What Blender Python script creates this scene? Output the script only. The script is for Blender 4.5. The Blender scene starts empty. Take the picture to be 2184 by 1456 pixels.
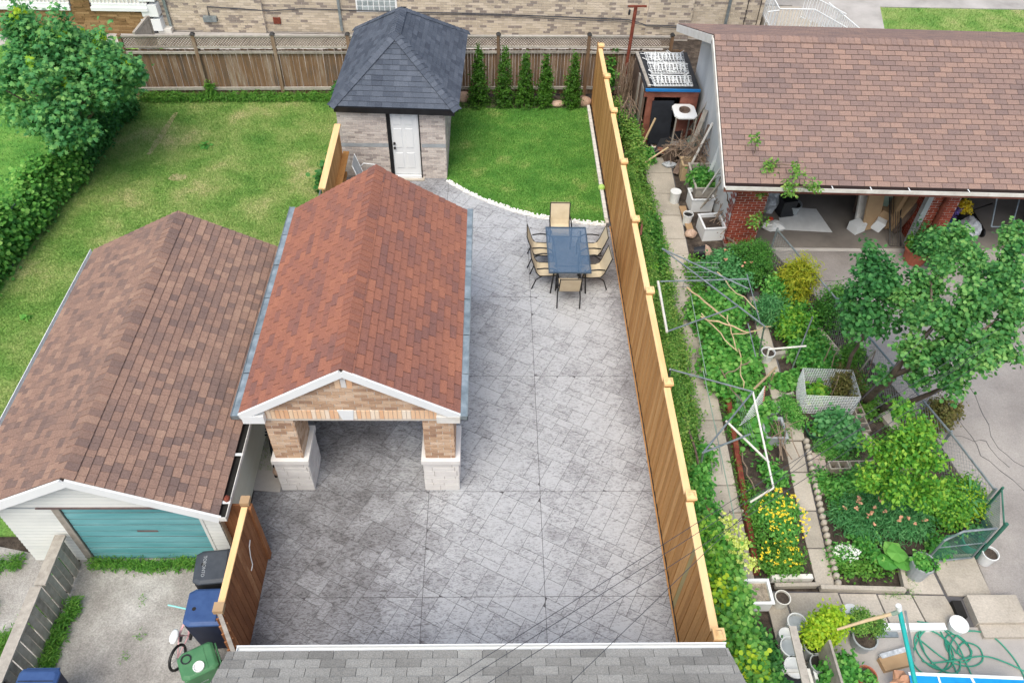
import bpy, math, random
import numpy as np
from mathutils import Vector, Matrix
R = math.radians
rng = random.Random(7)
nr = np.random.default_rng(7)
S = bpy.context.scene
COL = S.collection

# ------------------------------------------------------------------ camera
cd = bpy.data.cameras.new("camera"); cam = bpy.data.objects.new("camera", cd); COL.objects.link(cam)
CAMZ = 13.2
cd.sensor_width = 36.0; cd.lens = 28.106; cd.clip_start = .1; cd.clip_end = 600
_f = Vector((0.0300888, 0.6874406, -0.7256170)); _r = Vector((0.9995372, -0.0174485, 0.0249169)); _d = Vector((0.0044679, -0.7260309, -0.6876475))
cam.matrix_world = Matrix(((_r.x, -_d.x, -_f.x, 0), (_r.y, -_d.y, -_f.y, 0), (_r.z, -_d.z, -_f.z, CAMZ), (0, 0, 0, 1)))
S.camera = cam

# ------------------------------------------------------------------ world, sun, exposure
W = bpy.data.worlds.new("World"); S.world = W; W.use_nodes = True
SUN_EL, SUN_AZ = R(62), R(200)
wn = W.node_tree; wn.nodes.clear()
sky = wn.nodes.new('ShaderNodeTexSky'); sky.sky_type = 'NISHITA'; sky.sun_disc = False
sky.sun_elevation = SUN_EL; sky.sun_rotation = SUN_AZ; sky.air_density = 1.2; sky.dust_density = 4.0; sky.ozone_density = 0.0
bgn = wn.nodes.new('ShaderNodeBackground'); bgn.inputs[1].default_value = 0.15
won = wn.nodes.new('ShaderNodeOutputWorld')
wn.links.new(sky.outputs[0], bgn.inputs[0]); wn.links.new(bgn.outputs[0], won.inputs[0])
sl = bpy.data.lights.new("sun", 'SUN'); sl.energy = 1.6; sl.angle = R(48); sl.color = (1, .985, .88)
so = bpy.data.objects.new("sun", sl); COL.objects.link(so)
_sd = Vector((math.sin(SUN_AZ) * math.cos(SUN_EL), math.cos(SUN_AZ) * math.cos(SUN_EL), math.sin(SUN_EL)))
so.rotation_euler = _sd.to_track_quat('Z', 'Y').to_euler()
S.view_settings.view_transform = 'Standard'; S.view_settings.look = 'None'
S.view_settings.exposure = 0.36; S.view_settings.gamma = 1.0; S.view_settings.use_curve_mapping = False
S.render.engine = 'CYCLES'

# ------------------------------------------------------------------ materials
def c(r, g, b):
    return tuple(((x / 255) / 12.92 if x / 255 <= .04045 else ((x / 255 + .055) / 1.055) ** 2.4) for x in (r, g, b)) + (1,)

def mk(name, cols, scale=1.5, rw=0.0, detail=6, bump=None, rough=.85, metal=0, stretch=None, grain=0.0, gscale=120, trans=0, rot=0, blend=.5, spec=.3, interp='LINEAR'):
    """cols: list of colours (a ramp); rw: share of the per piece random in the ramp position; the rest is noise in world space"""
    m = bpy.data.materials.new(name); m.use_nodes = True; nt = m.node_tree; N = nt.nodes; L = nt.links; N.clear()
    out = N.new('ShaderNodeOutputMaterial'); b = N.new('ShaderNodeBsdfPrincipled'); L.new(b.outputs[0], out.inputs[0])
    b.inputs['Roughness'].default_value = rough; b.inputs['Metallic'].default_value = metal
    b.inputs['Specular IOR Level'].default_value = spec
    geo = N.new('ShaderNodeNewGeometry')
    mp = N.new('ShaderNodeMapping'); L.new(geo.outputs['Position'], mp.inputs[0])
    if stretch: mp.inputs['Scale'].default_value = stretch
    mp.inputs['Rotation'].default_value = (0, 0, rot)
    ns = N.new('ShaderNodeTexNoise'); ns.inputs['Scale'].default_value = scale; ns.inputs['Detail'].default_value = detail; ns.inputs['Roughness'].default_value = .62
    L.new(mp.outputs[0], ns.inputs['Vector'])
    mr = N.new('ShaderNodeMapRange'); mr.inputs['From Min'].default_value = .3; mr.inputs['From Max'].default_value = .7
    L.new(ns.outputs['Fac'], mr.inputs[0]); fac = mr.outputs[0]
    if rw > 0:
        oi = N.new('ShaderNodeObjectInfo'); ad = N.new('ShaderNodeMath'); ad.operation = 'ADD'
        L.new(oi.outputs['Random'], ad.inputs[0]); L.new(geo.outputs['Random Per Island'], ad.inputs[1])
        wnn = N.new('ShaderNodeTexWhiteNoise'); wnn.noise_dimensions = '1D'; L.new(ad.outputs[0], wnn.inputs['W'])
        mx = N.new('ShaderNodeMix'); mx.data_type = 'FLOAT'; mx.inputs[0].default_value = rw
        L.new(fac, mx.inputs[2]); L.new(wnn.outputs['Value'], mx.inputs[3]); fac = mx.outputs[0]
    rp = N.new('ShaderNodeValToRGB'); rp.color_ramp.interpolation = interp; els = rp.color_ramp.elements
    while len(els) < len(cols): els.new(.5)
    for i, cc in enumerate(cols): els[i].position = i / max(1, len(cols) - 1); els[i].color = cc
    if len(cols) == 1: els[1].color = cols[0]
    L.new(fac, rp.inputs[0]); colr = rp.outputs[0]
    if grain:
        g = N.new('ShaderNodeTexNoise'); g.inputs['Scale'].default_value = gscale; g.inputs['Detail'].default_value = 3
        L.new(mp.outputs[0], g.inputs['Vector'])
        g2 = N.new('ShaderNodeMapRange'); g2.inputs['From Min'].default_value = .25; g2.inputs['From Max'].default_value = .75
        g2.inputs['To Min'].default_value = 1 - grain; g2.inputs['To Max'].default_value = 1 + grain
        L.new(g.outputs['Fac'], g2.inputs[0])
        vm = N.new('ShaderNodeVectorMath'); vm.operation = 'SCALE'; L.new(colr, vm.inputs[0]); L.new(g2.outputs[0], vm.inputs['Scale']); colr = vm.outputs[0]
    L.new(colr, b.inputs['Base Color'])
    if bump:
        bn = N.new('ShaderNodeTexNoise'); bn.inputs['Scale'].default_value = bump[0]; bn.inputs['Detail'].default_value = 5
        L.new(mp.outputs[0], bn.inputs['Vector'])
        bp = N.new('ShaderNodeBump'); bp.inputs['Strength'].default_value = bump[1]; bp.inputs['Distance'].default_value = .02
        L.new(bn.outputs['Fac'], bp.inputs['Height']); L.new(bp.outputs[0], b.inputs['Normal'])
    if trans:
        t = N.new('ShaderNodeBsdfTranslucent'); L.new(colr, t.inputs[0]); ms = N.new('ShaderNodeMixShader'); ms.inputs[0].default_value = trans
        L.new(b.outputs[0], ms.inputs[1]); L.new(t.outputs[0], ms.inputs[2]); L.new(ms.outputs[0], out.inputs[0])
    m['nt'] = 1
    return m

def leafm(name, *cols, rw=.7, scale=1.2):
    return mk(name, list(cols), scale=scale, rw=rw, detail=2, rough=.55, trans=.36, spec=.35)

M = {}
M['soil'] = mk('soil', [c(48, 42, 38), c(72, 64, 58), c(100, 90, 80)], 5, bump=(30, .9), grain=.35, gscale=60, rough=.95)
M['turf_dry'] = mk('turf_dry', [c(90, 136, 60), c(116, 152, 74), c(146, 164, 96), c(182, 176, 128)], .7, bump=(40, 1), grain=.5, gscale=26, rough=.95)
M['turf_green'] = mk('turf_green', [c(66, 120, 48), c(88, 142, 60), c(112, 158, 72), c(162, 172, 104)], 1.1, bump=(40, 1), grain=.5, gscale=30, rough=.95)
M['concrete'] = mk('concrete', [c(150, 144, 134), c(178, 170, 158), c(196, 188, 176)], 1.4, rw=.35, bump=(60, .3), grain=.14, gscale=30)
M['conc_grey'] = mk('concrete_grey', [c(150, 146, 142), c(176, 172, 168), c(190, 186, 182)], .8, bump=(60, .25), grain=.08)
M['conc_lower'] = mk('concrete_patio', [c(156, 152, 148), c(172, 168, 164), c(186, 181, 177)], .7, bump=(70, .25), grain=.08)
M['garage_floor'] = mk('garage_floor_concrete', [c(104, 98, 94), c(124, 118, 112), c(138, 132, 126)], .7, grain=.06)
M['asphalt'] = mk('asphalt', [c(124, 119, 116), c(142, 137, 134), c(160, 155, 151), c(172, 167, 162)], .35, bump=(80, .4), grain=.16, gscale=45)
M['asphalt_old'] = mk('asphalt_old', [c(134, 130, 126), c(160, 157, 153), c(186, 184, 181)], 1.1, bump=(60, .6), grain=.28, gscale=38)
M['grout'] = mk('grout_dark', [c(80, 79, 82), c(102, 101, 104)], 4)
M['shingle_red'] = mk('shingle_red', [c(120, 92, 88), c(138, 99, 90), c(151, 104, 89), c(160, 109, 91), c(171, 117, 95)], .75, rw=.6, grain=.24, gscale=45, bump=(150, .4), rough=.95, spec=.1)
M['shingle_brown'] = mk('shingle_brown', [c(114, 98, 94), c(132, 111, 103), c(145, 119, 107), c(154, 126, 112), c(167, 139, 122)], .8, rw=.75, grain=.24, gscale=45, bump=(150, .4), rough=.95, spec=.1)
M['shingle_rose'] = mk('shingle_rose', [c(124, 108, 105), c(138, 118, 112), c(148, 125, 116), c(162, 135, 122)], .5, rw=.7, grain=.2, gscale=45, bump=(150, .4), rough=.95, spec=.1)
M['shingle_slate'] = mk('shingle_slate', [c(66, 72, 84), c(80, 87, 99), c(90, 97, 109), c(102, 109, 121)], .6, rw=.6, grain=.24, gscale=45, bump=(150, .4), rough=.9, spec=.15)
M['shingle_grey'] = mk('shingle_grey', [c(122, 121, 118), c(142, 141, 137), c(156, 155, 151), c(172, 171, 166)], .8, rw=.6, grain=.24, gscale=60, bump=(120, .5), rough=.95, spec=.1)
M['felt'] = mk('roof_felt', [c(44, 34, 34), c(58, 46, 44)], 3)
M['felt_blue'] = mk('roof_felt_dark', [c(30, 33, 40), c(42, 46, 54)], 3)
M['brick_buff'] = mk('brick_buff', [c(146, 118, 100), c(178, 146, 122), c(198, 166, 138), c(212, 184, 158), c(224, 204, 184)], 3, rw=.75, grain=.14, gscale=60, bump=(60, .5))
M['brick_sol'] = mk('brick_soldier', [c(226, 176, 136), c(238, 200, 164), c(240, 212, 180), c(244, 236, 224)], 2, rw=.9, grain=.08)
M['brick_tan'] = mk('brick_tan', [c(146, 136, 128), c(186, 174, 156), c(200, 188, 168), c(208, 196, 178), c(214, 203, 186)], 1.2, rw=.85, grain=.1, gscale=50, interp='CONSTANT')
M['brick_shed'] = mk('brick_grey_pink', [c(150, 141, 137), c(188, 179, 174), c(206, 198, 191), c(218, 210, 204)], 1.5, rw=.75, grain=.15, gscale=50)
M['brick_red'] = mk('brick_red', [c(122, 58, 44), c(150, 70, 52), c(170, 84, 62)], 1.5, rw=.8, grain=.12)
M['mortar'] = mk('mortar', [c(204, 196, 186), c(218, 211, 202)], 5)
M['mortar_light'] = mk('mortar_light', [c(214, 204, 194), c(226, 216, 206)], 5)
M['stone_ledge'] = mk('ledge_stone', [c(112, 88, 58), c(140, 112, 76), c(164, 136, 98)], 3, rw=.8, grain=.2, gscale=40)
M['limestone'] = mk('limestone', [c(214, 212, 210), c(228, 226, 224), c(236, 235, 233)], 4, rw=.5, grain=.05, bump=(50, .4))
M['white'] = mk('white_paint', [c(228, 232, 234), c(238, 241, 242)], 2, rw=.3, rough=.5)
M['offwhite'] = mk('weathered_white', [c(196, 192, 184), c(222, 220, 214), c(234, 233, 230)], 4, rw=.3)
M['siding'] = mk('vinyl_siding', [c(204, 208, 206), c(218, 221, 218), c(226, 228, 224)], 1.5, rw=.35, rough=.5)
M['siding_in'] = mk('siding_cream', [c(208, 208, 190), c(220, 220, 204)], 1.5, rw=.3, rough=.5)
M['stucco'] = mk('stucco_white', [c(186, 190, 192), c(206, 210, 211), c(222, 224, 224)], 1.2, stretch=(1, 1, .3), grain=.05)
M['teal'] = mk('teal_door_paint', [c(78, 142, 148), c(98, 162, 168), c(118, 178, 184), c(150, 196, 200)], 1.3, rw=.25, stretch=(.6, 1, 4), grain=.05, rough=.6)
M['rustmark'] = mk('rust_mark', [c(96, 86, 88), c(120, 100, 96)], 10)
M['cedar'] = mk('cedar_board', [c(166, 118, 66), c(188, 138, 82), c(202, 152, 94), c(218, 172, 116)], 1.6, rw=.68, stretch=(6, 6, .6), grain=.16, gscale=22, bump=(30, .2))
M['cedar_cap'] = mk('cedar_cap', [c(226, 178, 122), c(240, 200, 146), c(246, 212, 164)], 1.5, rw=.3, stretch=(4, .5, 4))
M['cedar_green'] = mk('treated_board', [c(160, 146, 100), c(176, 160, 112)], 2)
M['stain'] = mk('stained_board', [c(114, 72, 47), c(140, 92, 60), c(158, 108, 72), c(186, 140, 102)], 2.6, rw=.55, stretch=(4, 4, .8), grain=.2, gscale=25)
M['oldwood'] = mk('old_brown_board', [c(82, 74, 67), c(110, 94, 80), c(130, 102, 76), c(146, 126, 108), c(170, 160, 146)], 2.0, rw=.5, stretch=(5, 5, .8), grain=.15, gscale=40)
M['greywood'] = mk('weathered_board', [c(128, 122, 114), c(156, 150, 141), c(178, 172, 162), c(196, 190, 180)], 3, rw=.5, stretch=(3, 3, 3), grain=.12, gscale=30)
M['lattice'] = mk('lattice_wood', [c(110, 94, 82), c(150, 136, 122), c(176, 164, 150)], 4, rw=.4)
M['bare_earth'] = mk('bare_earth', [c(136, 140, 88), c(160, 156, 112), c(184, 172, 140)], 6, grain=.3, gscale=30)
M['metal'] = mk('galvanised', [c(118, 128, 132), c(142, 152, 156), c(162, 172, 176)], 6, rough=.45, metal=.5)
M['gutterblue'] = mk('gutter_mesh', [c(112, 124, 132), c(138, 152, 160), c(164, 176, 184)], 5, rough=.5, metal=.3, grain=.15)
M['black'] = mk('black_metal', [c(26, 26, 28), c(40, 40, 42)], 4, rough=.4)
M['dark'] = mk('dark_void', [c(30, 29, 28), c(44, 42, 40)], 2)
M['wire'] = mk('chain_link_wire', [c(120, 128, 128), c(150, 156, 156)], 4, metal=.4, rough=.5)
M['wiregreen'] = mk('green_wire', [c(46, 100, 84), c(80, 130, 114)], 4)
M['bark'] = mk('bark', [c(84, 70, 62), c(112, 96, 86), c(134, 118, 106)], 10, stretch=(1, 1, .3), grain=.2)
M['twig'] = mk('twig', [c(104, 88, 76), c(140, 122, 106), c(160, 142, 126)], 8, rw=.4)
M['whitestick'] = mk('white_pole', [c(214, 212, 204), c(234, 232, 226)], 8)
M['canestick'] = mk('cane', [c(180, 156, 120), c(208, 188, 154)], 8, rw=.5)
M['rusty'] = mk('rust_brown', [c(92, 48, 40), c(122, 62, 48), c(140, 80, 62)], 8)
M['terracotta'] = mk('terracotta', [c(160, 92, 72), c(182, 108, 84)], 5)
M['plastic_white'] = mk('white_plastic', [c(214, 216, 216), c(230, 232, 232)], 5, rough=.4)
M['plastic_grey'] = mk('grey_plastic', [c(150, 156, 160), c(172, 178, 182)], 5, rough=.4)
M['plastic_black'] = mk('black_plastic', [c(34, 36, 40), c(52, 54, 58)], 5, rough=.4)
M['bin_black'] = mk('bin_charcoal', [c(60, 66, 74), c(76, 82, 90)], 5, rough=.5)
M['bin_blue'] = mk('bin_blue', [c(50, 76, 124), c(64, 92, 140)], 5, rough=.45)
M['bin_navy'] = mk('bin_navy', [c(26, 34, 58), c(34, 44, 70)], 5, rough=.5)
M['bin_green'] = mk('bin_green', [c(66, 118, 80), c(86, 136, 96)], 5, rough=.45)
M['cardboard'] = mk('cardboard', [c(160, 132, 100), c(186, 158, 124)], 3, rw=.4)
M['pebble'] = mk('white_pebble', [c(228, 226, 222), c(246, 245, 243)], 8, rw=.6)
M['boulder'] = mk('pink_granite', [c(150, 126, 112), c(184, 156, 138), c(204, 180, 162)], 6, rw=.3, grain=.2, gscale=40, bump=(20, .6))
M['paver'] = mk('pink_paver', [c(150, 138, 136), c(174, 160, 152), c(194, 176, 164)], 3, rw=.8, grain=.1)
M['block'] = mk('cinder_block', [c(156, 148, 136), c(182, 174, 160)], 4, rw=.5, grain=.15)
M['sling'] = mk('sling_fabric', [c(196, 180, 150), c(214, 200, 172)], 3, grain=.06, gscale=200)
M['pink'] = mk('pink_paint', [c(222, 166, 170), c(238, 192, 194)], 4, rough=.35)
M['aqua'] = mk('aqua_grip', [c(130, 210, 206), c(160, 226, 222)], 4, rough=.4)
M['tealpole'] = mk('teal_pole', [c(20, 150, 148), c(36, 176, 172)], 3, rough=.4, grain=.1)
M['hose'] = mk('green_hose', [c(48, 132, 110), c(72, 156, 132)], 3, rough=.4)
M['blueboard'] = mk('blue_board', [c(20, 130, 196), c(28, 148, 214), c(40, 160, 222)], 2, rough=.5)
M['bluetrim'] = mk('blue_trim', [c(24, 108, 178), c(40, 130, 200)], 2, rough=.5)
M['redframe'] = mk('red_oxide_paint', [c(112, 72, 62), c(142, 88, 74), c(164, 112, 96)], 3, grain=.12)
M['cable'] = mk('black_cable', [c(60, 62, 68), c(80, 82, 88)], 3)
M['sandy'] = mk('sandy_soil', [c(120, 110, 98), c(150, 140, 126), c(180, 168, 150)], 12, grain=.3, gscale=40)
M['bag'] = mk('plastic_bag', [c(150, 156, 162), c(184, 190, 196), c(214, 218, 222)], 5, rough=.3, grain=.2, gscale=20)
M['yellow'] = mk('yellow_petal', [c(240, 210, 40), c(250, 228, 60), c(252, 238, 110)], 5, rw=.8, rough=.7, trans=.2)
M['whitepetal'] = mk('white_petal', [c(228, 232, 226), c(248, 250, 246)], 5, rw=.8, trans=.2)
M['purple'] = mk('purple_petal', [c(110, 90, 170), c(150, 130, 210)], 5, rw=.8)
M['fadedpink'] = mk('faded_petal', [c(190, 140, 110), c(214, 170, 140)], 5, rw=.8)
M['limepetal'] = mk('lime_petal', [c(186, 204, 90), c(210, 224, 120), c(224, 234, 160)], 5, rw=.8, trans=.2)
M['red'] = mk('red_paint', [c(190, 50, 40), c(210, 70, 56)], 5)
M['deepgreen'] = mk('dark_green_plastic', [c(36, 70, 56), c(54, 92, 74)], 4, rough=.4)
M['mint'] = mk('mint_lid', [c(120, 142, 130), c(146, 166, 152)], 4)
L_ = {}
L_['maple'] = leafm('leaf_maple', c(52, 112, 66), c(76, 144, 84), c(98, 166, 96), c(126, 184, 104), c(160, 206, 112))
L_['vine'] = leafm('leaf_vine', c(58, 118, 52), c(92, 158, 68), c(126, 186, 84), c(176, 216, 118))
L_['shrub'] = leafm('leaf_shrub', c(46, 102, 50), c(68, 132, 62), c(94, 158, 74))
L_['hedge'] = leafm('leaf_hedge', c(64, 118, 50), c(98, 152, 64), c(136, 180, 82), c(184, 204, 112))
L_['box'] = leafm('leaf_boxwood', c(50, 104, 44), c(80, 142, 56), c(118, 174, 76))
L_['plum'] = leafm('leaf_plum', c(46, 106, 56), c(78, 144, 74), c(112, 172, 90), c(160, 204, 116))
L_['slim'] = leafm('leaf_dark', c(46, 104, 56), c(72, 138, 72), c(106, 168, 90))
L_['lime'] = leafm('leaf_lime', c(56, 122, 48), c(86, 154, 54), c(130, 186, 62), c(184, 212, 84))
L_['chartreuse'] = leafm('leaf_chartreuse', c(120, 176, 44), c(168, 206, 52), c(204, 218, 60))
L_['fern'] = leafm('leaf_fern_yellow', c(122, 150, 40), c(160, 172, 46), c(196, 188, 50))
L_['green'] = leafm('leaf_fresh', c(52, 120, 52), c(82, 156, 66), c(116, 184, 84), c(156, 206, 108))
L_['deep'] = leafm('leaf_deep', c(58, 122, 70), c(88, 156, 92), c(124, 184, 118))
L_['cedar'] = leafm('leaf_arborvitae', c(48, 92, 30), c(74, 122, 38), c(100, 150, 52))
L_['grass'] = leafm('grass_blade', c(34, 84, 26), c(84, 142, 56), c(114, 166, 72), c(162, 192, 114), rw=.8, scale=1.6)
L_['grassdry'] = leafm('grass_blade_dry', c(54, 96, 38), c(106, 152, 68), c(144, 170, 96), c(192, 188, 142), rw=.5, scale=.7)
L_['weed'] = leafm('leaf_weed', c(66, 124, 46), c(96, 154, 58), c(132, 178, 76))
L_['red'] = leafm('leaf_russet', c(84, 100, 50), c(120, 110, 62), c(130, 140, 70))

# ------------------------------------------------------------------ mesh helpers
ORG = {}
class MB:
    def __init__(s): s.v = []; s.f = []
    def add(s, vs, fs):
        n = len(s.v); s.v.extend([tuple(p) for p in vs]); s.f.extend([tuple(i + n for i in f) for f in fs]); return s
    def box(s, cen, size, rz=0, rx=0, ry=0, taper=1):
        x, y, z = (d / 2 for d in size)
        m = Matrix.Rotation(rz, 3, 'Z') @ Matrix.Rotation(ry, 3, 'Y') @ Matrix.Rotation(rx, 3, 'X'); cv = Vector(cen)
        vs = [cv + m @ Vector((a * x * (taper if q > 0 else 1), b * y * (taper if q > 0 else 1), q * z)) for q in (-1, 1) for b in (-1, 1) for a in (-1, 1)]
        return s.add(vs, [(0, 2, 3, 1), (4, 5, 7, 6), (0, 1, 5, 4), (2, 6, 7, 3), (0, 4, 6, 2), (1, 3, 7, 5)])
    def bb(s, x0, x1, y0, y1, z0, z1): return s.box(((x0 + x1) / 2, (y0 + y1) / 2, (z0 + z1) / 2), (x1 - x0, y1 - y0, z1 - z0))
    def bar(s, p, q, w, h, up=(0, 0, 1)):
        p, q = Vector(p), Vector(q); d = (q - p).normalized(); u = Vector(up)
        if abs(d.dot(u)) > .98: u = Vector((0, 1, 0))
        r = d.cross(u).normalized() * w / 2; n = r.cross(d).normalized() * h / 2
        vs = [e + a * r + b * n for e in (p, q) for b in (-1, 1) for a in (-1, 1)]
        return s.add(vs, [(0, 2, 3, 1), (4, 5, 7, 6), (0, 1, 5, 4), (2, 6, 7, 3), (0, 4, 6, 2), (1, 3, 7, 5)])
    def tube(s, pts, r, n=6, cap=True):
        pts = [Vector(p) for p in pts]; k = len(pts); rr = r if isinstance(r, (list, tuple)) else [r] * k
        vs = []; prev = None
        for i, p in enumerate(pts):
            d = (pts[min(i + 1, k - 1)] - pts[max(i - 1, 0)])
            d = d.normalized() if d.length > 1e-9 else Vector((0, 0, 1))
            if prev is None: a = d.cross(Vector((0, 0, 1))); a = a.normalized() if a.length > .05 else d.cross(Vector((0, 1, 0))).normalized()
            else: a = (prev - d * prev.dot(d)).normalized()
            prev = a; b = d.cross(a)
            for j in range(n): t = 2 * math.pi * j / n; vs.append(p + (a * math.cos(t) + b * math.sin(t)) * rr[i])
        fs = [(i * n + j, i * n + (j + 1) % n, (i + 1) * n + (j + 1) % n, (i + 1) * n + j) for i in range(k - 1) for j in range(n)]
        if cap: fs += [tuple(reversed(range(n))), tuple((k - 1) * n + j for j in range(n))]
        return s.add(vs, fs)
    def lathe(s, prof, cen=(0, 0, 0), n=16, tilt=None):
        cv = Vector(cen); vs = []; m = tilt or Matrix.Identity(3)
        for (r, z) in prof:
            for j in range(n): t = 2 * math.pi * j / n; vs.append(cv + m @ Vector((r * math.cos(t), r * math.sin(t), z)))
        k = len(prof)
        fs = [(i * n + j, i * n + (j + 1) % n, (i + 1) * n + (j + 1) % n, (i + 1) * n + j) for i in range(k - 1) for j in range(n)]
        fs += [tuple(reversed(range(n))), tuple((k - 1) * n + j for j in range(n))]
        return s.add(vs, fs)
    def prism(s, pts, z0, z1):
        n = len(pts); vs = [(p[0], p[1], z0) for p in pts] + [(p[0], p[1], z1) for p in pts]
        a = sum(pts[i][0] * pts[(i + 1) % n][1] - pts[(i + 1) % n][0] * pts[i][1] for i in range(n))
        fs = [tuple(reversed(range(n))), tuple(range(n, 2 * n))] + [(i, (i + 1) % n, (i + 1) % n + n, i + n) for i in range(n)]
        if a < 0: fs = [tuple(reversed(f)) for f in fs]
        return s.add(vs, fs)
    def quad(s, *ps): return s.add(ps, [tuple(range(len(ps)))])
    def blob(s, cen, rad, seed=0, rough=.15, n=10, m=7):
        rg = random.Random(seed); cv = Vector(cen); rad = rad if isinstance(rad, (tuple, list)) else (rad,) * 3
        vs = [cv + Vector((0, 0, -rad[2]))]
        for i in range(1, m):
            ph = -math.pi / 2 + math.pi * i / m
            for j in range(n):
                t = 2 * math.pi * j / n; q = 1 + rg.uniform(-rough, rough)
                vs.append(cv + Vector((rad[0] * q * math.cos(ph) * math.cos(t), rad[1] * q * math.cos(ph) * math.sin(t), rad[2] * q * math.sin(ph))))
        vs.append(cv + Vector((0, 0, rad[2]))); fs = []
        for j in range(n): fs.append((0, 1 + (j + 1) % n, 1 + j)); fs.append((len(vs) - 1, len(vs) - 1 - n + j, len(vs) - 1 - n + (j + 1) % n))
        for i in range(m - 2):
            for j in range(n): a = 1 + i * n; fs.append((a + j, a + (j + 1) % n, a + n + (j + 1) % n, a + n + j))
        return s.add(vs, fs)
    def build(s, name, m, parent=None, smooth=False, bevel=0):
        me = bpy.data.meshes.new(name); o0 = ORG.get(parent.name, (0, 0, 0)) if parent else (0, 0, 0)
        vs = [(x - o0[0], y - o0[1], z - o0[2]) for x, y, z in s.v] if parent else s.v
        o = None
        if parent is None and s.v:   # origin of a one mesh thing at its base centre
            a = np.array(s.v); lo, hi = a.min(0), a.max(0); o0 = ((lo[0] + hi[0]) / 2, (lo[1] + hi[1]) / 2, lo[2])
            vs = [tuple(p) for p in (a - np.array(o0))]
        me.from_pydata(vs, [], s.f); me.materials.append(M[m] if isinstance(m, str) else m)
        if smooth: me.polygons.foreach_set('use_smooth', [True] * len(me.polygons))
        o = bpy.data.objects.new(name, me); COL.objects.link(o)
        if parent: o.parent = parent; ORG[o.name] = ORG.get(parent.name, (0, 0, 0))
        else: o.location = o0; ORG[o.name] = o0
        if bevel:
            bm = o.modifiers.new('bevel', 'BEVEL'); bm.width = bevel; bm.segments = 2; bm.limit_method = 'ANGLE'
        return o

def tag(o, label=None, cat=None, group=None, kind=None):
    if label: o['label'] = label
    if cat: o['category'] = cat
    if group: o['group'] = group
    if kind: o['kind'] = kind
    return o
def thing(name, label, cat, loc=(0, 0, 0), group=None):
    o = bpy.data.objects.new(name, None); COL.objects.link(o); o.location = loc; o.empty_display_size = .2; ORG[o.name] = tuple(loc)
    return tag(o, label, cat, group)
def copytree(o, parent=None):
    n = o.copy(); COL.objects.link(n)
    if parent: n.parent = parent
    for ch in [x for x in KIDS(o)]: copytree(ch, n)
    return n
def KIDS(o): return list(o.children)
def struct(mb, name, m, **k): return tag(mb.build(name, m, **k), kind='structure')

CAMP = Vector((0, 0, CAMZ))
def clip(poly, cp):
    """clip convex polygon poly by convex ccw polygon cp (2d)"""
    out = poly
    for i in range(len(cp)):
        a, b = cp[i], cp[(i + 1) % len(cp)]; inp = out; out = []
        if not inp: return []
        def side(p): return (b[0] - a[0]) * (p[1] - a[1]) - (b[1] - a[1]) * (p[0] - a[0])
        for k in range(len(inp)):
            p, q = inp[k], inp[(k + 1) % len(inp)]; sp, sq = side(p), side(q)
            if sp >= 0: out.append(p)
            if sp * sq < 0: t = sp / (sp - sq); out.append((p[0] + t * (q[0] - p[0]), p[1] + t * (q[1] - p[1])))
    return out
def area(p): return abs(sum(p[i][0] * p[(i + 1) % len(p)][1] - p[(i + 1) % len(p)][0] * p[i][1] for i in range(len(p)))) / 2

MESHC = {}
def piece_mesh(key, poly, hs, mat, name):
    if key and key in MESHC: return MESHC[key]
    n = len(poly); vs = [(x, y, -.002) for x, y in poly] + [(x, y, h) for (x, y), h in zip(poly, hs)]
    fs = [tuple(reversed(range(n))), tuple(range(n, 2 * n))] + [(i, (i + 1) % n, (i + 1) % n + n, i + n) for i in range(n)]
    me = bpy.data.meshes.new(name); me.from_pydata(vs, [], fs); me.materials.append(mat)
    if key: MESHC[key] = me
    return me
def lay(pieces, name, mat, parent, limit=300, stuffname=None):
    """pieces: (P0,u,v,n, poly2d local, heights, key). The nearest become parts, the rest one joined part."""
    mat = M[mat] if isinstance(mat, str) else mat
    pieces = sorted(pieces, key=lambda p: (p[0] - CAMP).length)
    o0 = Vector(ORG.get(parent.name, (0, 0, 0)))
    for (P, u, v, n, poly, hs, key) in pieces[:limit]:
        me = piece_mesh((name, mat.name) + key if key else None, poly, hs, mat, name)
        o = bpy.data.objects.new(name, me); COL.objects.link(o); o.parent = parent
        q = P - o0
        o.matrix_local = Matrix(((u.x, v.x, n.x, q.x), (u.y, v.y, n.y, q.y), (u.z, v.z, n.z, q.z), (0, 0, 0, 1)))
    rest = pieces[limit:]
    if rest:
        mb = MB()
        for (P, u, v, n, poly, hs, key) in rest:
            k = len(poly)
            vs = [P + u * x + v * y + n * -.002 for x, y in poly] + [P + u * x + v * y + n * h for (x, y), h in zip(poly, hs)]
            mb.add(vs, [tuple(range(k, 2 * k))] + [(i, (i + 1) % k, (i + 1) % k + k, i + k) for i in range(k)])
        tag(mb.build(stuffname or name + 's_far', mat, parent), kind='stuff')
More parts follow.
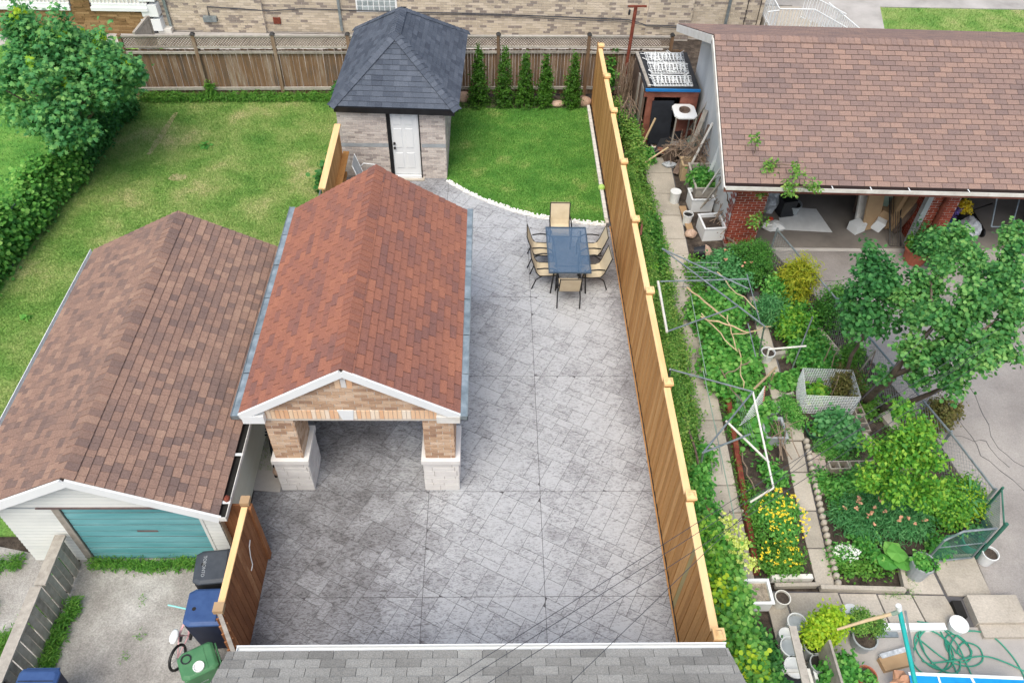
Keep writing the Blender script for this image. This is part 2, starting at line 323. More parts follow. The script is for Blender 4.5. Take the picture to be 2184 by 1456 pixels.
def courses(P0, u, v, poly, rowh, widths, gap, thick, tilt=True, half=None, seed=1, jit=0.0, gapv=0.0, smin=None):
    """rows of rectangles on the plane P0+u*s+v*t clipped to the convex ccw polygon poly (s,t)"""
    P0, u, v = Vector(P0), Vector(u).normalized(), Vector(v).normalized(); n = u.cross(v).normalized()
    rg = random.Random(seed); out = []; s0 = min(p[0] for p in poly); s1 = max(p[0] for p in poly); t0 = min(p[1] for p in poly); t1 = max(p[1] for p in poly)
    t = t0; i = 0
    while t < t1 - .01:
        if half is not None: s = s0 - half * (i % 2) - (.02 * rg.random())
        else: s = s0 - rg.random() * widths[0]
        while s < s1:
            w = widths[0] if len(widths) == 1 else rg.choice(widths)
            rect = [(s + gap / 2, t + gapv / 2), (s + w - gap / 2, t + gapv / 2), (s + w - gap / 2, t + rowh - gapv / 2), (s + gap / 2, t + rowh - gapv / 2)]
            pc = clip(rect, poly)
            if len(pc) >= 3 and area(pc) > .0006:
                full = len(pc) == 4 and abs(area(pc) - (w - gap) * (rowh - gapv)) < 1e-6
                loc = [(x - s, y - t) for x, y in pc]; th = thick * (1 + (rg.random() - .5) * jit)
                if full: loc = [(gap / 2, gapv / 2), (w - gap / 2, gapv / 2), (w - gap / 2, rowh - gapv / 2), (gap / 2, rowh - gapv / 2)]; th = thick
                hs = [max(.0015, th * (1 - .85 * y / rowh)) if tilt else th for x, y in loc]
                P = P0 + u * s + v * t
                if full and jit: P = P + n * (rg.random() * jit * thick)
                out.append((P, u, v, n, loc, hs, (round(w, 4), round(rowh, 4), round(thick, 4)) if full else None))
            s += w
        t += rowh; i += 1
    return out

# ------------------------------------------------------------------ leaves
SH = {
 'oval': ([(0, 0, 0), (.32, .35, .05), (0, 1, -.08), (-.32, .35, .05)], [(0, 1, 2), (0, 2, 3)]),
 'round': ([(0, 0, 0), (.45, .25, .06), (.4, .7, .04), (0, 1, -.06), (-.4, .7, .04), (-.45, .25, .06)], [(0, 1, 2, 3), (0, 3, 4, 5)]),
 'thin': ([(0, 0, 0), (.1, .45, 0), (0, 1, -.12), (-.1, .45, 0)], [(0, 1, 2), (0, 2, 3)]),
 'maple': ([(0, .05, 0), (.28, 0, 0), (.55, .28, -.1), (.24, .42, .03), (.42, .78, -.06), (.1, .62, .02), (0, 1.05, -.12), (-.1, .62, .02), (-.42, .78, -.06), (-.24, .42, .03), (-.55, .28, -.1), (-.28, 0, 0), (0, .35, .04)],
           [(12, 0, 1, 3), (1, 2, 3), (12, 3, 5), (3, 4, 5), (12, 5, 6, 7), (12, 7, 9), (7, 8, 9), (12, 9, 11, 0), (9, 10, 11)]),
 'blade': ([(-.11, 0, 0), (.11, 0, 0), (0, 1, .0)], [(0, 1, 2)]),
 'spray': ([(0, 0, 0), (.16, .3, .03), (.28, .7, 0), (.05, .6, 0), (0, 1, -.05), (-.05, .6, 0), (-.28, .7, 0), (-.16, .3, .03)], [(0, 1, 3), (1, 2, 3), (0, 3, 4, 5), (0, 5, 7), (5, 6, 7)]),
}
def leafmesh(name, P, D, N, size, shape, mat, parent=None, kind=None):
    V, F = SH[shape]; V = np.array(V, float); n = len(P); k = len(V)
    P = np.asarray(P, float)
    D = D / (np.linalg.norm(D, axis=1, keepdims=True) + 1e-9)
    X = np.cross(D, N); X /= (np.linalg.norm(X, axis=1, keepdims=True) + 1e-9); Z = np.cross(X, D)
    sz = np.asarray(size).reshape(-1, 1, 1) * np.ones((n, 1, 1))
    co = P[:, None, :] + sz * (V[None, :, 0, None] * X[:, None, :] + V[None, :, 1, None] * D[:, None, :] + V[None, :, 2, None] * Z[:, None, :])
    if parent: o0 = np.array(ORG.get(parent.name, (0, 0, 0)))
    else: o0 = np.array([co[:, :, 0].mean(), co[:, :, 1].mean(), co[:, :, 2].min()])
    co = (co - o0).reshape(-1, 3)
    lens = np.array([len(f) for f in F]); li = np.concatenate([np.array(f) for f in F])
    loops = (li[None, :] + (np.arange(n) * k)[:, None]).ravel(); tot = np.tile(lens, n); start = np.concatenate([[0], np.cumsum(tot)[:-1]])
    me = bpy.data.meshes.new(name); me.vertices.add(len(co)); me.vertices.foreach_set('co', co.ravel().astype(np.float32))
    me.loops.add(len(loops)); me.loops.foreach_set('vertex_index', loops.astype(np.int32))
    me.polygons.add(len(tot)); me.polygons.foreach_set('loop_start', start.astype(np.int32)); me.polygons.foreach_set('loop_total', tot.astype(np.int32))
    me.update(calc_edges=True); me.materials.append(L_.get(mat) or M[mat])
    o = bpy.data.objects.new(name, me); COL.objects.link(o)
    if parent: o.parent = parent; ORG[o.name] = tuple(o0)
    else: o.location = o0; ORG[o.name] = tuple(o0)
    if kind: o['kind'] = kind
    return o
def cloudpts(blobs, clump=.16, per=9, shell=.45, zmin=.03, flat=0.0):
    """blobs: (x,y,z, rx,ry,rz, leaves). returns points, outward directions"""
    PP = []; DD = []
    for (x, y, z, rx, ry, rz, cnt) in blobs:
        m = max(1, int(cnt / per)); d = nr.normal(size=(m, 3)); d /= np.linalg.norm(d, axis=1, keepdims=True)
        rad = nr.random((m, 1)) ** (shell)
        rad *= 1 + .16 * np.sin(d[:, :1] * 5 + x * 3) * np.cos(d[:, 1:2] * 4 + y * 2) + .08 * nr.normal(size=(m, 1))
        cc = d * rad; q = np.repeat(cc, per, 0); r3 = np.array([rx, ry, rz])
        p = q * r3 + nr.normal(size=q.shape) * clump * .5
        out = np.repeat(d, per, 0) + nr.normal(size=q.shape) * .55; out[:, 2] += flat
        p += np.array([x, y, z]); k = p[:, 2] > zmin; PP.append(p[k]); DD.append(out[k])
    return np.concatenate(PP), np.concatenate(DD)
def foliage(name, mat, blobs, size=.08, shape='oval', parent=None, clump=.16, per=9, shell=.45, flat=.0, up=.9, zmin=.03, kind=None, var=.35):
    P, O = cloudpts(blobs, clump, per, shell, zmin, flat); n = len(P)
    N = O * .7 + nr.normal(size=(n, 3)) * .45; N[:, 2] += up
    D = nr.normal(size=(n, 3)); D = D + O * .8; D[:, 2] -= .35
    D = D - N * (np.sum(D * N, 1) / np.sum(N * N, 1))[:, None] * .8
    return leafmesh(name, P, D, N, size * (1 - var / 2 + var * nr.random(n)), shape, mat, parent, kind)
def expand(blobs, k=7, f=.42, seed=1):
    rg = random.Random(seed); out = []
    for (x, y, z, rx, ry, rz, n) in blobs:
        for i in range(k):
            a = rg.uniform(0, 6.28); e = math.asin(rg.uniform(-.9, 1)); q = rg.uniform(.45, 1.0); g = f * rg.uniform(.7, 1.25)
            out.append((x + rx * q * math.cos(a) * math.cos(e), y + ry * q * math.sin(a) * math.cos(e), z + rz * q * math.sin(e), rx * g, ry * g, rz * g, n / k * rg.uniform(.7, 1.3)))
    return out
def inpoly(x, y, poly):
    r = np.zeros(len(x), bool); n = len(poly)
    for i in range(n):
        (x1, y1), (x2, y2) = poly[i], poly[(i + 1) % n]
        k = ((y1 > y) != (y2 > y)) & (x < (x2 - x1) * (y - y1) / (y2 - y1 + 1e-12) + x1); r ^= k
    return r
def grassfield(name, mat, poly, n, h=.05, z=0, parent=None, label=None, lean=.5, shape='blade', cat='grass'):
    a = np.array(poly); lo, hi = a.min(0), a.max(0); x = nr.uniform(lo[0], hi[0], n); y = nr.uniform(lo[1], hi[1], n); k = inpoly(x, y, poly); x, y = x[k], y[k]; n = len(x)
    P = np.stack([x, y, np.full(n, z)], 1); D = nr.normal(size=(n, 3)) * lean; D[:, 2] = 1
    N = nr.normal(size=(n, 3)); N[:, 2] *= .3
    o = leafmesh(name, P, D, N, h * (.6 + .8 * nr.random(n)), shape, mat, parent, 'stuff')
    if label: tag(o, label, cat)
    return o
def strip(name, mat, path, width, height, n, size, label, cat, shape='oval', z0=0, **k):
    """a long mass of foliage along a path of ground points"""
    bl = []
    segs = list(zip(path[:-1], path[1:])); L = sum(math.dist(a, b) for a, b in segs)
    for a, b in segs:
        d = math.dist(a, b); m = max(1, int(d / (width * .7)))
        for i in range(m):
            t = (i + .5) / m; w = width * (.42 + .25 * rng.random()); h = height * (.75 + .5 * rng.random())
            bl.append((a[0] + (b[0] - a[0]) * t + rng.uniform(-.08, .08), a[1] + (b[1] - a[1]) * t, z0 + h * .5, w, max(w, d / m * .75), h * .55, n * (d / m) / L))
    return tag(foliage(name, mat, bl, size, shape, **k), label, cat)
def limbs(parent, segs, m='bark', name='trunk'):
    mb = MB()
    for pts, r0, r1 in segs:
        k = len(pts); mb.tube(pts, [r0 + (r1 - r0) * i / (k - 1) for i in range(k)], 7)
    return mb.build(name, m, parent, smooth=True)
def wob(p, q, n=4, a=.05, seed=0):
    rg = random.Random(seed); p, q = Vector(p), Vector(q)
    return [p.lerp(q, i / n) + (Vector((rg.uniform(-a, a), rg.uniform(-a, a), rg.uniform(-a, a))) if 0 < i < n else Vector((0, 0, 0))) for i in range(n + 1)]
def meshwire(mb, p, q, h, step=.09, r=.003, z0=.03, h2=None):
    """diamond chain link between ground points p and q, height h"""
    p, q = Vector((p[0], p[1], 0)), Vector((q[0], q[1], 0)); d = q - p; L = d.length; d.normalize(); s = -h
    while s < L:
        for sg in (1, -1):
            a, b = (0, s), (h, s + h)
            if sg < 0: a, b = (h, s), (0, s + h)
            (za, sa), (zb, sb) = a, b
            if sa < 0: za += (zb - za) * (0 - sa) / (sb - sa); sa = 0
            if sb > L: zb = za + (zb - za) * (L - sa) / (sb - sa); sb = L
            if sb > sa: mb.tube([p + d * sa + Vector((0, 0, z0 + za)), p + d * sb + Vector((0, 0, z0 + zb))], r, 3, cap=False)
        s += step

# ================================================================== ground, lawns, roads
struct(MB().bb(-80, 80, -40, 120, -.4, -.06), 'ground', 'soil')
struct(MB().prism([(-11.75, 7.6), (-8.0, 7.6), (-8.0, 12), (-4.35, 12), (-4.35, 14.4), (-4.05, 14.4), (-4.05, 23.4), (-11.2, 23.4)], -.055, 0), 'neighbour_lawn_ground', 'turf_dry')
struct(MB().prism([(-40, 4), (-11.75, 4), (-11.2, 23.4), (-11.1, 26.2), (-40, 26.2)], -.055, -.004), 'far_lawn_ground', 'turf_green')
struct(MB().prism([(-11.1, 23.4), (6.1, 24.2), (6.1, 27.4), (-40, 27.4), (-40, 26.2), (-11.1, 26.2)], -.055, .004), 'alley_path', 'conc_grey')
LAWN = [(-1.17, 18.72), (-.6, 18.2), (0, 17.78), (.73, 17.36), (1.3, 17.14), (1.98, 16.98), (2.6, 16.88), (3.1, 16.82), (3.16, 22.55), (3.12, 23.1), (-1.2, 23.1)]
struct(MB().prism(LAWN, -.055, .03), 'back_lawn_ground', 'turf_green')
struct(MB().bb(-7.25, -3.9, 2.0, 7.3, -.055, -.01), 'driveway', 'asphalt_old')
struct(MB().prism([(-30, 2), (-7.3, 2), (-7.3, 7.0), (-7.9, 7.2), (-11.75, 8), (-30, 8)], -.055, -.02), 'side_path', 'asphalt_old')
# right side driveway, garage floor and front garden of the street behind
struct(MB().prism([(7.3, 15.9), (8.25, 13.4), (9.3, 9.9), (9.62, 7.7), (9.0, 7.18), (8.97, 6.28), (9.1, 5.2), (9.3, 2.5), (30, 2.5), (30, 15.9)], -.055, -.01), 'driveway', 'asphalt')
struct(MB().bb(6.1, 30, 15.9, 23.0, -.055, .03), 'garage_floor', 'garage_floor')
struct(MB().prism([(6.1, 15.8), (30, 15.65), (30, 15.93), (6.1, 16.1)], -.05, -.004), 'worn_concrete_strip', 'conc_grey')
struct(MB().prism([(9.9, 26.0), (13.5, 24.0), (15.3, 31.2), (12.0, 31.2)], -.055, .01), 'front_path', 'conc_grey')
struct(MB().prism([(13.4, 24.2), (40, 23.4), (40, 30.35), (15.05, 30.35)], -.055, .006), 'front_lawn_ground', 'turf_dry')
def crack(pts, label=None):
    mb = MB(); P = [Vector((a, b, 0)) for a, b in pts]; Q = []
    for a, b in zip(P[:-1], P[1:]):
        for k in range(6): Q.append(a.lerp(b, k / 6) + Vector((rng.uniform(-.05, .05), rng.uniform(-.05, .05), 0)))
    for a, b in zip(Q[:-1], Q[1:]): mb.bar((a.x, a.y, -.008), (b.x, b.y, -.008), rng.uniform(.006, .016), .006)
    struct(mb, 'asphalt_crack', 'grout')
crack([(9.3, 11.6), (9.9, 10.9), (10.1, 9.4), (10.8, 8.2)]); crack([(10.0, 12.4), (10.6, 11.2), (10.5, 9.6), (11.2, 8.6)]); crack([(9.6, 9.9), (10.3, 9.7), (10.6, 9.0)]); crack([(8.4, 14.6), (9.6, 14.9), (11, 14.5)])
struct(MB().bb(9, 60, 30.4, 33.5, -.055, .012), 'sidewalk', 'conc_grey')

# ---- stamped concrete patio: a dark groove bed and every stamped stone on it
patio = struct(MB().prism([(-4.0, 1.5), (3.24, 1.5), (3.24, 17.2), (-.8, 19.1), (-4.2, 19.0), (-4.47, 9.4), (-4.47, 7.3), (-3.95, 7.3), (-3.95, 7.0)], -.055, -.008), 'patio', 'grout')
def patio_mat():
    m = bpy.data.materials.new('stamped_concrete'); m.use_nodes = True; nt = m.node_tree; N = nt.nodes; L = nt.links; b = N['Principled BSDF']
    geo = N.new('ShaderNodeNewGeometry')
    def noise(sc, det, rough=.6, dist=0, vec=None):
        n = N.new('ShaderNodeTexNoise'); n.inputs['Scale'].default_value = sc; n.inputs['Detail'].default_value = det; n.inputs['Roughness'].default_value = rough; n.inputs['Distortion'].default_value = dist
        L.new(vec or geo.outputs['Position'], n.inputs['Vector']); return n.outputs['Fac']
    mp = N.new('ShaderNodeMapping'); L.new(geo.outputs['Position'], mp.inputs[0]); mp.inputs['Rotation'].default_value = (0, 0, R(-28)); mp.inputs['Scale'].default_value = (1, 2.6, 1)
    oi = N.new('ShaderNodeObjectInfo'); ad = N.new('ShaderNodeMath'); ad.operation = 'ADD'; L.new(oi.outputs['Random'], ad.inputs[0]); L.new(geo.outputs['Random Per Island'], ad.inputs[1])
    wn_ = N.new('ShaderNodeTexWhiteNoise'); wn_.noise_dimensions = '1D'; L.new(ad.outputs[0], wn_.inputs['W'])
    big = noise(.42, 4, .55); mid = noise(2.2, 5, .65); vein = noise(9, 8, .75, 1.6, mp.outputs[0]); fine = noise(34, 5, .75)
    def ramp(f, ps):
        r = N.new('ShaderNodeValToRGB'); e = r.color_ramp.elements
        while len(e) < len(ps): e.new(.5)
        for i, (p, v) in enumerate(ps): e[i].position = p; e[i].color = (v, v, v, 1)
        L.new(f, r.inputs[0]); return r.outputs[0]
    def mathn(op, a, b_):
        x = N.new('ShaderNodeMath'); x.operation = op
        for i, q in enumerate((a, b_)):
            if isinstance(q, (int, float)): x.inputs[i].default_value = q
            else: L.new(q, x.inputs[i])
        return x.outputs[0]
    # darker release stain along the west side, with the car port's shade painted in
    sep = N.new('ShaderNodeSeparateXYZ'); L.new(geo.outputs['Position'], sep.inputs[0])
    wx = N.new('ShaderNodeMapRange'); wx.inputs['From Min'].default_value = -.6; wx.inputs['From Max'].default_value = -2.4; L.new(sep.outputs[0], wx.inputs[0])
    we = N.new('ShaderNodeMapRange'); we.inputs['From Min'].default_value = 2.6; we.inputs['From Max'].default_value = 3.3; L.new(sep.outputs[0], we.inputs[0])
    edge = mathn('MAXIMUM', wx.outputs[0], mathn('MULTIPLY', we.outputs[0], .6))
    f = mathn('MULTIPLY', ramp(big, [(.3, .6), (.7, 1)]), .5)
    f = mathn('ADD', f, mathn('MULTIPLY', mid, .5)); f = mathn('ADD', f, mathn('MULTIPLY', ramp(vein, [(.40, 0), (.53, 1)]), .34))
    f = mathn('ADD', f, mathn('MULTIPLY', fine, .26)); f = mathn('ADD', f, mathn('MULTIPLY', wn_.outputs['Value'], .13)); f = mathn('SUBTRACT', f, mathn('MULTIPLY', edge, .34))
    r = N.new('ShaderNodeValToRGB'); e = r.color_ramp.elements
    cs = [(.3, c(74, 72, 74)), (.54, c(106, 105, 107)), (.76, c(142, 143, 147)), (1.0, c(182, 185, 189))]
    while len(e) < len(cs): e.new(.5)
    for i, (p, cc) in enumerate(cs): e[i].position = p; e[i].color = cc
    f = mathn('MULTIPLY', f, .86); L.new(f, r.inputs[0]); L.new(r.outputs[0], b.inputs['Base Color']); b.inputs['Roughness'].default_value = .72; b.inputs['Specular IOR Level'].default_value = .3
    bp = N.new('ShaderNodeBump'); bp.inputs['Strength'].default_value = .5; bp.inputs['Distance'].default_value = .012; L.new(vein, bp.inputs['Height']); L.new(bp.outputs[0], b.inputs['Normal'])
    return m
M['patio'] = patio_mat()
def ashlar():
    U = .168; a = R(61.5); ux, uy = math.cos(a), math.sin(a); n = 150; occ = set(); rects = []; rg = random.Random(11)
    for j in range(n):
        for i in range(n):
            if (i, j) in occ: continue
            opts = [(3, 2), (2, 2), (2, 3), (3, 3), (2, 1), (1, 2), (3, 1), (4, 2)]; wts = [6, 4, 4, 2, 1.2, 1, .5, 2]; o_ = []
            for (w, h), wt in zip(opts, wts):
                if all((i + p, j + q) not in occ for p in range(w) for q in range(h)): o_.append(((w, h), wt))
            w, h = rg.choices([q[0] for q in o_], [q[1] for q in o_])[0] if o_ else (1, 1)
            for p in range(w):
                for q in range(h): occ.add((i + p, j + q))
            rects.append((i, j, w, h))
    cx, cy = -.4, 10; xs = [-4.0, -1.12, 1.02, 3.215]; ys = [1.5, 3.6, 6.37, 7.28, 8.52, 11.47, 13.98, 16.6, 19.2]; g = .004; out = []
    Z = Vector((0, 0, 1))
    for (i, j, w, h) in rects:
        q = []
        for (p, r_) in ((0, 0), (w, 0), (w, h), (0, h)):
            s = (i + p - n / 2) * U + (g if p == 0 else -g); t = (j + r_ - n / 2) * U + (g if r_ == 0 else -g)
            q.append((cx + s * ux - t * uy, cy + s * uy + t * ux))
        if not any(-4.6 < a_ < 3.8 and 1 < b_ < 19.8 for a_, b_ in q): continue
        for k in range(3):
            for l in range(8):
                x0, x1, y0, y1 = (-4.45 if k == 0 and l == 3 else xs[k] + .005), xs[k + 1] - .005, ys[l] + (.005 if l != 3 else 0), ys[l + 1] - (.005 if l != 2 else 0)
                pc = clip(q, [(x0, y0), (x1, y0), (x1, y1), (x0, y1)])
                if len(pc) < 3 or area(pc) < .002: continue
                mx = sum(p_[0] for p_ in pc) / len(pc); my = sum(p_[1] for p_ in pc) / len(pc)
                if mx > -.9 and my > 18.5 - max(0, (mx + .9)) * .45: continue
                P = Vector((pc[0][0], pc[0][1], -.0065)); loc = [(a_ - P.x, b_ - P.y) for a_, b_ in pc]; hh = .0065 + rg.uniform(-.0012, .0012)
                out.append((P, Vector((1, 0, 0)), Vector((0, 1, 0)), Z, loc, [hh] * len(loc), None))
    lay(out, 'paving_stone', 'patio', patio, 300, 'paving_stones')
ashlar()
# ---- rough side slab between the garage and the car port
struct(MB().prism([(-4.49, 8.55), (-3.97, 8.5), (-3.97, 14.5), (-4.49, 14.5)], -.05, .012), 'side_slab', 'conc_grey')

# ================================================================== roofs helper
def slope(parent, P0, P1, T0, T1, mat, widths, rowh=.14, thick=.017, half=None, seed=1, lim=150, gap=.014, name='shingle'):
    """eave from P0 to P1 (u dir), top edge from T0 (above P0) to T1; polygons in the plane; returns pieces"""
    P0, P1, T0, T1 = map(Vector, (P0, P1, T0, T1)); u = (P1 - P0).normalized(); e = T0 - P0; v = (e - u * e.dot(u)).normalized()
    f = lambda X: ((X - P0).dot(u), (X - P0).dot(v)); poly = [f(P0), f(P1), f(T1)]
    if (T1 - T0).length > .02: poly.append(f(T0))
    n = u.cross(v)
    return courses(P0 + n * .004, u, v, poly, rowh, widths, gap, thick, True, half, seed, 0, .005)
def ridgecaps(parent, a, b, mat, w=.3, slopeang=.55, step=.14, name='ridge_cap', drop=None):
    a, b = Vector(a), Vector(b); d = (b - a); L = d.length; d.normalize(); side = d.cross(Vector((0, 0, 1))).normalized(); up = side.cross(d).normalized(); k = 0
    n = int(L / step); key = (name, mat)
    for i in range(n):
        t = i * step; mb = MB(); ln = step * 1.45; dx = w / 2
        for sg in (1, -1):
            o = side * sg
            p = [Vector((0, 0, 0)), d * ln, d * ln + o * dx - up * dx * slopeang, o * dx - up * dx * slopeang]
            q = [x + up * h for x, h in zip(p, (.026, .008, .008, .026))]
            p = [x + up * .001 for x in p]
            vs = p + q; fs = [(4, 5, 6, 7), (0, 4, 7, 3), (3, 7, 6, 2), (1, 2, 6, 5), (0, 1, 5, 4), (0, 3, 2, 1)]
            if sg < 0: fs = [tuple(reversed(f)) for f in fs]
            mb.add([x + a + d * t for x in vs], fs)
        mb.build(name, mat, parent)

# ================================================================== brick car port with red gable roof
cp = thing('car_port', 'brick car port with a red shingle gable roof and two limestone based front pillars', 'car port', (-2.3, 11.3, 0))
YF = 8.47; YB = 14.1; XL, XR, XM = -4.19, -.47, -2.34; ZE, ZR = 2.47, 3.6
rd = MB()
for x0, x1 in ((XL, XM), (XR, XM)):
    pts = [(x0, YF, ZE), (x0, YB, ZE), (x1, YB, ZR), (x1, YF, ZR)]
    if x0 > x1: pts = [pts[i] for i in (0, 3, 2, 1)]
    else: pts = [pts[i] for i in (0, 3, 2, 1)][::-1]
    vs = pts + [(x, y, z - .09) for x, y, z in pts]; rd.add(vs, [(0, 1, 2, 3), (7, 6, 5, 4), (0, 4, 5, 1), (1, 5, 6, 2), (2, 6, 7, 3), (3, 7, 4, 0)])
roof = rd.build('roof', 'felt', cp)
pcs = slope(roof, (XR, YF, ZE), (XR, YB, ZE), (XM, YF, ZR), (XM, YB, ZR), 'shingle_red', [.305], half=.1525, seed=3)
pcs += slope(roof, (XL, YB, ZE), (XL, YF, ZE), (XM, YB, ZR), (XM, YF, ZR), 'shingle_red', [.305], half=.1525, seed=4)
lay(pcs, 'shingle', 'shingle_red', roof, 300, 'shingles')
ridgecaps(roof, (XM, YF - .01, ZR + .012), (XM, YB, ZR + .012), 'shingle_red', .34, .62)
# rake boards, soffit returns, gutters
for x0 in (XL, XR):
    MB().bar((x0, YF - .02 - (.003 if x0 == XL else 0), ZE - .075), (XM, YF - .02 - (.003 if x0 == XL else 0), ZR - .075), .04, .15, up=(0, 0, 1)).build('rake_board', 'white', cp)
MB().prism([(XL + .02, 2.22), (XL + .38, 2.22), (XL + .42, 2.42), (XL + .02, 2.42)], 0, 1)
MB().bb(XL + .03, XL + .4, YF - .045, YF + .12, 2.24, 2.43).build('soffit_return', 'white', cp)
MB().bb(XR - .4, XR + .0, YF - .045, YF + .12, 2.26, 2.43).build('soffit_return', 'offwhite', cp)
for sx, x0, a in ((-1, XL, YF - .06), (1, XR, YF - .06)):
    g = MB(); xa, xb = sorted((x0 + sx * .005, x0 + sx * .135))
    g.bb(xa, xb, a, YB + .08, ZE - .10, ZE - .09); g.bb(xa if sx < 0 else xb - .01, xa + .01 if sx < 0 else xb, a, YB + .08, ZE - .10, ZE + .01)
    g.bb(xa, xb, a, a + .01, ZE - .1, ZE); gt = g.build('gutter', 'metal', cp)
    y = a
    while y < YB:
        MB().box(((xa + xb) / 2, y + .48, ZE - .004 + rng.uniform(-.004, .004)), (.12, .94, .006), ry=sx * R(6) + rng.uniform(-.02, .02)).build('mesh_guard', 'gutterblue', gt); y += .96
# gable wall and beam
gy = 8.56
wallp = MB(); pts = [(XL + .32, gy, 2.16), (XR - .14, gy, 2.16), (XR - .14, gy, 2.48), (XM, gy, ZR - .14), (XL + .32, gy, 2.48)]
wallp.add(pts + [(x, gy + .24, z) for x, y, z in pts], [(0, 1, 2, 3, 4), (9, 8, 7, 6, 5), (0, 5, 6, 1), (1, 6, 7, 2), (2, 7, 8, 3), (3, 8, 9, 4), (4, 9, 5, 0)])
gw = wallp.build('gable_wall', 'mortar', cp)
def wallbricks(parent, P0, u, poly, mat='brick_buff', w=.235, h=.08, lim=300, gap=.015, thick=.009, seed=5, name='brick', widths=None, jit=.6):
    lay(courses(P0, u, (0, 0, 1), poly, h, widths or [w], gap, thick, False, (widths or [w])[0] / 2, seed, jit, .014), name, mat, parent, lim, name + 's')
wallbricks(gw, (XL + .32, gy, 2.46), (1, 0, 0), [(.0, 0), (3.26, 0), (3.26, .02), (1.53, .98), (0, .02)], seed=8)
# soldier course with keystone
x = XL + .34
while x < XR - .16:
    if not (XM - .2 < x + .035 < XM + .06): MB().bb(x, x + .066, gy - .014, gy + .1, 2.225, 2.445).build('soldier_brick', 'brick_sol', gw)
    x += .077
k = MB(); kx = XM - .07; pts = [(kx - .08, gy - .03, 2.215), (kx + .1, gy - .03, 2.215), (kx + .13, gy - .03, 2.47), (kx - .15, gy - .03, 2.47)]
k.add(pts + [(x_, gy + .02, z_) for x_, y_, z_ in pts], [(0, 1, 2, 3), (7, 6, 5, 4), (0, 4, 5, 1), (1, 5, 6, 2), (2, 6, 7, 3), (3, 7, 4, 0)]); k.build('keystone', 'white', gw)
for i, dx in enumerate((-.17, -.07, .03)):
    MB().bb(XM + dx, XM + dx + .085, gy - .016, gy + .02, 3.04 + (.02 if i == 1 else 0), 3.28).build('soldier_brick', 'brick_sol' if i != 1 else 'limestone', gw)
for (x0, x1, y0, y1, fr) in ((-3.87, -3.37, 8.60, 9.25, 1), (-1.13, -.6, 8.60, 9.25, 1), (-3.9, -3.4, 13.4, 14.0, 0), (-1.1, -.6, 13.4, 14.0, 0)):
    p = MB().bb(x0, x1, y0, y1, 1.0, 2.24).build('pillar', 'mortar', cp)
    bs = MB().bb(x0 - .05, x1 + .06, y0 - .04, y1 + .06, 0, .9).build('pillar_base', 'conc_grey', cp)
    MB().bb(x0 - .09, x1 + .1, y0 - .08, y1 + .1, .88, 1.003).build('base_cap', 'limestone', cp, bevel=.012)
    if not fr: continue
    wallbricks(p, (x0, y0, 1.005), (1, 0, 0), [(0, 0), (x1 - x0, 0), (x1 - x0, 1.22), (0, 1.22)], seed=int(abs(x0) * 10))
    wallbricks(p, (x1, y0, 1.005), (0, 1, 0), [(0, 0), (y1 - y0, 0), (y1 - y0, 1.22), (0, 1.22)], seed=int(abs(x0) * 11))
    wallbricks(p, (x0, y1, 1.005), (0, -1, 0), [(0, 0), (y1 - y0, 0), (y1 - y0, 1.22), (0, 1.22)], seed=int(abs(x0) * 12))
    for (P, u, w) in (((x0 - .05, y0 - .04, 0), (1, 0, 0), x1 - x0 + .11), ((x1 + .06, y0 - .04, 0), (0, 1, 0), y1 - y0 + .1), ((x0 - .05, y1 + .06, 0), (0, -1, 0), y1 - y0 + .1)):
        zz = 0; sd = 0
        for hh in (.16, .08, .13, .1, .17, .12, .12):
            sd += 1
            lay(courses((P[0], P[1], zz), u, (0, 0, 1), [(0, 0), (w, 0), (w, hh), (0, hh)], hh, [.42, .55, .2], .012, .010, False, None, sd * 7, .8, .012), 'stone', 'limestone', bs, 300)
            zz += hh
MB().bb(XL + .3, XR - .12, 13.75, 13.98, 2.2, 2.5).build('rear_beam', 'mortar', cp)
for x0 in (XL + .3, XR - .36): MB().bb(x0, x0 + .2, 8.8, 13.75, 2.22, 2.42).build('side_beam', 'white', cp)

# ================================================================== left garage: white siding, brown roof, teal door
lg = thing('detached_garage', 'white sided garage with a brown shingle gable roof and a faded teal overhead door', 'garage', (-6.4, 10.2, 0))
XL, XR, XM, YF, YB, ZE, ZR = -8.52, -4.34, -6.44, 6.93, 13.5, 1.78, 2.84
rd = MB()
for x0, x1 in ((XL, XM), (XR, XM)):
    pts = [(x0, YF, ZE), (x0, YB, ZE), (x1, YB, ZR), (x1, YF, ZR)]
    if x0 > x1: pts = pts[::-1]
    vs = pts + [(x, y, z - .1) for x, y, z in pts]; rd.add(vs, [(3, 2, 1, 0), (4, 5, 6, 7), (0, 1, 5, 4), (1, 2, 6, 5), (2, 3, 7, 6), (3, 0, 4, 7)])
roof = rd.build('roof', 'felt', lg)
pcs = slope(roof, (XR, YF, ZE), (XR, YB, ZE), (XM, YF, ZR), (XM, YB, ZR), 0, [.13, .16, .19], rowh=.145, thick=.018, gap=.006, seed=13)
pcs += slope(roof, (XL, YB, ZE), (XL, YF, ZE), (XM, YB, ZR), (XM, YF, ZR), 0, [.13, .16, .19], rowh=.145, thick=.018, gap=.006, seed=14)
lay(pcs, 'shingle', 'shingle_brown', roof, 300, 'shingles')
ridgecaps(roof, (XM, YF, ZR + .012), (XM, YB - .05, ZR + .012), 'shingle_brown', .34, .5, step=.15)
for x0 in (XL, XR):
    MB().bar((x0, YF - .02 - (.003 if x0 == XL else 0), ZE - .1), (XM, YF - .02 - (.003 if x0 == XL else 0), ZR - .1), .04, .17).build('rake_board', 'white', lg)
g = MB()
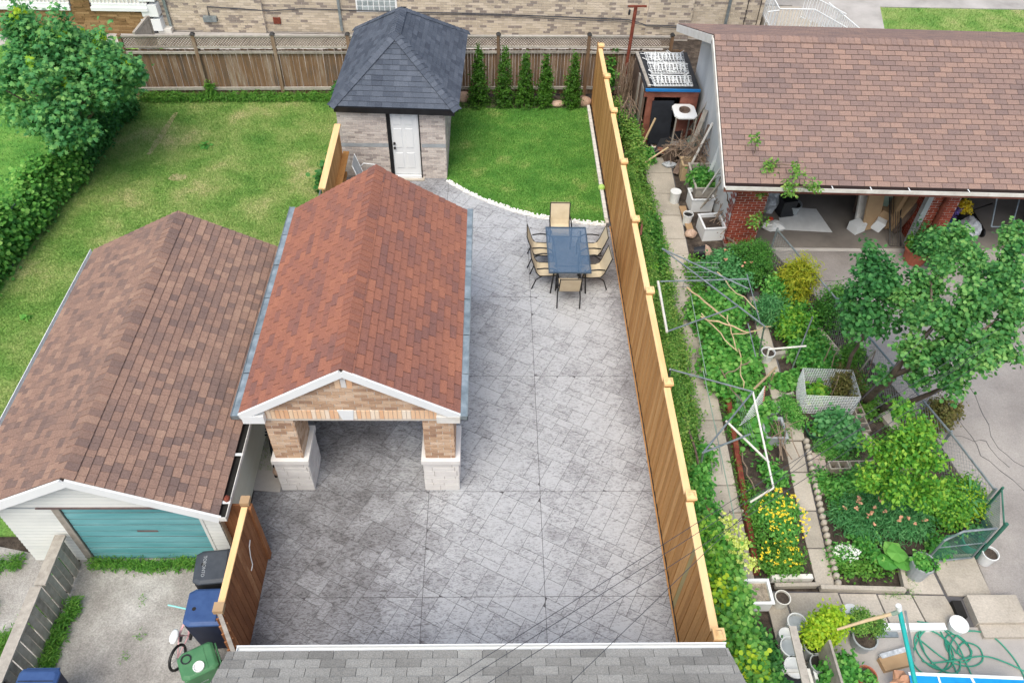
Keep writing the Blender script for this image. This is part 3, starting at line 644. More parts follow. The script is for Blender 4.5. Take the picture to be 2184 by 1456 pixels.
for (xa, xb) in ((XL - .09, XL - .005),):
    g.bb(xa, xb, YF - .03, YB, ZE - .09, ZE - .08); g.bb(xa, xa + .012, YF - .03, YB, ZE - .09, ZE + .015)
g.build('gutter', 'white', lg)
g = MB(); xa, xb = XR + .01, XR + .13
g.bb(xa, xb, YF - .05, YB, ZE - .11, ZE - .1); g.bb(xb - .012, xb, YF - .05, YB, ZE - .11, ZE + .0); g.bb(xa, xb, YF - .05, YF - .04, ZE - .11, ZE)
gt = g.build('gutter', 'offwhite', lg); MB().bb(xa, xb - .015, YF, 9.5, ZE - .098, ZE - .06).build('leaf_litter', 'dark', gt)
for y in (7.15, 8.1, 8.95): MB().bb(xa - .01, xb + .005, y, y + .05, ZE - .02, ZE - .005).build('hanger', 'white', gt)
MB().blob((XR + .075, 7.22, ZE + .03), (.045, .06, .05), 3).build('gutter_ball', 'rusty', gt)
MB().blob((XL + .08, YF - .12, ZE - .12), (.16, .12, .1), 4, .5).build('torn_flashing', 'offwhite', lg)
# walls
wy = 7.12; wl, wr = -8.02, -4.5; DL, DR, DT = -6.98, -4.8, 1.72
body = MB(); body.bb(wl + .02, wr - .02, wy + .06, YB - .2, -.02, 1.7)
body.build('wall', 'siding_in', lg)
fw = MB().bb(wl, DL, wy, wy + .06, -.02, 1.7).bb(DR, wr, wy, wy + .06, -.02, 1.7).build('front_wall', 'plastic_grey', lg)  # darker grey backing paints the shadow lines between the siding boards
def boards(parent, x0, x1, y, z0, z1, hh=.1, m='siding', ax='x', tri=None):
    z = z0
    while z < z1 - .02:
        a, b = x0, x1
        if tri:
            a = max(x0, tri[0] + (z - tri[3]) / (tri[4] - tri[3]) * (tri[1] - tri[0])) if z > tri[3] else x0; b = min(x1, tri[2] + (z - tri[3]) / (tri[4] - tri[3]) * (tri[1] - tri[2])) if z > tri[3] else x1
        if b - a > .05:
            mb = MB(); t = hh - .03  # gap bares the darker backing as a painted shadow line
            if ax == 'x':
                mb.add([(a, y - .016, z), (b, y - .016, z), (b, y - .004, z + t), (a, y - .004, z + t), (a, y + .002, z), (b, y + .002, z), (b, y + .002, z + t), (a, y + .002, z + t)],
                       [(0, 1, 2, 3), (7, 6, 5, 4), (0, 4, 5, 1), (1, 5, 6, 2), (2, 6, 7, 3), (3, 7, 4, 0)])
            else:
                mb.add([(y + .016, a, z), (y + .016, b, z), (y + .004, b, z + t), (y + .004, a, z + t), (y - .002, a, z), (y - .002, b, z), (y - .002, b, z + t), (y - .002, a, z + t)],
                       [(0, 1, 2, 3), (7, 6, 5, 4), (0, 4, 5, 1), (1, 5, 6, 2), (2, 6, 7, 3), (3, 7, 4, 0)])
            mb.build('siding_board', m, parent)
        z += hh
boards(fw, wl, DL - .1, wy, .0, 1.7); boards(fw, DR + .02, wr, wy, .0, 1.7)
gab = MB(); pts = [(wl - .3, wy, DT), (wr + .05, wy, DT), (XM, wy, ZR - .16)]
gab.add(pts + [(x, y + .06, z) for x, y, z in pts], [(0, 1, 2), (5, 4, 3), (0, 3, 4, 1), (1, 4, 5, 2), (2, 5, 3, 0)]); gab = gab.build('gable', 'plastic_grey', lg)
boards(gab, wl - .3, wr + .05, wy, DT + .02, ZR - .2, tri=(wl - .35, XM, wr + .1, DT, ZR - .14))
sw = MB().bb(wr - .03, wr, wy + .06, YB - .25, -.02, 1.7).build('side_wall', 'plastic_grey', lg)
boards(sw, wy + .02, YB - .3, wr, .0, 1.68, .1, 'siding_in', 'y')
MB().bb(DL - .12, DL, wy - .03, wy + .05, -.02, DT).build('door_jamb', 'greywood', lg)
MB().bb(DR, DR + .05, wy - .022, wy + .05, -.02, DT).build('door_jamb', 'siding', lg)
MB().bb(DL - .35, DR + .3, wy - .045, wy - .005, DT, DT + .022).build('drip_edge', 'rustmark', lg)
door = thing('overhead_door', None, None, (0, 0, 0)); door.parent = lg; door.location = -Vector(lg.location)
ORG[door.name] = (0, 0, 0)
bpy.data.objects.remove(door)
door = MB().bb(DL, DR, wy + .0135, wy + .06, 0, DT).build('overhead_door', 'rustmark', lg)
for i in range(9):
    z = i * DT / 9; MB().bb(DL + .01, DR - .01, wy + .008 - (i % 2) * .004, wy + .0125, z + .014, z + DT / 9 - .01).build('door_panel', 'teal', door)
MB().bb(-5.95, -5.6, wy + .0, wy + .007, .93, .985).build('paint_chip', 'rustmark', door)

# ================================================================== black roofed brick shed
sh = thing('garden_shed', 'pale brick shed with a dark slate coloured hip roof and a white door', 'shed', (-2.4, 20.8, 0))
E0 = (-4.12, 18.66, 2.3); _u, _v = (.99933, -.0366), (.0366, .99933); _q = lambda a, b, z: (E0[0] + _u[0] * a + _v[0] * b, E0[1] + _u[1] * a + _v[1] * b, z)
E1, E2, E3, K0, K1 = _q(3.33, 0, 2.3), _q(3.33, 4.42, 2.3), _q(0, 4.42, 2.3), _q(1.62, 1.5, 3.6), _q(1.62, 2.95, 3.6)
rd = MB(); rd.add([E0, E1, E2, E3, K0, K1] + [(x, y, z - .05) for x, y, z in (E0, E1, E2, E3)], [(0, 1, 4), (1, 2, 5, 4), (2, 3, 5), (3, 0, 4, 5), (9, 8, 7, 6), (0, 6, 7, 1), (1, 7, 8, 2), (2, 8, 9, 3), (3, 9, 6, 0)])
roof = rd.build('roof', 'felt_blue', sh); pcs = []
for a, b, t0, t1, s_ in ((E0, E1, K0, K0, 21), (E1, E2, K0, K1, 22), (E3, E0, K1, K0, 24), (E2, E3, K1, K1, 23)):
    pcs += slope(roof, a, b, t0, t1, 0, [.17, .22, .3, .26], rowh=.14, thick=.014, gap=.004, seed=s_)
lay(pcs, 'shingle', 'shingle_slate', roof, 300, 'shingles')
for e, k_ in ((E0, K0), (E1, K0), (E2, K1), (E3, K1)): ridgecaps(roof, e, (k_[0], k_[1], k_[2] + .02), 'shingle_slate', .3, .4, name='hip_cap')
ridgecaps(roof, (K0[0], K0[1], 3.615), (K1[0], K1[1], 3.615), 'shingle_slate', .3, .6)
MB().bar((E0[0] + .1, E0[1] + .02, 2.2), (E1[0] - .1, E1[1] + .02, 2.2), .06, .15).build('fascia', 'black', sh)
MB().bar((E1[0] - .12, E1[1] + .1, 2.2), (E2[0] - .12, E2[1] - .1, 2.2), .06, .15).build('fascia', 'black', sh)
MB().bar((E0[0] + .12, E0[1] + .1, 2.2), (E3[0] + .12, E3[1] - .1, 2.2), .06, .15).build('fascia', 'black', sh)
X0, X1, Y0, Y1 = -4.0, -1.17, 18.8, 22.6; dl, dr = -2.66, -1.84
wl_ = MB().bb(X0, dl, Y0, Y0 + .1, 0, 2.16).bb(dr, X1, Y0, Y0 + .1, 0, 2.16).bb(dl, dr, Y0, Y0 + .1, 2.03, 2.16).build('front_wall', 'mortar_light', sh)
wallbricks(wl_, (X0, Y0, .0), (1, 0, 0), [(0, 0), (dl - X0, 0), (dl - X0, 1.0), (0, 1.0)], 'brick_shed', .21, .07, 150, seed=31)
wallbricks(wl_, (X0, Y0, 1.12), (1, 0, 0), [(0, 0), (dl - X0, 0), (dl - X0, 1.04), (0, 1.04)], 'brick_shed', .21, .07, 60, seed=32)
wallbricks(wl_, (dr, Y0, .0), (1, 0, 0), [(0, 0), (X1 - dr, 0), (X1 - dr, 1.0), (0, 1.0)], 'brick_shed', .21, .07, 60, seed=33)
wallbricks(wl_, (dr, Y0, 1.12), (1, 0, 0), [(0, 0), (X1 - dr, 0), (X1 - dr, 1.04), (0, 1.04)], 'brick_shed', .21, .07, 60, seed=34)
MB().bb(X0, dl - .02, Y0 - .014, Y0 + .02, 1.005, 1.11).bb(dr + .02, X1, Y0 - .014, Y0 + .02, 1.005, 1.11).build('stone_band', 'plastic_grey', wl_)
sw = MB().bb(X1 - .1, X1, Y0 + .1, Y1, 0, 2.2).bb(X0, X0 + .1, Y0 + .1, Y1, 0, 2.2).bb(X0, X1, Y1, Y1 + .1, 0, 2.2).build('side_wall', 'mortar_light', sh)
wallbricks(sw, (X1, Y0, 0), (0, 1, 0), [(0, 0), (Y1 - Y0, 0), (Y1 - Y0, 2.16), (0, 2.16)], 'brick_shed', .21, .07, 0, seed=35)
dd = MB().bb(dl + .05, dr - .03, Y0 + .015, Y0 + .06, .12, 2.02).build('door', 'white', sh, bevel=.004)
for (a, b, z0_, z1_) in ((.12, .33, .25, .75), (.42, .63, .25, .75), (.12, .33, .9, 1.5), (.42, .63, .9, 1.5), (.12, .33, 1.6, 1.9), (.42, .63, 1.6, 1.9)):
    MB().bb(dl + a, dl + b, Y0 + .002, Y0 + .018, z0_ + .08, z1_ + .06).build('door_panel', 'white', dd, bevel=.008)
for z_ in (.98, 1.12): MB().lathe([(.03, -.06), (.035, -.02), (.02, 0)], (dl + .11, Y0 + .015, z_), 10, Matrix.Rotation(R(-90), 3, 'X')).build('door_knob', 'black', dd, smooth=True)
MB().bb(dl - .05, dl + .04, Y0 - .03, Y0 + .02, 0, 2.05).build('door_frame', 'black', sh)
MB().bb(dr - .03, dr + .0, Y0 - .02, Y0 + .02, 0, 2.05).build('door_frame', 'black', sh)
MB().bb(dl + .045, dr - .035, Y0 - .06, Y0 + .03, 0, .1).build('threshold', 'white', sh)
MB().bb(dl - .02, dr + .05, Y0 - .14, Y0 + .0, -.01, .035).build('step', 'concrete', sh)

# ================================================================== back fence (old brown boards, lattice top, capped posts)
def bfy(x): return 23.0 + (x + 11) * .034 if x < 1 else 23.42 + (x - 1) * .02
bf = thing('board_fence', 'long weathered brown board fence with a lattice top and capped posts behind the gardens', 'fence', (-3, 23.25, 0))
posts = [-10.93, -8.8, -6.47, -4.25, -1.9, .28, 3.05, 5.6]
x = posts[0]; bi = 0
while x < 6.0:
    w = rng.choice([.085, .095, .105]); y = bfy(x) + .02; zt = 1.5 + rng.uniform(-.015, .015)
    MB().box((x + w / 2, y + .012 * (bi % 2) + rng.uniform(-.004, .004), .04 + zt / 2), (w - .007, .018, zt), ry=rng.uniform(-.006, .006)).build('fence_board', 'oldwood', bf); x += w; bi += 1
for x in posts:
    y = bfy(x) - .03
    p = MB().bb(x - .05, x + .05, y - .05, y + .05, 0, 2.03).build('post', 'oldwood', bf)
    if x > -10: MB().box((x, y, 2.06), (.15, .15, .06), taper=.45).build('post_cap', 'black', p)
for a, b in zip(posts[:-1], posts[1:]):
    for z, hh, d in ((.28, .09, .05), (1.47, .07, .05), (1.64, .05, .06), (1.98, .05, .07)):
        MB().bar((a + .05, bfy(a) - .035, z), (b - .05, bfy(b) - .035, z + rng.uniform(-.01, .01)), d, hh).build('rail', 'greywood', bf)
    lt = MB(); s = a - .3
    while s < b:
        for sg, yo in ((1, .0), (-1, .012)):
            p0, p1 = (s, 1.66), (s + .3, 1.96)
            if sg < 0: p0, p1 = (s, 1.96), (s + .3, 1.66)
            if p0[0] < a: p0 = (a, p0[1] + (p1[1] - p0[1]) * (a - p0[0]) / .3)
            if p1[0] > b: p1 = (b, p0[1] + (p1[1] - p0[1]) * (b - p0[0]) / max(1e-6, p1[0] - p0[0]))
            if p1[0] - p0[0] > .02: lt.bar((p0[0], bfy(a) - .03 + yo, p0[1]), (p1[0], bfy(b) - .03 + yo, p1[1]), .008, .032, up=(0, 1, 0)) if False else lt.bar((p0[0], bfy(p0[0]) - .03 + yo, p0[1]), (p1[0], bfy(p1[0]) - .03 + yo, p1[1]), .008, .03)
        s += .085
    tag(lt.build('lattice', 'lattice', bf), kind='stuff')

# ================================================================== new cedar fence
nf = thing('cedar_fence', 'tall new cedar board fence with pale cap rail between patio and garden', 'fence', (3.25, 13, 0))
FX = 3.235; y = 4.3; k = 0
while y < 22.9:
    MB().box((FX + .012 + .006 * (k % 2), y + .07, .04 + 1.01), (.02, .124, 2.0), rx=rng.uniform(-.003, .003)).build('fence_board', 'cedar_green' if k == 13 else 'cedar', nf); y += .139; k += 1
for y in (4.75, 7.05, 9.47, 11.93, 14.28, 16.54, 18.9, 20.72, 22.52):
    p = MB().bb(FX + .03, FX + .14, y - .055, y + .055, 0, 2.12).build('post', 'cedar', nf)
    MB().box((FX + .07, y, 2.15), (.17, .17, .05)).box((FX + .07, y, 2.195), (.12, .12, .04), taper=.4).build('post_cap', 'cedar_cap', p)
ys = [4.3, 4.75, 7.05, 9.47, 11.93, 14.28, 16.54, 18.9, 20.72, 22.52]
for a, b in zip(ys[:-1], ys[1:]):
    MB().bb(FX - .02, FX + .1, a + .085 if a > 4.4 else a, b - .085, 2.055, 2.09).build('cap_rail', 'cedar_cap', nf)
    for z in (.3, 1.7): MB().bb(FX + .024, FX + .06, a, b, z, z + .09).build('rail', 'cedar', nf)
MB().bb(FX - .035, FX - .012, 4.3, 16.7, -.01, .02).build('base_board', 'cedar', nf)

# ================================================================== brick building across the back
bb_ = thing('brick_building', 'long tan brick building across the back with grey downspouts and a glass block window', 'building', (-2, 28, 0))
BY = 27.55; BL, BR = -11.6, 9.6
core = MB().bb(BL, BR, BY, BY + 9, -.05, 4.6).build('wall', 'mortar', bb_)
pil = MB(); PR = [(-10.05, -7.85, .12), (5.55, 7.1, .12)]
for a, b, d in PR: pil.bb(a, b, BY - d, BY, -.05, 4.6)
pil = pil.build('pilaster', 'mortar', bb_); pcs = []; gx0, gx1, gz = -4.62, -3.2, .76
def bk(x0, x1, y, z0, z1, s): return courses((x0, y, z0), (1, 0, 0), (0, 0, 1), [(0, 0), (x1 - x0, 0), (x1 - x0, z1 - z0), (0, z1 - z0)], .088, [.25], .014, .01, False, .125, s, .5, .014)
spans = [(BL, -10.05, 1), (-7.85, gx0, 2), (gx1, 5.55, 3), (7.1, BR, 4)]
for a, b, s in spans: pcs += bk(a, b, BY, 0, 2.46, 40 + s)
pcs += bk(gx0, gx1, BY, 0, gz, 51)
for a, b, d in PR: pcs += bk(a, b, BY - d, 0, 2.46, int(60 + a))
pcs.sort(key=lambda p: (p[0] - Vector((0, BY, 1.0))).length)
lay(pcs, 'brick', 'brick_tan', core, 300, 'bricks')
gb = MB().bb(gx0, gx1, BY - .02, BY + .05, gz, 1.72).build('glass_block_window', 'white', bb_)
gm = mk('glass_block', [c(120, 132, 136), c(176, 188, 190)], 12, rw=.5, rough=.15, spec=.8); 
for i in range(7):
    for j in range(5): MB().bb(gx0 + .05 + i * .19, gx0 + .05 + i * .19 + .165, BY - .035, BY, gz + .05 + j * .18, gz + .05 + j * .18 + .155).build('glass_block', gm, gb, bevel=.015)
for (xa, xb, za, zb) in ((-11.15, -11.5, .15, 3), (-5.2, -5.85, .1, 3), (8.35, 8.9, .1, 3)):
    MB().bar((xa, BY - .06, za), (xa * .985 + xb * .015, BY - .06, zb), .09, .07).build('downspout', 'metal', bb_)
MB().bb(-11.55, -11.1, BY - .3, BY, 0, .16).build('splash_block', 'offwhite', bb_)
MB().bb(-9.05, -8.6, BY - .26, BY - .1, .5, .66) 
MB().bb(-9.9, -9.45, BY - .27, BY - .125, .42, .6).build('junction_box', 'metal', bb_)
MB().bb(-7.55, -7.3, BY - .06, BY - .015, .3, .52).build('vent', 'rusty', bb_)
cb = MB(); pts = [(-9.7, BY - .16, .6), (-9.7, BY - .16, .92), (-8.5, BY - .17, .86), (-7.6, BY - .1, .78), (-6.5, BY - .06, .86), (-3, BY - .05, .8), (0, BY - .05, .78), (2.6, BY - .05, .72), (4.9, BY - .05, .66), (5.5, BY - .2, .55), (7.3, BY - .17, .5), (8.2, BY - .05, .45)]
cb.tube(pts, .018, 5); cb.tube([(p[0], p[1] - .03, p[2] - .05 + .03 * math.sin(i * 2)) for i, p in enumerate(pts[5:])], .014, 5); cb.build('wall_cable', 'cable', bb_)
for a in (9.0, 9.45): MB().bb(a, a + .02, BY - .03, BY, 0, 3).build('wall_groove', 'dark', bb_)
# left neighbour: ledge stone wall with white window rails
lb = thing('stone_building', 'brown ledge stone building at the top left with white railed openings and quoins', 'building', (-16, 28, 0))
LY = 27.25; core = MB().bb(-34, -11.62, LY, LY + 9, -.05, 4.5).build('wall', 'grout', lb)
lay(sorted(courses((-34, LY, 0), (1, 0, 0), (0, 0, 1), [(0, 0), (22.3, 0), (22.3, .92), (0, .92)], .075, [.22, .34, .48], .006, .03, False, None, 77, 1.2, .004), key=lambda p: -p[0].x), 'ledge_stone', 'stone_ledge', core, 300, 'ledge_stones')
lay(courses((-14.2, LY, .92), (1, 0, 0), (0, 0, 1), [(0, 0), (.62, 0), (.62, 1.4), (0, 1.4)], .075, [.22, .34], .006, .03, False, None, 78, 1.2, .004), 'ledge_stone', 'stone_ledge', core, 300, 'ledge_stones')
for (a, b) in ((-24, -14.25), (-13.55, -11.65)):
    r_ = MB().bb(a, b, LY - .12, LY + .05, .82, .94).bb(a + .05, b, LY - .08, LY + .04, .94, 1.06).build('window_sill', 'white', lb)
    MB().bb(a, b, LY - .02, LY - .008, 1.06, 2.2).build('opening', 'offwhite', lb)
    xx = a + .1
    while xx < b - .05: MB().bb(xx, xx + .025, LY - .07, LY - .04, 1.06, 1.9).build('baluster', 'white', r_); xx += .13
for z in (.12, .62, 1.14, 1.66): MB().bb(-12.0 + .1 * (z > .4), -11.35, LY - .06, LY + .3, z, z + .4).build('quoin', 'white', lb)
# grey side gate seen behind the board fence
gg = thing('side_gate', 'grey wooden side gate standing behind the left end of the board fence', 'gate', (-10.6, 25, 0))
ga, gb_ = Vector((-11.33, 24.85, 1.15)), Vector((-11.26, 26.05, 1.15))
MB().bar((ga.x, ga.y, .55), (gb_.x, gb_.y, .55), .03, 1.05).build('gate_panel', 'greywood', gg)
MB().bar(ga, gb_, .08, .08).build('rail', 'greywood', gg)
MB().bb(gb_.x - .05, gb_.x + .05, gb_.y - .02, gb_.y + .08, 0, 1.15).build('post', 'greywood', gg)

# ================================================================== right hand garage (rose shingles)
rg_ = thing('double_garage', 'wide double garage with a rose brown shingle roof, white gable wall and red brick piers', 'garage', (11, 18, 0))
EX0, EX1 = 5.52, 22.0; E = ((EX0, 15.4, 2.34), (EX1, 15.0, 2.34)); K = ((EX0, 18.86, 4.25), (EX1, 18.46, 4.25)); B = ((EX0, 22.7, 2.75), (EX1, 22.3, 2.75))
rd = MB(); lo = lambda p: (p[0], p[1], p[2] - .1)
rd.add([E[0], E[1], K[1], K[0], B[1], B[0]] + [lo(p) for p in (E[0], E[1], K[1], K[0], B[1], B[0])], [(0, 1, 2, 3), (3, 2, 4, 5), (9, 8, 7, 6), (11, 10, 8, 9), (0, 6, 7, 1), (0, 3, 9, 6), (3, 5, 11, 9), (5, 4, 10, 11), (1, 7, 8, 2), (2, 8, 10, 4)])
roof = rd.build('roof', 'felt', rg_)
cl = lambda a, b, x: tuple(a[i] + (b[i] - a[i]) * (x - a[0]) / (b[0] - a[0]) for i in range(3))
pcs = slope(roof, E[0], cl(E[0], E[1], 16), K[0], cl(K[0], K[1], 16), 0, [.305], half=.1525, seed=61, gap=.012)
pcs += slope(roof, cl(B[0], B[1], 16), B[0], cl(K[0], K[1], 16), K[0], 0, [.305], half=.1525, seed=62)
pcs = [p for p in pcs]
lay(pcs, 'shingle', 'shingle_rose', roof, 300, 'shingles')
ridgecaps(roof, (K[0][0], K[0][1], 4.26), (16, K[0][1] - .254, 4.26), 'shingle_rose', .3, .5, step=.15)
MB().bar((EX0 - .02, 18.86, 4.13), (EX0 - .02, 22.7, 2.63), .03, .2).build('rake_board', 'offwhite', rg_)
MB().bar((EX0 - .02, 18.86, 4.13), (EX0 - .02, 15.38, 2.2), .03, .16).build('rake_board', 'offwhite', rg_)
g = MB(); g.bar((EX0, 15.335, 2.25), (EX1, 14.935, 2.25), .13, .01).bar((EX0, 15.27, 2.29), (EX1, 14.87, 2.29), .012, .1); gt = g.build('gutter', 'offwhite', rg_)
for x in (8.0, 8.9, 9.8, 11.2, 12.6): MB().bar((x, 15.38 - (x - 5.5) * .0243, 2.345), (x, 15.26 - (x - 5.5) * .0243, 2.345), .02, .01).build('gutter_strap', 'white', gt)
MB().bar((EX0, 15.39, 2.16), (EX1, 14.985, 2.16), .03, .1).build('fascia', 'redframe', rg_)
GX = 6.12
gw = MB(); pts = [(GX, 16.1, 0), (GX, 22.0, 0), (GX, 22.0, 2.9), (GX, 18.86, 4.12), (GX, 16.1, 2.6)]
gw.add(pts + [(x + .2, y, z) for x, y, z in pts], [(4, 3, 2, 1, 0), (5, 6, 7, 8, 9), (0, 1, 6, 5), (1, 2, 7, 6), (2, 3, 8, 7), (3, 4, 9, 8), (4, 0, 5, 9)]); gw.build('gable_wall', 'stucco', rg_)
MB().bb(GX + .2, 22, 21.8, 22, 0, 2.7).build('back_wall', 'conc_grey', rg_)
MB().bb(GX, EX1, 15.3, 15.6, 2.1, 2.19) 
def pier(x0, x1, y0, y1):
    p = MB().bb(x0, x1, y0, y1, 0, 2.6).build('pier', 'mortar', rg_)
    w = x1 - x0; d = y1 - y0
    wallbricks(p, (x0, y0, .01), (1, 0, 0), [(0, 0), (w, 0), (w, 2.5), (0, 2.5)], 'brick_red', .215, .075, 200, seed=int(x0 * 9), gap=.016)
    wallbricks(p, (x1, y0, .01), (0, 1, 0), [(0, 0), (d, 0), (d, 2.5), (0, 2.5)], 'brick_red', .215, .075, 0, seed=int(x0 * 8), gap=.016)
    wallbricks(p, (x0, y1, .01), (0, -1, 0), [(0, 0), (d, 0), (d, 2.5), (0, 2.5)], 'brick_red', .215, .075, 100, seed=int(x0 * 7), gap=.016)
pier(6.13, 6.88, 16.02, 16.5); pier(11.0, 11.75, 16.05, 18.3); pier(15.6, 16.2, 16, 16.5)
MB().bb(10.86, 10.99, 15.95, 16.1, 0, 2.3).build('door_trim', 'plastic_grey', rg_)
MB().tube([(11.35, 15.98, 0), (11.35, 15.98, 2.3)], .06, 8).build('downpipe', 'rusty', rg_)

# ================================================================== garden ground on the right
struct(MB().prism([(3.3, 4.0), (3.3, 23.2), (6.1, 23.6), (6.1, 16.0), (7.2, 15.9), (8.2, 13.4), (9.25, 9.9), (9.4, 7.75), (8.95, 7.12), (5.0, 6.6), (3.6, 4.0)], -.055, .0), 'garden_soil', 'soil')
path = struct(MB().prism([(4.28, 6.3), (4.74, 6.3), (5.3, 19.4), (4.55, 19.4)], -.05, .008), 'garden_path', 'grout')
yy = 6.45
while yy < 19.2:
    ln = rng.choice([.62, .78, .98]); t0 = (yy - 6.3) / 13.1; t1 = (yy + ln - 6.3) / 13.1
    a0, b0, a1, b1 = 4.28 + .2 * t0, 4.76 + .5 * t0, 4.28 + .2 * t1, 4.76 + .5 * t1
    MB().prism([(a0, yy + .012), (b0, yy + .012), (b1, yy + ln - .012), (a1, yy + ln - .012)], .0, .028 + rng.uniform(0, .008)).build('slab', 'concrete', path); yy += ln
p2 = struct(MB().prism([(5.88, 6.5), (6.2, 6.5), (6.46, 9.66), (6.1, 9.66)], -.05, .01).prism([(6.1, 9.9), (6.45, 9.9), (6.6, 14.2), (6.3, 14.2)], -.05, .01), 'inner_path', 'grout')
for (pts) in ([(5.86, 6.53), (6.19, 6.53), (6.23, 7.25), (5.9, 7.25)], [(5.9, 7.28), (6.23, 7.28), (6.28, 8.04), (5.94, 8.04)], [(5.95, 8.07), (6.29, 8.07), (6.36, 8.92), (6.02, 8.92)], [(6.02, 8.95), (6.36, 8.95), (6.44, 9.68), (6.09, 9.68)], [(6.02, 9.72), (6.52, 9.72), (6.56, 10.2), (6.2, 10.2)],
    [(6.1, 10.5), (6.42, 10.5), (6.44, 11.3), (6.13, 11.3)], [(6.13, 11.33), (6.45, 11.33), (6.48, 12.1), (6.18, 12.1)], [(6.18, 12.13), (6.5, 12.13), (6.54, 13.0), (6.26, 13.0)], [(6.27, 13.03), (6.56, 13.03), (6.6, 14.0), (6.33, 14.0)]):
    MB().prism(pts, 0, .03 + rng.uniform(0, .01)).build('slab', 'concrete', p2)
# scalloped edging stones
edg = struct(MB().prism([(6.2, 6.5), (6.27, 6.5), (6.55, 9.7), (6.48, 9.7)], -.05, .011), 'stone_edging', 'grout')
for i in range(24):
    t = i / 23; x, y = 6.235 + .28 * t ** 1.1, 6.55 + 3.1 * t
    o = MB().lathe([(.055, 0), (.06, .1), (.05, .14), (.03, .155)], (x, y, 0), 9).build('edging_stone', 'concrete', edg, smooth=True)
pv = struct(MB().prism([(6.42, 8.5), (6.66, 8.5), (6.8, 9.4), (6.58, 9.4)], -.05, .01), 'paver_strip', 'grout')
for i in range(6):
    for j in range(2):
        x, y = 6.40 + i * .032 + j * .135, 8.42 + i * .165
        MB().bb(x, x + .125, y, y + .155, 0, .045 + (i % 2) * .004).build('paver', 'paver', pv)
# cinder blocks
def cinder(x, y, rz, label):
    o = MB()
    L, W_, H = .4, .19, .17
    for dx in (-.19, .0, .19): o.box((dx, 0, H / 2), (.03, W_, H))
    for dy in (-.085, .085): o.box((0, dy, H / 2), (L + .01, .026, H - .004))
    r = MB(); ca, sa = math.cos(rz), math.sin(rz); r.v = [(x + a * ca - b * sa, y + a * sa + b * ca, z) for a, b, z in o.v]; r.f = o.f
    tag(r.build('cinder_block', 'block'), label, 'cinder block', 'hollow cinder blocks edging the beds')
for i, l in enumerate(('hollow cinder block at the west end of the row by the pavers', 'second hollow cinder block from the pavers in the short row', 'third hollow cinder block from the pavers in the short row', 'hollow cinder block at the east end of the row under the lime tree')):
    cinder(6.98 + i * .42, 9.02 + i * .01, R(1), l)
for i, l in enumerate(('hollow cinder block beside the corner of the white mesh pen', 'hollow cinder block second from the white mesh pen', 'hollow cinder block farthest from the white mesh pen')):
    cinder(7.84 - i * .02, 10.9 - i * .42, R(92), l)
# timber bed edges
def timber(p, q, w, h, m, name, label, cat='board'): return tag(MB().bar((p[0], p[1], h / 2), (q[0], q[1], h / 2), w, h).build(name, m), label, cat)
timber((6.13, 11.96), (7.49, 12.25), .1, .16, 'greywood', 'bed_board', 'wide weathered board edging the north end of the empty soil bed')
timber((6.17, 11.31), (7.11, 11.52), .04, .1, 'greywood', 'bed_board', 'thin weathered board edging the south end of the empty soil bed')
timber((6.09, 10.78), (6.59, 10.94), .05, .1, 'greywood', 'bed_board', 'short weathered board left of the white mesh pen')
timber((7.76, 9.9), (8.2, 8.7), .1, .12, 'greywood', 'bed_board', 'weathered beam edging the green bed beside the dark soil')
timber((4.61, 8.02), (5.27, 8.04), .05, .1, 'greywood', 'bed_board', 'low weathered board across the yellow flower bed')
timber((4.82, 6.75), (5.18, 11.5), .1, .14, 'rusty', 'bed_beam', 'long dark red brown beam along the east side of the slab path', 'beam')
timber((5.06, 6.65), (5.8, 6.66), .09, .14, 'offwhite', 'rusty_pipe', 'white pipe with rust patches lying at the south end of the flower bed', 'pipe')
timber((5.1, 6.52), (5.85, 6.53), .07, .1, 'concrete', 'concrete_kerb', 'short concrete kerb at the foot of the yellow flower bed', 'kerb')
timber((5.9, 6.47), (7.4, 6.42), .08, .12, 'concrete', 'concrete_kerb', 'long concrete kerb closing the south side of the big bed', 'kerb')
timber((7.42, 6.44), (7.5, 7.0), .07, .12, 'concrete', 'concrete_kerb', 'short concrete kerb beside the grey bucket of greens', 'kerb')
# front slabs by the gate
fs_ = struct(MB().prism([(4.9, 5.2), (8.3, 5.2), (9.0, 7.15), (7.5, 7.15), (7.45, 6.4), (4.9, 6.45)], -.054, .0), 'slab_terrace', 'grout')
for pts in ([(4.9, 5.55), (5.28, 5.55), (5.22, 6.4), (4.9, 6.42)], [(5.31, 5.78), (6.25, 5.78), (6.2, 6.4), (5.25, 6.4)], [(6.28, 5.78), (6.93, 5.78), (6.88, 6.37), (6.23, 6.38)], [(6.96, 5.78), (7.58, 5.78), (7.5, 6.35), (6.91, 6.36)], [(7.61, 5.78), (8.2, 5.8), (8.1, 6.33), (7.53, 6.34)],
            [(7.5, 6.38), (8.1, 6.36), (8.04, 7.1), (7.52, 7.1)], [(8.16, 6.34), (8.95, 6.3), (8.95, 7.15), (8.1, 7.12)], [(4.9, 4.4), (5.34, 4.4), (5.28, 5.52), (4.9, 5.52)], [(4.9, 3.5), (5.3, 3.5), (5.34, 4.37), (4.9, 4.37)]):
    MB().prism(pts, .0, .03).build('slab', 'concrete', fs_)
struct(MB().bb(3.6, 40, -3, 5.2, -.055, .004), 'lower_patio', 'conc_lower')
struct(MB().bb(5.4, 9.5, 3.0, 5.76, -.05, .022), 'raised_slab', 'conc_lower')
st = thing('concrete_steps', 'low concrete steps at the right edge beside the leaning mesh gate', 'steps', (8.9, 5.8, 0))
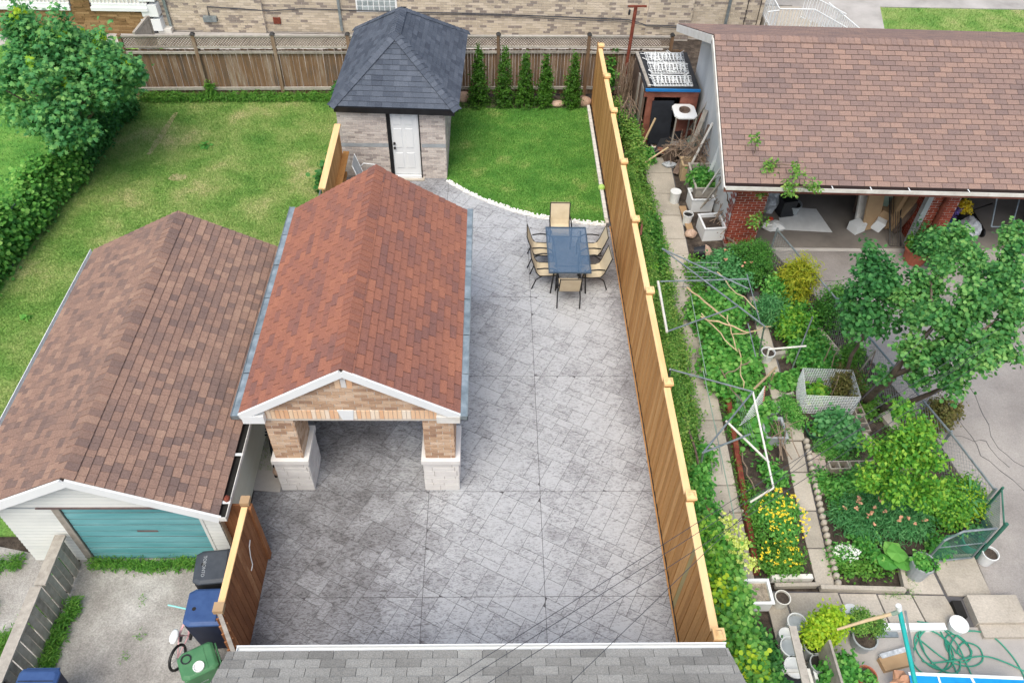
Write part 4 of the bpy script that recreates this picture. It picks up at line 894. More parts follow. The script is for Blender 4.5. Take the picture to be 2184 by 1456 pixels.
MB().bb(8.42, 9.3, 5.78, 6.28, 0, .16).build('step', 'concrete', st); MB().bb(8.45, 9.35, 5.55, 5.775, 0, .1).build('step', 'concrete', st)
tag(MB().bb(8.14, 8.3, 5.9, 6.2, 0, .12).build('gully_block', 'dark'), 'dark gully opening between the slabs and the concrete steps', 'gully')

# ================================================================== chain link fences
def chain(name, pts, h, label, m='wire', step=.1, rail='metal'):
    t = thing(name, label, 'fence', (pts[0][0], pts[0][1], 0)); mb = MB()
    for a, b in zip(pts[:-1], pts[1:]): meshwire(mb, a, b, h, step)
    tag(mb.build('wire_mesh', m, t), kind='stuff')
    for a, b in zip(pts[:-1], pts[1:]): MB().tube([(a[0], a[1], h + .03), (b[0], b[1], h + .03)], .022, 7).build('top_rail', rail, t)
    for a in pts: MB().tube([(a[0], a[1], 0), (a[0], a[1], h + .08)], .027, 7).build('post', rail, t)
    return t
chain('chain_link_fence', [(7.1, 15.4), (7.85, 12.9), (8.45, 10.9), (8.95, 9.2), (9.25, 7.9)], .95, 'chain link fence with pale blue top rail between the garden and the driveway')
chain('chain_link_fence', [(-11.2, 22.9), (-11.45, 18.6), (-11.62, 15.0), (-11.8, 11.5), (-12, 8)], 1.0, 'green meshed chain link fence overgrown with vines left of the dry lawn', 'wiregreen')
chain('chain_link_fence', [(-4.2, 22.9), (-4.22, 20.2), (-4.22, 18.2), (-4.24, 15.4)], 1.05, 'chain link fence with a bent grey rail between the shed and the dry lawn', 'wiregreen', .08)
chain('chain_link_fence', [(3.48, 9.0), (3.46, 6.6), (3.45, 4.2)], 1.2, 'chain link fence half hidden behind the vines along the cedar fence', 'wire', .08)
chain('chain_link_fence', [(9.35, 5.9), (9.95, 6.35)], .9, 'grey mesh gate leaf leaning by the steps at the right edge', 'wire', .08)
# green chain link gate, standing ajar
gt = thing('garden_gate', 'green wrapped chain link gate standing open at the garden entrance', 'gate', (8.5, 7.2, 0)); mb = MB(); meshwire(mb, (7.95, 6.95), (8.85, 7.05), .95, .06, z0=.1); meshwire(mb, (8.95, 7.1), (9.3, 7.85), .95, .05, z0=.1); tag(mb.build('wire_mesh', 'wiregreen', gt), kind='stuff')
MB().tube([(7.95, 6.95, .08), (8.0, 6.96, .85), (8.25, 7, 1.08), (8.85, 7.05, 1.1), (8.87, 7.05, .08), (7.95, 6.95, .08)], .022, 7).build('frame', 'metal', gt)
MB().tube([(7.98, 6.955, .6), (8.86, 7.05, .6)], .012, 6).build('brace', 'metal', gt)
MB().tube([(9.0, 7.08, 0), (9.0, 7.08, 1.2)], .033, 8).tube([(9.3, 7.85, 0), (9.3, 7.85, 1.15)], .024, 8).tube([(9.0, 7.08, 1.1), (9.3, 7.85, 1.1)], .016, 7).build('post', 'wiregreen', gt)
tag(MB().prism([(7.55, 12.9), (7.75, 12.95), (8.75, 9.6), (8.5, 9.6)], 0, .1).build('low_wall', 'concrete'), 'low whitewashed kerb wall under the driveway fence', 'wall')

# ================================================================== pots, buckets, tubs
def pot(name, label, cat, x, y, r, h, m, soil='soil', plant=None, rim=.012, z=0, group=None, tilt=None, handle=False, lid=False):
    t = thing(name, label, cat, (x, y, z), group); prof = [(r * .8, 0), (r * .98, h * .9), (r * 1.06, h * .9), (r * 1.06, h), (r * .93, h), (r * .9, h * .7)]
    if lid: prof = [(r * .86, 0), (r, h * .94), (r * 1.07, h * .94), (r * 1.07, h), (r * .95, h), (r * .93, h * .97), (0.01, h * .97)]
    MB().lathe(prof, (x, y, z), 20, tilt).build('body', m, t, smooth=False)
    if not lid and soil: MB().lathe([(r * .86, h * .72), (r * .885, h * .86)], (x, y, z), 16, tilt).build('soil_fill' if soil == 'soil' else 'inside', soil, t)
    if handle:
        MB().tube([(x + r * 1.06 * math.cos(a), y + r * 1.06 * math.sin(a) * .9 - .03, z + h * .92 - .05 * math.sin(a)) for a in [math.pi * i / 8 for i in range(9)]], .006, 5).build('handle', 'plastic_white', t)
    if plant:
        mat, hh, n, size, shp = plant
        foliage('foliage', mat, [(x, y, z + h + hh * .35, r * 1.1, r * 1.1, hh * .6, n)], size, shp, t, clump=.06)
    return t
pot('bucket', 'white lidded pail standing on the slab path next to the compost boxes', 'bucket', 5.08, 17.78, .14, .38, 'plastic_white', lid=True)
pot('bucket', 'white pail half hidden behind the lidded pail and the leafy tub', 'bucket', 5.27, 16.85, .13, .34, 'plastic_white', soil='dark')
pot('flower_pot', 'black pot tipped on its side at the brush pile by the path', 'pot', 5.22, 15.5, .16, .28, 'plastic_black', 'dark', tilt=Matrix.Rotation(R(75), 3, Vector((.2, 1, 0))), z=.16)
pot('bucket', 'white ring pot of dark soil under the white bent stick', 'bucket', 6.24, 11.96, .15, .28, 'plastic_white')
pot('flower_pot', 'grey tub holding a small rounded green bush by the lattice', 'pot', 5.92, 10.36, .16, .3, 'plastic_grey', plant=('green', .25, 500, .045, 'oval'))
pot('bucket', 'tall grey bucket with leafy greens and an orange rim by the green gate', 'bucket', 7.72, 6.75, .2, .46, 'plastic_grey', plant=('green', .12, 420, .05, 'round'))
pot('bucket', 'white bucket of brown soil outside the open green gate', 'bucket', 9.11, 7.01, .14, .3, 'plastic_white')
pot('flower_pot', 'wide black tub of young leaves inside the mesh fence', 'pot', 9.02, 7.6, .24, .32, 'plastic_black', plant=('deep', .08, 120, .07, 'round'))
pot('flower_pot', 'teal pot behind the green gate', 'pot', 8.96, 7.31, .2, .22, 'hose')
pot('flower_pot', 'grey pot with long iris leaves beside the driveway fence', 'pot', 9.01, 7.98, .15, .3, 'plastic_grey', plant=('deep', .45, 60, .34, 'thin'))
pot('flower_pot', 'tan soil pot beside the white planter tub', 'pot', 5.1, 6.19, .13, .3, 'offwhite')
pot('bucket', 'green washtub half sunk in the bed under the leafy mound', 'pot', 6.76, 9.9, .2, .16, 'deepgreen', plant=('green', .15, 120, .07, 'round'))
for i, (u, v, lb_, r, h, ld) in enumerate(((1678,1348,'open white pail at the top of the cluster beside the wood board', .16, .36, 0), (1672,1392, 'open white pail with its handle hanging out, middle of the cluster', .17, .38, 0), (1688,1440, 'white lidded pail at the bottom of the cluster by the black crate', .17, .4, 1), (1663,1368,'white pail wedged at the back of the pail cluster', .13, .3, 0))):
    pass
pot('bucket', 'open white pail at the top of the cluster beside the wood board', 'bucket', 5.21, 5.72, .16, .36, 'plastic_white', soil='plastic_grey', handle=True)
pot('bucket', 'open white pail with its handle hanging out, middle of the cluster', 'bucket', 4.99, 5.3, .17, .38, 'plastic_white', soil='plastic_grey', handle=True)
pot('bucket', 'white lidded pail at the bottom of the cluster above the black roller crate', 'bucket', 4.97, 4.97, .17, .38, 'plastic_white', lid=True)
pot('bucket', 'white pail wedged at the back of the pail cluster', 'bucket', 5.0, 5.54, .12, .28, 'plastic_white', lid=True)
pot('bucket', 'round white lid pail standing behind the potted shrub', 'bucket', 6.22, 5.91, .15, .3, 'plastic_white', lid=True)
pot('bucket', 'pale grey round tub at the edge of the hose slab', 'bucket', 8.05, 5.74, .15, .2, 'plastic_white', lid=True)
pot('flower_pot', 'grey pot with red rim line behind the wood board', 'pot', 5.37, 5.32, .15, .36, 'plastic_grey', soil='dark')
pot('flower_pot', 'green glass planter behind the wood board near the bottom edge', 'pot', 5.4, 5.03, .16, .36, 'plastic_grey', soil='dark')
pot('flower_pot', 'terracotta pot with small green leaves at the bottom edge', 'pot', 6.15, 4.87, .16, .26, 'terracotta', plant=('green', .05, 120, .05, 'round'))
pot('flower_pot', 'dark green striped pot behind the lime leaved shrub', 'pot', 5.47, 5.66, .15, .3, 'deepgreen')
pot('flower_pot', 'dark grey pot with soft feathery leaves left of the terracotta pot', 'pot', 5.89, 4.96, .17, .22, 'plastic_black', plant=('deep', .16, 600, .05, 'spray'))

def tub(name, label, x, y, sx, sy, h, m, fill='soil', rz=0, cat='planter'):
    t = thing(name, label, cat, (x, y, 0)); ca, sa = math.cos(rz), math.sin(rz)
    mb = MB(); wv = .022
    for (cx, cy, wx, wy_) in ((-sx / 2 + wv / 2, 0, wv, sy), (sx / 2 - wv / 2, 0, wv, sy), (0, -sy / 2 + wv / 2, sx - 2 * wv - .002, wv), (0, sy / 2 - wv / 2, sx - 2 * wv - .002, wv)):
        mb.box((x + cx * ca - cy * sa, y + cx * sa + cy * ca, h / 2), (wx, wy_, h), rz=rz)
    mb.build('side', m, t)
    rm = MB()
    for (cx, cy, wx, wy_) in ((-sx / 2, 0, .05, sy + .05), (sx / 2, 0, .05, sy + .05), (0, -sy / 2, sx - .055, .05), (0, sy / 2, sx - .055, .05)):
        rm.box((x + cx * ca - cy * sa, y + cx * sa + cy * ca, h + .012), (wx, wy_, .022), rz=rz)
    rm.build('rim', m, t)
    MB().box((x, y, h * .75), (sx - 2 * wv - .004, sy - 2 * wv - .004, .04), rz=rz).build('fill', fill, t)
    return t
tub('foam_planter', 'white foam planter of sandy soil on the slabs below the hydrangea', 4.67, 6.29, .46, .42, .3, 'white', fill='sandy')
tub('foam_planter', 'white foam planter with dark soil by the tied brush bundle', 5.81, 16.45, .55, .6, .4, 'white', rz=.1)
tub('foam_planter', 'white foam box holding the leafy bush beside the gable wall', 5.74, 17.62, .6, .5, .4, 'white', rz=.05)
wb = tub('compost_box', 'tall weathered board compost box with twigs on its back edge', 5.95, 18.15, .8, 1.15, .62, 'greywood', fill='dark', cat='box')
wb2 = tub('compost_box', 'shallow cream rimmed box piled with dead branches', 6.0 - .1, 19.0, .95, .4, .5, 'canestick', fill='twig', cat='box')
tr = tub('wire_tray', 'white framed sieve tray of dry seed husks by the red oxide shed', 5.08, 20.85, .48, .95, .06, 'offwhite', fill='boulder', cat='tray')
tub('roller_crate', 'white crate with a black drum at the bottom edge', 4.93, 4.6, .45, .6, .4, 'offwhite', fill='plastic_black', cat='crate')
tub('foam_planter', 'white oval bath planter of green sprouts at the bottom edge', 5.54, 4.7, .5, .4, .3, 'white', cat='planter')
tub('wash_planter', 'grey white tub of sprouting greens at the top of the bare soil bed', 5.85, 9.85, .42, .5, .26, 'plastic_grey')

# ================================================================== junk corner
def brush(cx, cy, n, label, ln=1.0, z=.1, dirn=None, spread=.5, h=.3, name='brush_pile'):
    mb = MB()
    for i in range(n):
        a = (dirn if dirn is not None else rng.uniform(0, 3.14)) + rng.gauss(0, spread); x, y = cx + rng.gauss(0, .15), cy + rng.gauss(0, .15); zz = z + rng.random() * h; L = ln * rng.uniform(.5, 1)
        p = (x - math.cos(a) * L / 2, y - math.sin(a) * L / 2, zz); q = (x + math.cos(a) * L / 2, y + math.sin(a) * L / 2, zz + rng.uniform(-.05, .35))
        mb.tube(wob(p, q, 3, .04, i), [.012, .01, .008, .004], 4)
    return tag(mb.build(name, 'twig'), label, 'branches')
rs = thing('tool_shelter', 'low red oxide tool shelter with a blue edge and white wire racks on its roof', 'shelter', (5.2, 21.8, 0))
X0, X1, Y0, Y1, H = 4.42, 5.98, 20.65, 22.9, 1.78
MB().bb(X0, X1, Y0, Y1, H - .06, H).build('roof_board', 'plastic_black', rs)
MB().bb(X0, X1, Y0 - .06, Y0 - .01, H - .03, H + .04).build('edge_trim', 'bluetrim', rs)
MB().bb(X0, X1, Y0 + .02, Y0 + .07, H - .24, H - .065).build('lintel', 'redframe', rs)
MB().bb(X0 + .1, X0 + .3, Y0 + .02, Y0 + .12, 0, H - .24).bb(X1 - .5, X1, Y0 + .02, Y0 + .1, 0, H - .245).build('front_board', 'redframe', rs)
MB().bb(X0, X0 + .05, Y0 + .1, Y1, 0, H - .07).bb(X1 - .05, X1, Y0 + .1, Y1, 0, H - .07).bb(X0, X1, Y1 - .04, Y1, 0, H - .065).build('side_panel', 'bark', rs)
MB().bb(X0 - .02, X0 + .02, Y0 + .2, Y0 + .5, 0, H - .07).bb(X0 - .03, X0 + .02, Y0 + .9, Y0 + 1.1, 0, H - .07).build('side_slat', 'greywood', rs)
for i in range(3):
    t = thing('wire_rack', ('white wire rack lying nearest the blue edge of the shelter roof', 'white wire rack lying in the middle of the shelter roof', 'white wire rack lying at the back of the shelter roof')[i], 'rack', (5.1, 21.1 + i * .65, H), 'wire racks on the shelter roof')
    y0, y1 = 20.8 + i * .68, 21.42 + i * .68; z = H + .03 + .02 * (i % 2)
    MB().tube([(X0 + .28, y0, z), (X1 - .18, y0 + .03, z), (X1 - .14, y1, z), (X0 + .24, y1, z), (X0 + .28, y0, z)], .012, 6).build('frame', 'white', t)
    mb = MB()
    for k in range(13): xx = X0 + .32 + k * .085; mb.tube([(xx, y0, z + .02 * (k % 2)), (xx - .01, y1, z)], .009, 4)
    for k in range(6): mb.tube([(X0 + .28, y0 + .1 * k + .05, z + .01), (X1 - .18, y0 + .1 * k + .07, z + .02)], .008, 4)
    for k in range(26): xx, yy = X0 + rng.uniform(.25, 1.35), rng.uniform(y0 - .04, y1 - .05); a_ = rng.uniform(0, 3.1); mb.tube([(xx, yy, z + .03), (xx + .16 * math.cos(a_), yy + .16 * math.sin(a_), z + rng.uniform(.02, .09))], .009, 4)
    for k in range(9): xx = X0 + .4 + k * .11; mb.bar((xx, y0 + .15, z + .03), (xx + .03, y0 + .5, z + .04), .035, .008)
    tag(mb.build('bars', 'white', t), kind='stuff')
tag(MB().bar((X0 + .12, Y0 + .1, H + .04), (X0 + .02, Y1 - .1, H + .04), .09, .04).build('roof_batten', 'greywood'), 'loose pale batten lying along the left edge of the shelter roof', 'batten')
tb = thing('stove_table', 'square white stove top table with a round pot hole by the red oxide shelter', 'table', (5.55, 20.26, 0))
x, y = 5.55, 20.26
for i in range(4):
    pass
ring = MB(); n = 16; sq = []
for k in range(n):
    a = 2 * math.pi * (k + .5) / n; m_ = max(abs(math.cos(a)), abs(math.sin(a))); sq.append((math.cos(a) / m_ * .32, math.sin(a) / m_ * .38))
vs = [(x + p[0], y + p[1], z) for z in (1.31, 1.35) for p in sq] + [(x + .15 * math.cos(2 * math.pi * (k + .5) / n), y + .02 + .15 * math.sin(2 * math.pi * (k + .5) / n), z) for z in (1.31, 1.35) for k in range(n)]
fs = []
for k in range(n):
    l = (k + 1) % n; fs += [(n + k, n + l, 3 * n + l, 3 * n + k), (l, k, 2 * n + k, 2 * n + l), (k, l, n + l, n + k), (2 * n + l, 2 * n + k, 3 * n + k, 3 * n + l)]
ring.add(vs, fs).build('top', 'white', tb)
for a in (-.28, .28):
    for b_ in (-.33, .33): MB().bb(x + a - .02, x + a + .02, y + b_ - .02, y + b_ + .02, 0, 1.31).build('leg', 'greywood', tb)
tag(MB().lathe([(.1, 1.1), (.14, 1.29), (.16, 1.4), (.145, 1.4), (.1, 1.2)], (x, y + .02, 0), 16).build('stock_pot', 'bark'), 'dark round pot sunk in the white stove top table', 'pot')
def lean(name, label, cat, p, q, w, h, m): return tag(MB().bar(p, q, w, h).build(name, m), label, cat)
lean('slate_panel', 'dark slatted panel tilted over the junk by the sieve tray', 'panel', (5.02, 19.88, 0.15), (5.52, 20.78, 0.45), .5, .04, 'plastic_black')
lean('dark_sheet', 'large dark grey sheet lying in front of the shelter opening', 'sheet', (5.0, 20.45, .15), (4.98, 20.62, 1.45), .62, .03, 'felt_blue')
tag(MB().lathe([(.3, 0), (.3, .04), (.22, .08), (.02, .09)], (6.05, 20.12, 0.45), 18).build('bin_lid', 'mint', smooth=False), 'round pale green bin lid on the junk pile', 'lid')
tag(MB().lathe([(.28, 0), (.28, .03), (.02, .06)], (5.58, 20.15, 0.3), 18).build('bin_lid', 'plastic_grey'), 'round grey lid behind the pale green bin lid', 'lid')
tag(MB().lathe([(.3, 0), (.3, .03), (.02, .05)], (5.23, 20.1, 0.2), 18).build('bin_lid', 'rusty'), 'round rust brown lid next to the sieve tray', 'lid')
tag(MB().box((5.26, 19.87, .18), (.36, .3, .36), rz=.1).build('wood_crate', 'bark'), 'small dark brown crate standing on the path by the compost box', 'crate')
tag(MB().blob((5.19, 19.48, .08), (.2, .12, .09), 5, .2).build('plastic_sack', 'bag'), 'crumpled white and green sack lying on the path', 'sack')
lean('basin', 'grey metal basin propped beside the dry cane bundle', 'basin', (4.17, 22.79, 0.2), (4.44, 22.07, 0.3), .3, .25, 'metal')
for i, (a, b, w, m, lb_) in enumerate((((4.28, 19.85, 0), (4.72, 20.11, 1.2), .05, 'canestick', 'thin pale pole leaning across the junk towards the shelter'),
    ((3.37, 18.42, 0.1), (5.06, 19.4, 0.7), .04, 'canestick', 'long cane slanting over the slab path'),
    ((5.88, 20.81, 0.2), (6.17, 20.23, 1.7), .09, 'greywood', 'dark plank leaning on the white gable wall'),
    ((6.23, 20.56, 0.2), (6.33, 20.16, 1.7), .07, 'bark', 'narrow dark board leaning on the white gable wall'),
    ((5.59, 18.88, 0.2), (6.11, 19.24, 1.6), .06, 'offwhite', 'white painted slat leaning by the compost box'),
    ((5.94, 18.21, 0.2), (6.2, 18.32, 1.7), .09, 'white', 'white window frame slat leaning on the gable corner'),
    ((6.16, 18.36, 0.1), (6.19, 17.96, 1.5), .09, 'greywood', 'grey plank leaning between white slats at the gable corner'),
    ((6.25, 18.03, 0.1), (6.18, 17.68, 1.4), .12, 'teal', 'teal painted strip leaning at the gable corner'),
    ((5.26, 17.51, 0.08), (5.31, 16.31, 0.08), .18, 'cardboard', 'brown timber plank lying beside the path'),
    ((4.24, 17.6, 0), (3.66, 15.02, 1.1), .05, 'redframe', 'short rusty stake standing in the hedge strip'),
    ((5.27, 14.47, 0.1), (5.54, 14.59, 0.6), .04, 'greywood', 'short stick by the rose bushes'))):
    lean('leaning_' + ('plank' if w > .06 else 'pole'), lb_, 'plank' if w > .06 else 'pole', a, b, w, .03, m)
for i, (a, b, w, m, lb_) in enumerate(((( 5.75, 18.9, .1), (6.05, 19.3, 1.5), .1, 'bark', 'dark warped board leaning high on the gable wall behind the planks'), ((5.7, 19.6, .1), (6.05, 19.9, 1.6), .14, 'greywood', 'wide grey board leaning on the gable wall by the stove table'),
    ((5.8, 20.1, .1), (6.06, 20.2, 1.3), .12, 'rusty', 'rusty strip leaning between stove table and gable wall'), ((5.7, 17.7, .1), (6.06, 17.3, 1.7), .1, 'offwhite', 'tall white frame slat leaning near the gable corner'),
    ((5.75, 17.4, .1), (6.06, 17.0, 1.5), .1, 'greywood', 'grey slat leaning beside the tall white frame slat'), ((5.3, 19.0, .1), (5.7, 19.7, .5), .16, 'bark', 'short brown plank lying over the lids'))):
    lean('leaning_plank', lb_, 'plank', a, b, w, .03, m)
brush(5.5, 19.8, 50, 'mixed sticks and twigs heaped in front of the shelter', 1.0, .1, .9, .9, .5)
brush(4.2, 21.3, 50, 'dry stalks heaped between the cedar fence and the shelter', 1.1, .1, 1.4, .4, .9)
# clothes pole and dry canes
t = thing('clothes_pole', 'rusty brown T shaped clothes line pole behind the red oxide shelter', 'pole', (4.25, 23.1, 0))
MB().tube([(4.2, 23.0, 0), (4.3, 23.2, 3.0)], .055, 8).build('mast', 'rusty', t); MB().bar((4.07, 23.2, 3.02), (4.62, 23.22, 3.02), .05, .05).build('crossbar', 'rusty', t)
MB().blob((4.12, 23.15, 2.86), (.04, .04, .09), 1).build('pulley', 'plastic_black', t)
mb = MB()
for i in range(60):
    a = rng.uniform(0, 6.28); r = rng.uniform(0, .3); x, y = 4.15 + r * math.cos(a), 22.3 + r * 1.8 * math.sin(a)
    mb.tube(wob((x, y, 0), (x + rng.uniform(-.15, .2), y + rng.uniform(-.2, .4), rng.uniform(.9, 1.9)), 3, .05, i), .009, 4)
tag(mb.build('cane_bundle', 'twig'), 'bundle of dry brown canes leaning round the clothes pole', 'canes')
brush(6.0, 19.3, 60, 'tangle of bare branches piled by the gable wall', 1.3, .3, 1.5, .7, .7)
brush(6.48, 16.82, 70, 'brush bundle piled at the foot of the bare tree', 1.5, .05, .9, .3, .5)
brush(6.46, 17.64, 40, 'upright twigs against the brick pier corner', 1.2, .3, 1.2, .4, 1.0)
brush(5.87, 9.49, 10, 'few bare sticks lying on the vine bed', 1.0, .1, 1.4, .6, .3)
tag(MB().blob((5.49, 15.56, .12), (.22, .2, .16), 9, .12).build('rock', 'boulder', smooth=False), 'rough grey rock by the tipped black pot', 'rock')
tag(MB().blob((5.28, 16.31, .1), (.16, .14, .12), 19, .12).build('rock', 'boulder'), 'pale rock lying below the brown timber plank', 'rock')

# ================================================================== things in the open garage bays
tag(MB().prism([(7.75, 16.6), (9.1, 16.5), (8.95, 17.5), (7.9, 17.6)], .032, .045).build('floor_sheet', 'plastic_white'), 'white sheet spread on the garage floor under buckets', 'sheet')
pot('bucket', 'wide grey open bucket standing on the white floor sheet', 'bucket', 8.21, 17.35, .22, .28, 'plastic_grey', soil='dark', z=.05)
pot('bucket', 'tall pale grey bucket behind the open bucket in the left bay', 'bucket', 8.17, 17.98, .19, .4, 'plastic_grey', z=.05)
tag(MB().blob((7.57, 17.46, 0.3), (.3, .25, .35), 6, .22).build('plastic_sack', 'bag'), 'shiny grey filled plastic sack in the left garage bay', 'sack')
tag(MB().blob((7.36, 17.71, 0.35), (.22, .2, .35), 7, .22).build('plastic_sack', 'plastic_black'), 'black plastic sack behind the grey sack in the left bay', 'sack')
tag(MB().blob((7.53, 16.66, 0.1), (.32, .2, .12), 8, .25).build('plastic_sack', 'plastic_white'), 'flat white plastic sack on the front of the floor sheet', 'sack')
tag(MB().lathe([(.12, 0), (.2, .1), (.22, .12), (.2, .12), (.1, .02)], (6.88, 16.98, 0.5), 16).build('wok_pan', 'plastic_black'), 'round black pan by the left brick pier', 'pan')
tag(MB().box((7.52, 17.58, 0.6, ), (.25, .2, .15), rz=.4).build('toolbox', 'red'), 'small orange red box on the sacks in the left bay', 'box')
tag(MB().blob((7.51, 16.88, 0.15), (.07, .07, .06), 2, .3).build('plastic_toy', 'red'), 'small bright red plastic piece lying on the floor sheet', 'toy')
tag(MB().box((6.93, 17.12, 0.7), (.55, .3, .7)).build('storage_box', 'plastic_grey'), 'grey storage box against the left brick pier', 'box')
for i, (u, v, z, sx, sz, m, rz, lb_) in enumerate(((1865,425,.5,.6,1.0,'white',1.2,'white board leaning at the back of the right side clutter'), (1878,445,.6,.05,1.3,'cardboard',1.2,'tall brown cardboard sheet in the right side clutter'),
    (1895,460,.5,.5,.9,'plastic_grey',1.1,'grey flat carton leaning in the right side clutter'), (1872,478,.3,.4,.5,'cardboard',.9,'small open cardboard box at the front of the clutter'), (1880,492,.15,.35,.3,'white',.7,'white carton on the floor at the front of the clutter'),
    (1915,460,.7,.08,1.4,'cardboard',1.25,'long brown board standing against the bay side'), (1908,430,.8,.3,1.0,'mint',1.2,'green grey panel in the right side clutter'), (1930,455,.7,.06,1.5,'bark',1.25,'dark narrow plank standing against the bay side'))):
    x, y = {0: (10.76, 17.45), 1: (10.86, 17.24), 2: (10.82, 16.88), 3: (10.49, 16.67), 4: (10.4, 16.47), 5: (10.87, 16.48), 6: (10.96, 17.08), 7: (10.96, 16.38)}[i]
    tag(MB().box((x, y + .3, .05 + sz / 2), (sx * .6 + .05, .5, sz), rz=rz - 1.2, ry=R(18)).build('board_stack' if sz > .6 else 'carton', m), lb_, 'board' if sz > .6 else 'carton')
for (x, y, sx, sy, sz, rz, ry, m, lb_, ct) in ((10.1, 16.75, .5, .05, 1.0, .3, .25, 'cardboard', 'flattened brown carton leaning beside the wire rack', 'carton'), (9.95, 17.0, .45, .06, 1.2, .2, .3, 'offwhite', 'tall cream panel leaning beside the flattened carton', 'panel'),
    (10.35, 17.2, .4, .5, 1.1, 0, .1, 'mint', 'grey green cupboard panel behind the wire rack', 'panel'), (10.7, 17.0, .12, .7, 1.5, 0, .12, 'cardboard', 'long plywood board standing against the bay side wall', 'board'), (9.75, 16.6, .35, .3, .25, .5, 0, 'white', 'open white carton on the garage floor', 'carton'),
    (10.2, 17.5, .6, .1, 1.4, .1, .2, 'bark', 'dark brown door leaf leaning at the back of the clutter', 'board'), (8.0, 17.3, .4, .35, .5, .2, 0, 'plastic_black', 'black tub behind the wide grey bucket', 'tub'), (7.1, 17.2, .35, .3, .6, .1, 0, 'cardboard', 'brown storage carton beside the left brick pier', 'carton'),
    (11.95, 17.3, .4, .5, .9, 0, 0, 'plastic_black', 'dark shelving box beside the brick pier in the far bay', 'box'), (12.3, 17.6, .5, .4, .8, .2, 0, 'redframe', 'dull red box behind the lilac asters', 'box')):
    tag(MB().box((x, y, .04 + sz / 2), (sx, sy, sz), rz=rz, ry=ry if sx < .2 or sy > .3 else 0, rx=-ry if sy < .2 else 0).build({'panel': 'leaning_sheet', 'board': 'leaning_board'}.get(ct, 'storage_' + ct), m), lb_, ct)
t = thing('metal_rack', 'black wire rack leaning at the mouth of the left bay by the white trim', 'rack', (10.5, 16.3, 0))
MB().tube([(10.45, 15.95, .03), (10.75, 15.95, .03), (10.8, 17.0, .9), (10.5, 17.0, .9), (10.45, 15.95, .03)], .018, 6).build('frame', 'black', t)
for k in range(5): MB().tube([(10.47 + k * .06, 15.97, .05), (10.54 + k * .06, 16.98, .9)], .008, 5).build('rod', 'black', t)
t = pot('flower_pot', 'pot of bright yellow chrysanthemums in the far garage bay', 'pot', 12.75, 17.1, .2, .3, 'plastic_black', z=.03, plant=('yellow', .35, 500, .06, 'round'))
t = pot('flower_pot', 'pot of lilac asters left of the yellow chrysanthemums', 'pot', 12.3, 16.9, .2, .3, 'plastic_black', z=.03, plant=('purple', .3, 380, .05, 'round'))
t = pot('flower_pot', 'dark leafy pot behind the yellow chrysanthemums', 'pot', 12.9, 17.7, .22, .35, 'plastic_black', z=.03, plant=('deep', .35, 400, .08, 'oval'))
tag(MB().blob((12.6, 16.4, .3), (.3, .25, .32), 12, .22).build('plastic_sack', 'bag'), 'grey plastic sack in front of the yellow flowers', 'sack')
tag(MB().box((12.0, 16.55, .22), (.4, .3, .4), rz=.3).build('storage_box', 'bin_blue'), 'blue box beside the brick pier in the far bay', 'box')
tag(MB().box((11.95, 16.2, .12), (.45, .3, .02), rz=.4).build('paper_sheet', 'white'), 'white sheet lying on the blue box', 'sheet')
lean('broom', 'red handled broom leaning in the far bay', 'broom', (12.0, 16.4, .1), (12.2, 17.4, 1.4), .03, .03, 'red')
t = thing('cart_frame', 'blue and white tube cart frame standing in the far garage bay', 'cart', (13.4, 16.6, .03))
MB().tube([(13.2, 16.4, .35), (13.75, 16.4, .35), (14.0, 17.2, 1.3), (13.35, 17.2, 1.3), (13.2, 16.4, .35)], .022, 7).build('frame', 'gutterblue', t)
MB().tube([(13.0, 16.4, .3), (13.0, 17.1, .35), (13.2, 16.8, .8)], .025, 7).build('brace', 'black', t)
for y in (16.4, 17.0): MB().lathe([(.12, -.02), (.12, .02)], (13.05, y, .15), 14, Matrix.Rotation(R(90), 3, 'Y')).build('wheel', 'black', t)
tag(MB().lathe([(.3, -.06), (.34, 0), (.3, .06), (.2, .05)], (14.6, 16.9, .36), 20, Matrix.Rotation(R(90), 3, 'Y')).build('spare_tyre', 'black'), 'black tyre at the right edge inside the far bay', 'tyre')
# front steps with white railings behind the garage
t = thing('front_stairs', 'concrete porch stairs with white iron railings behind the rose roof', 'stairs', (10.6, 27.5, 0))
MB().bb(9.7, 11.3, 26.3, 28.6, 0, .75).build('landing', 'concrete', t)
for i in range(4): MB().bb(11.31 + i * .3, 11.61 + i * .3, 26.3, 27.6, 0, .65 - i * .16).build('step', 'concrete', t)
def rail(a, b, h=.9, step=.11, tt=t):
    a, b = Vector(a), Vector(b); mb = MB(); mb.tube([a + Vector((0, 0, h)), b + Vector((0, 0, h))], .022, 5)
    mb.tube([a + Vector((0, 0, .08)), b + Vector((0, 0, .08))], .015, 4)
    o = mb.build('railing', 'white', tt); n = int((b - a).length / step); q = MB()
    for i in range(n + 1): p = a.lerp(b, i / max(1, n)); q.tube([p + Vector((0, 0, .02)), p + Vector((.02 * math.sin(i * 2), 0, h / 2)), p + Vector((0, 0, h))], .012, 4)
    q.build('balusters', 'white', o)
rail((9.72, 26.33, .75), (10.9, 26.33, .75)); rail((9.3, 26.2, .1), (9.72, 26.33, .1), 1.5); rail((10.9, 26.33, .75), (12.5, 26.33, .0)); rail((11.0, 27.6, .75), (12.6, 27.6, .05)); rail((13.0, 25.6, .0), (12.3, 28.6, .0)); rail((9.72, 26.33, .75), (9.72, 28.5, .75))

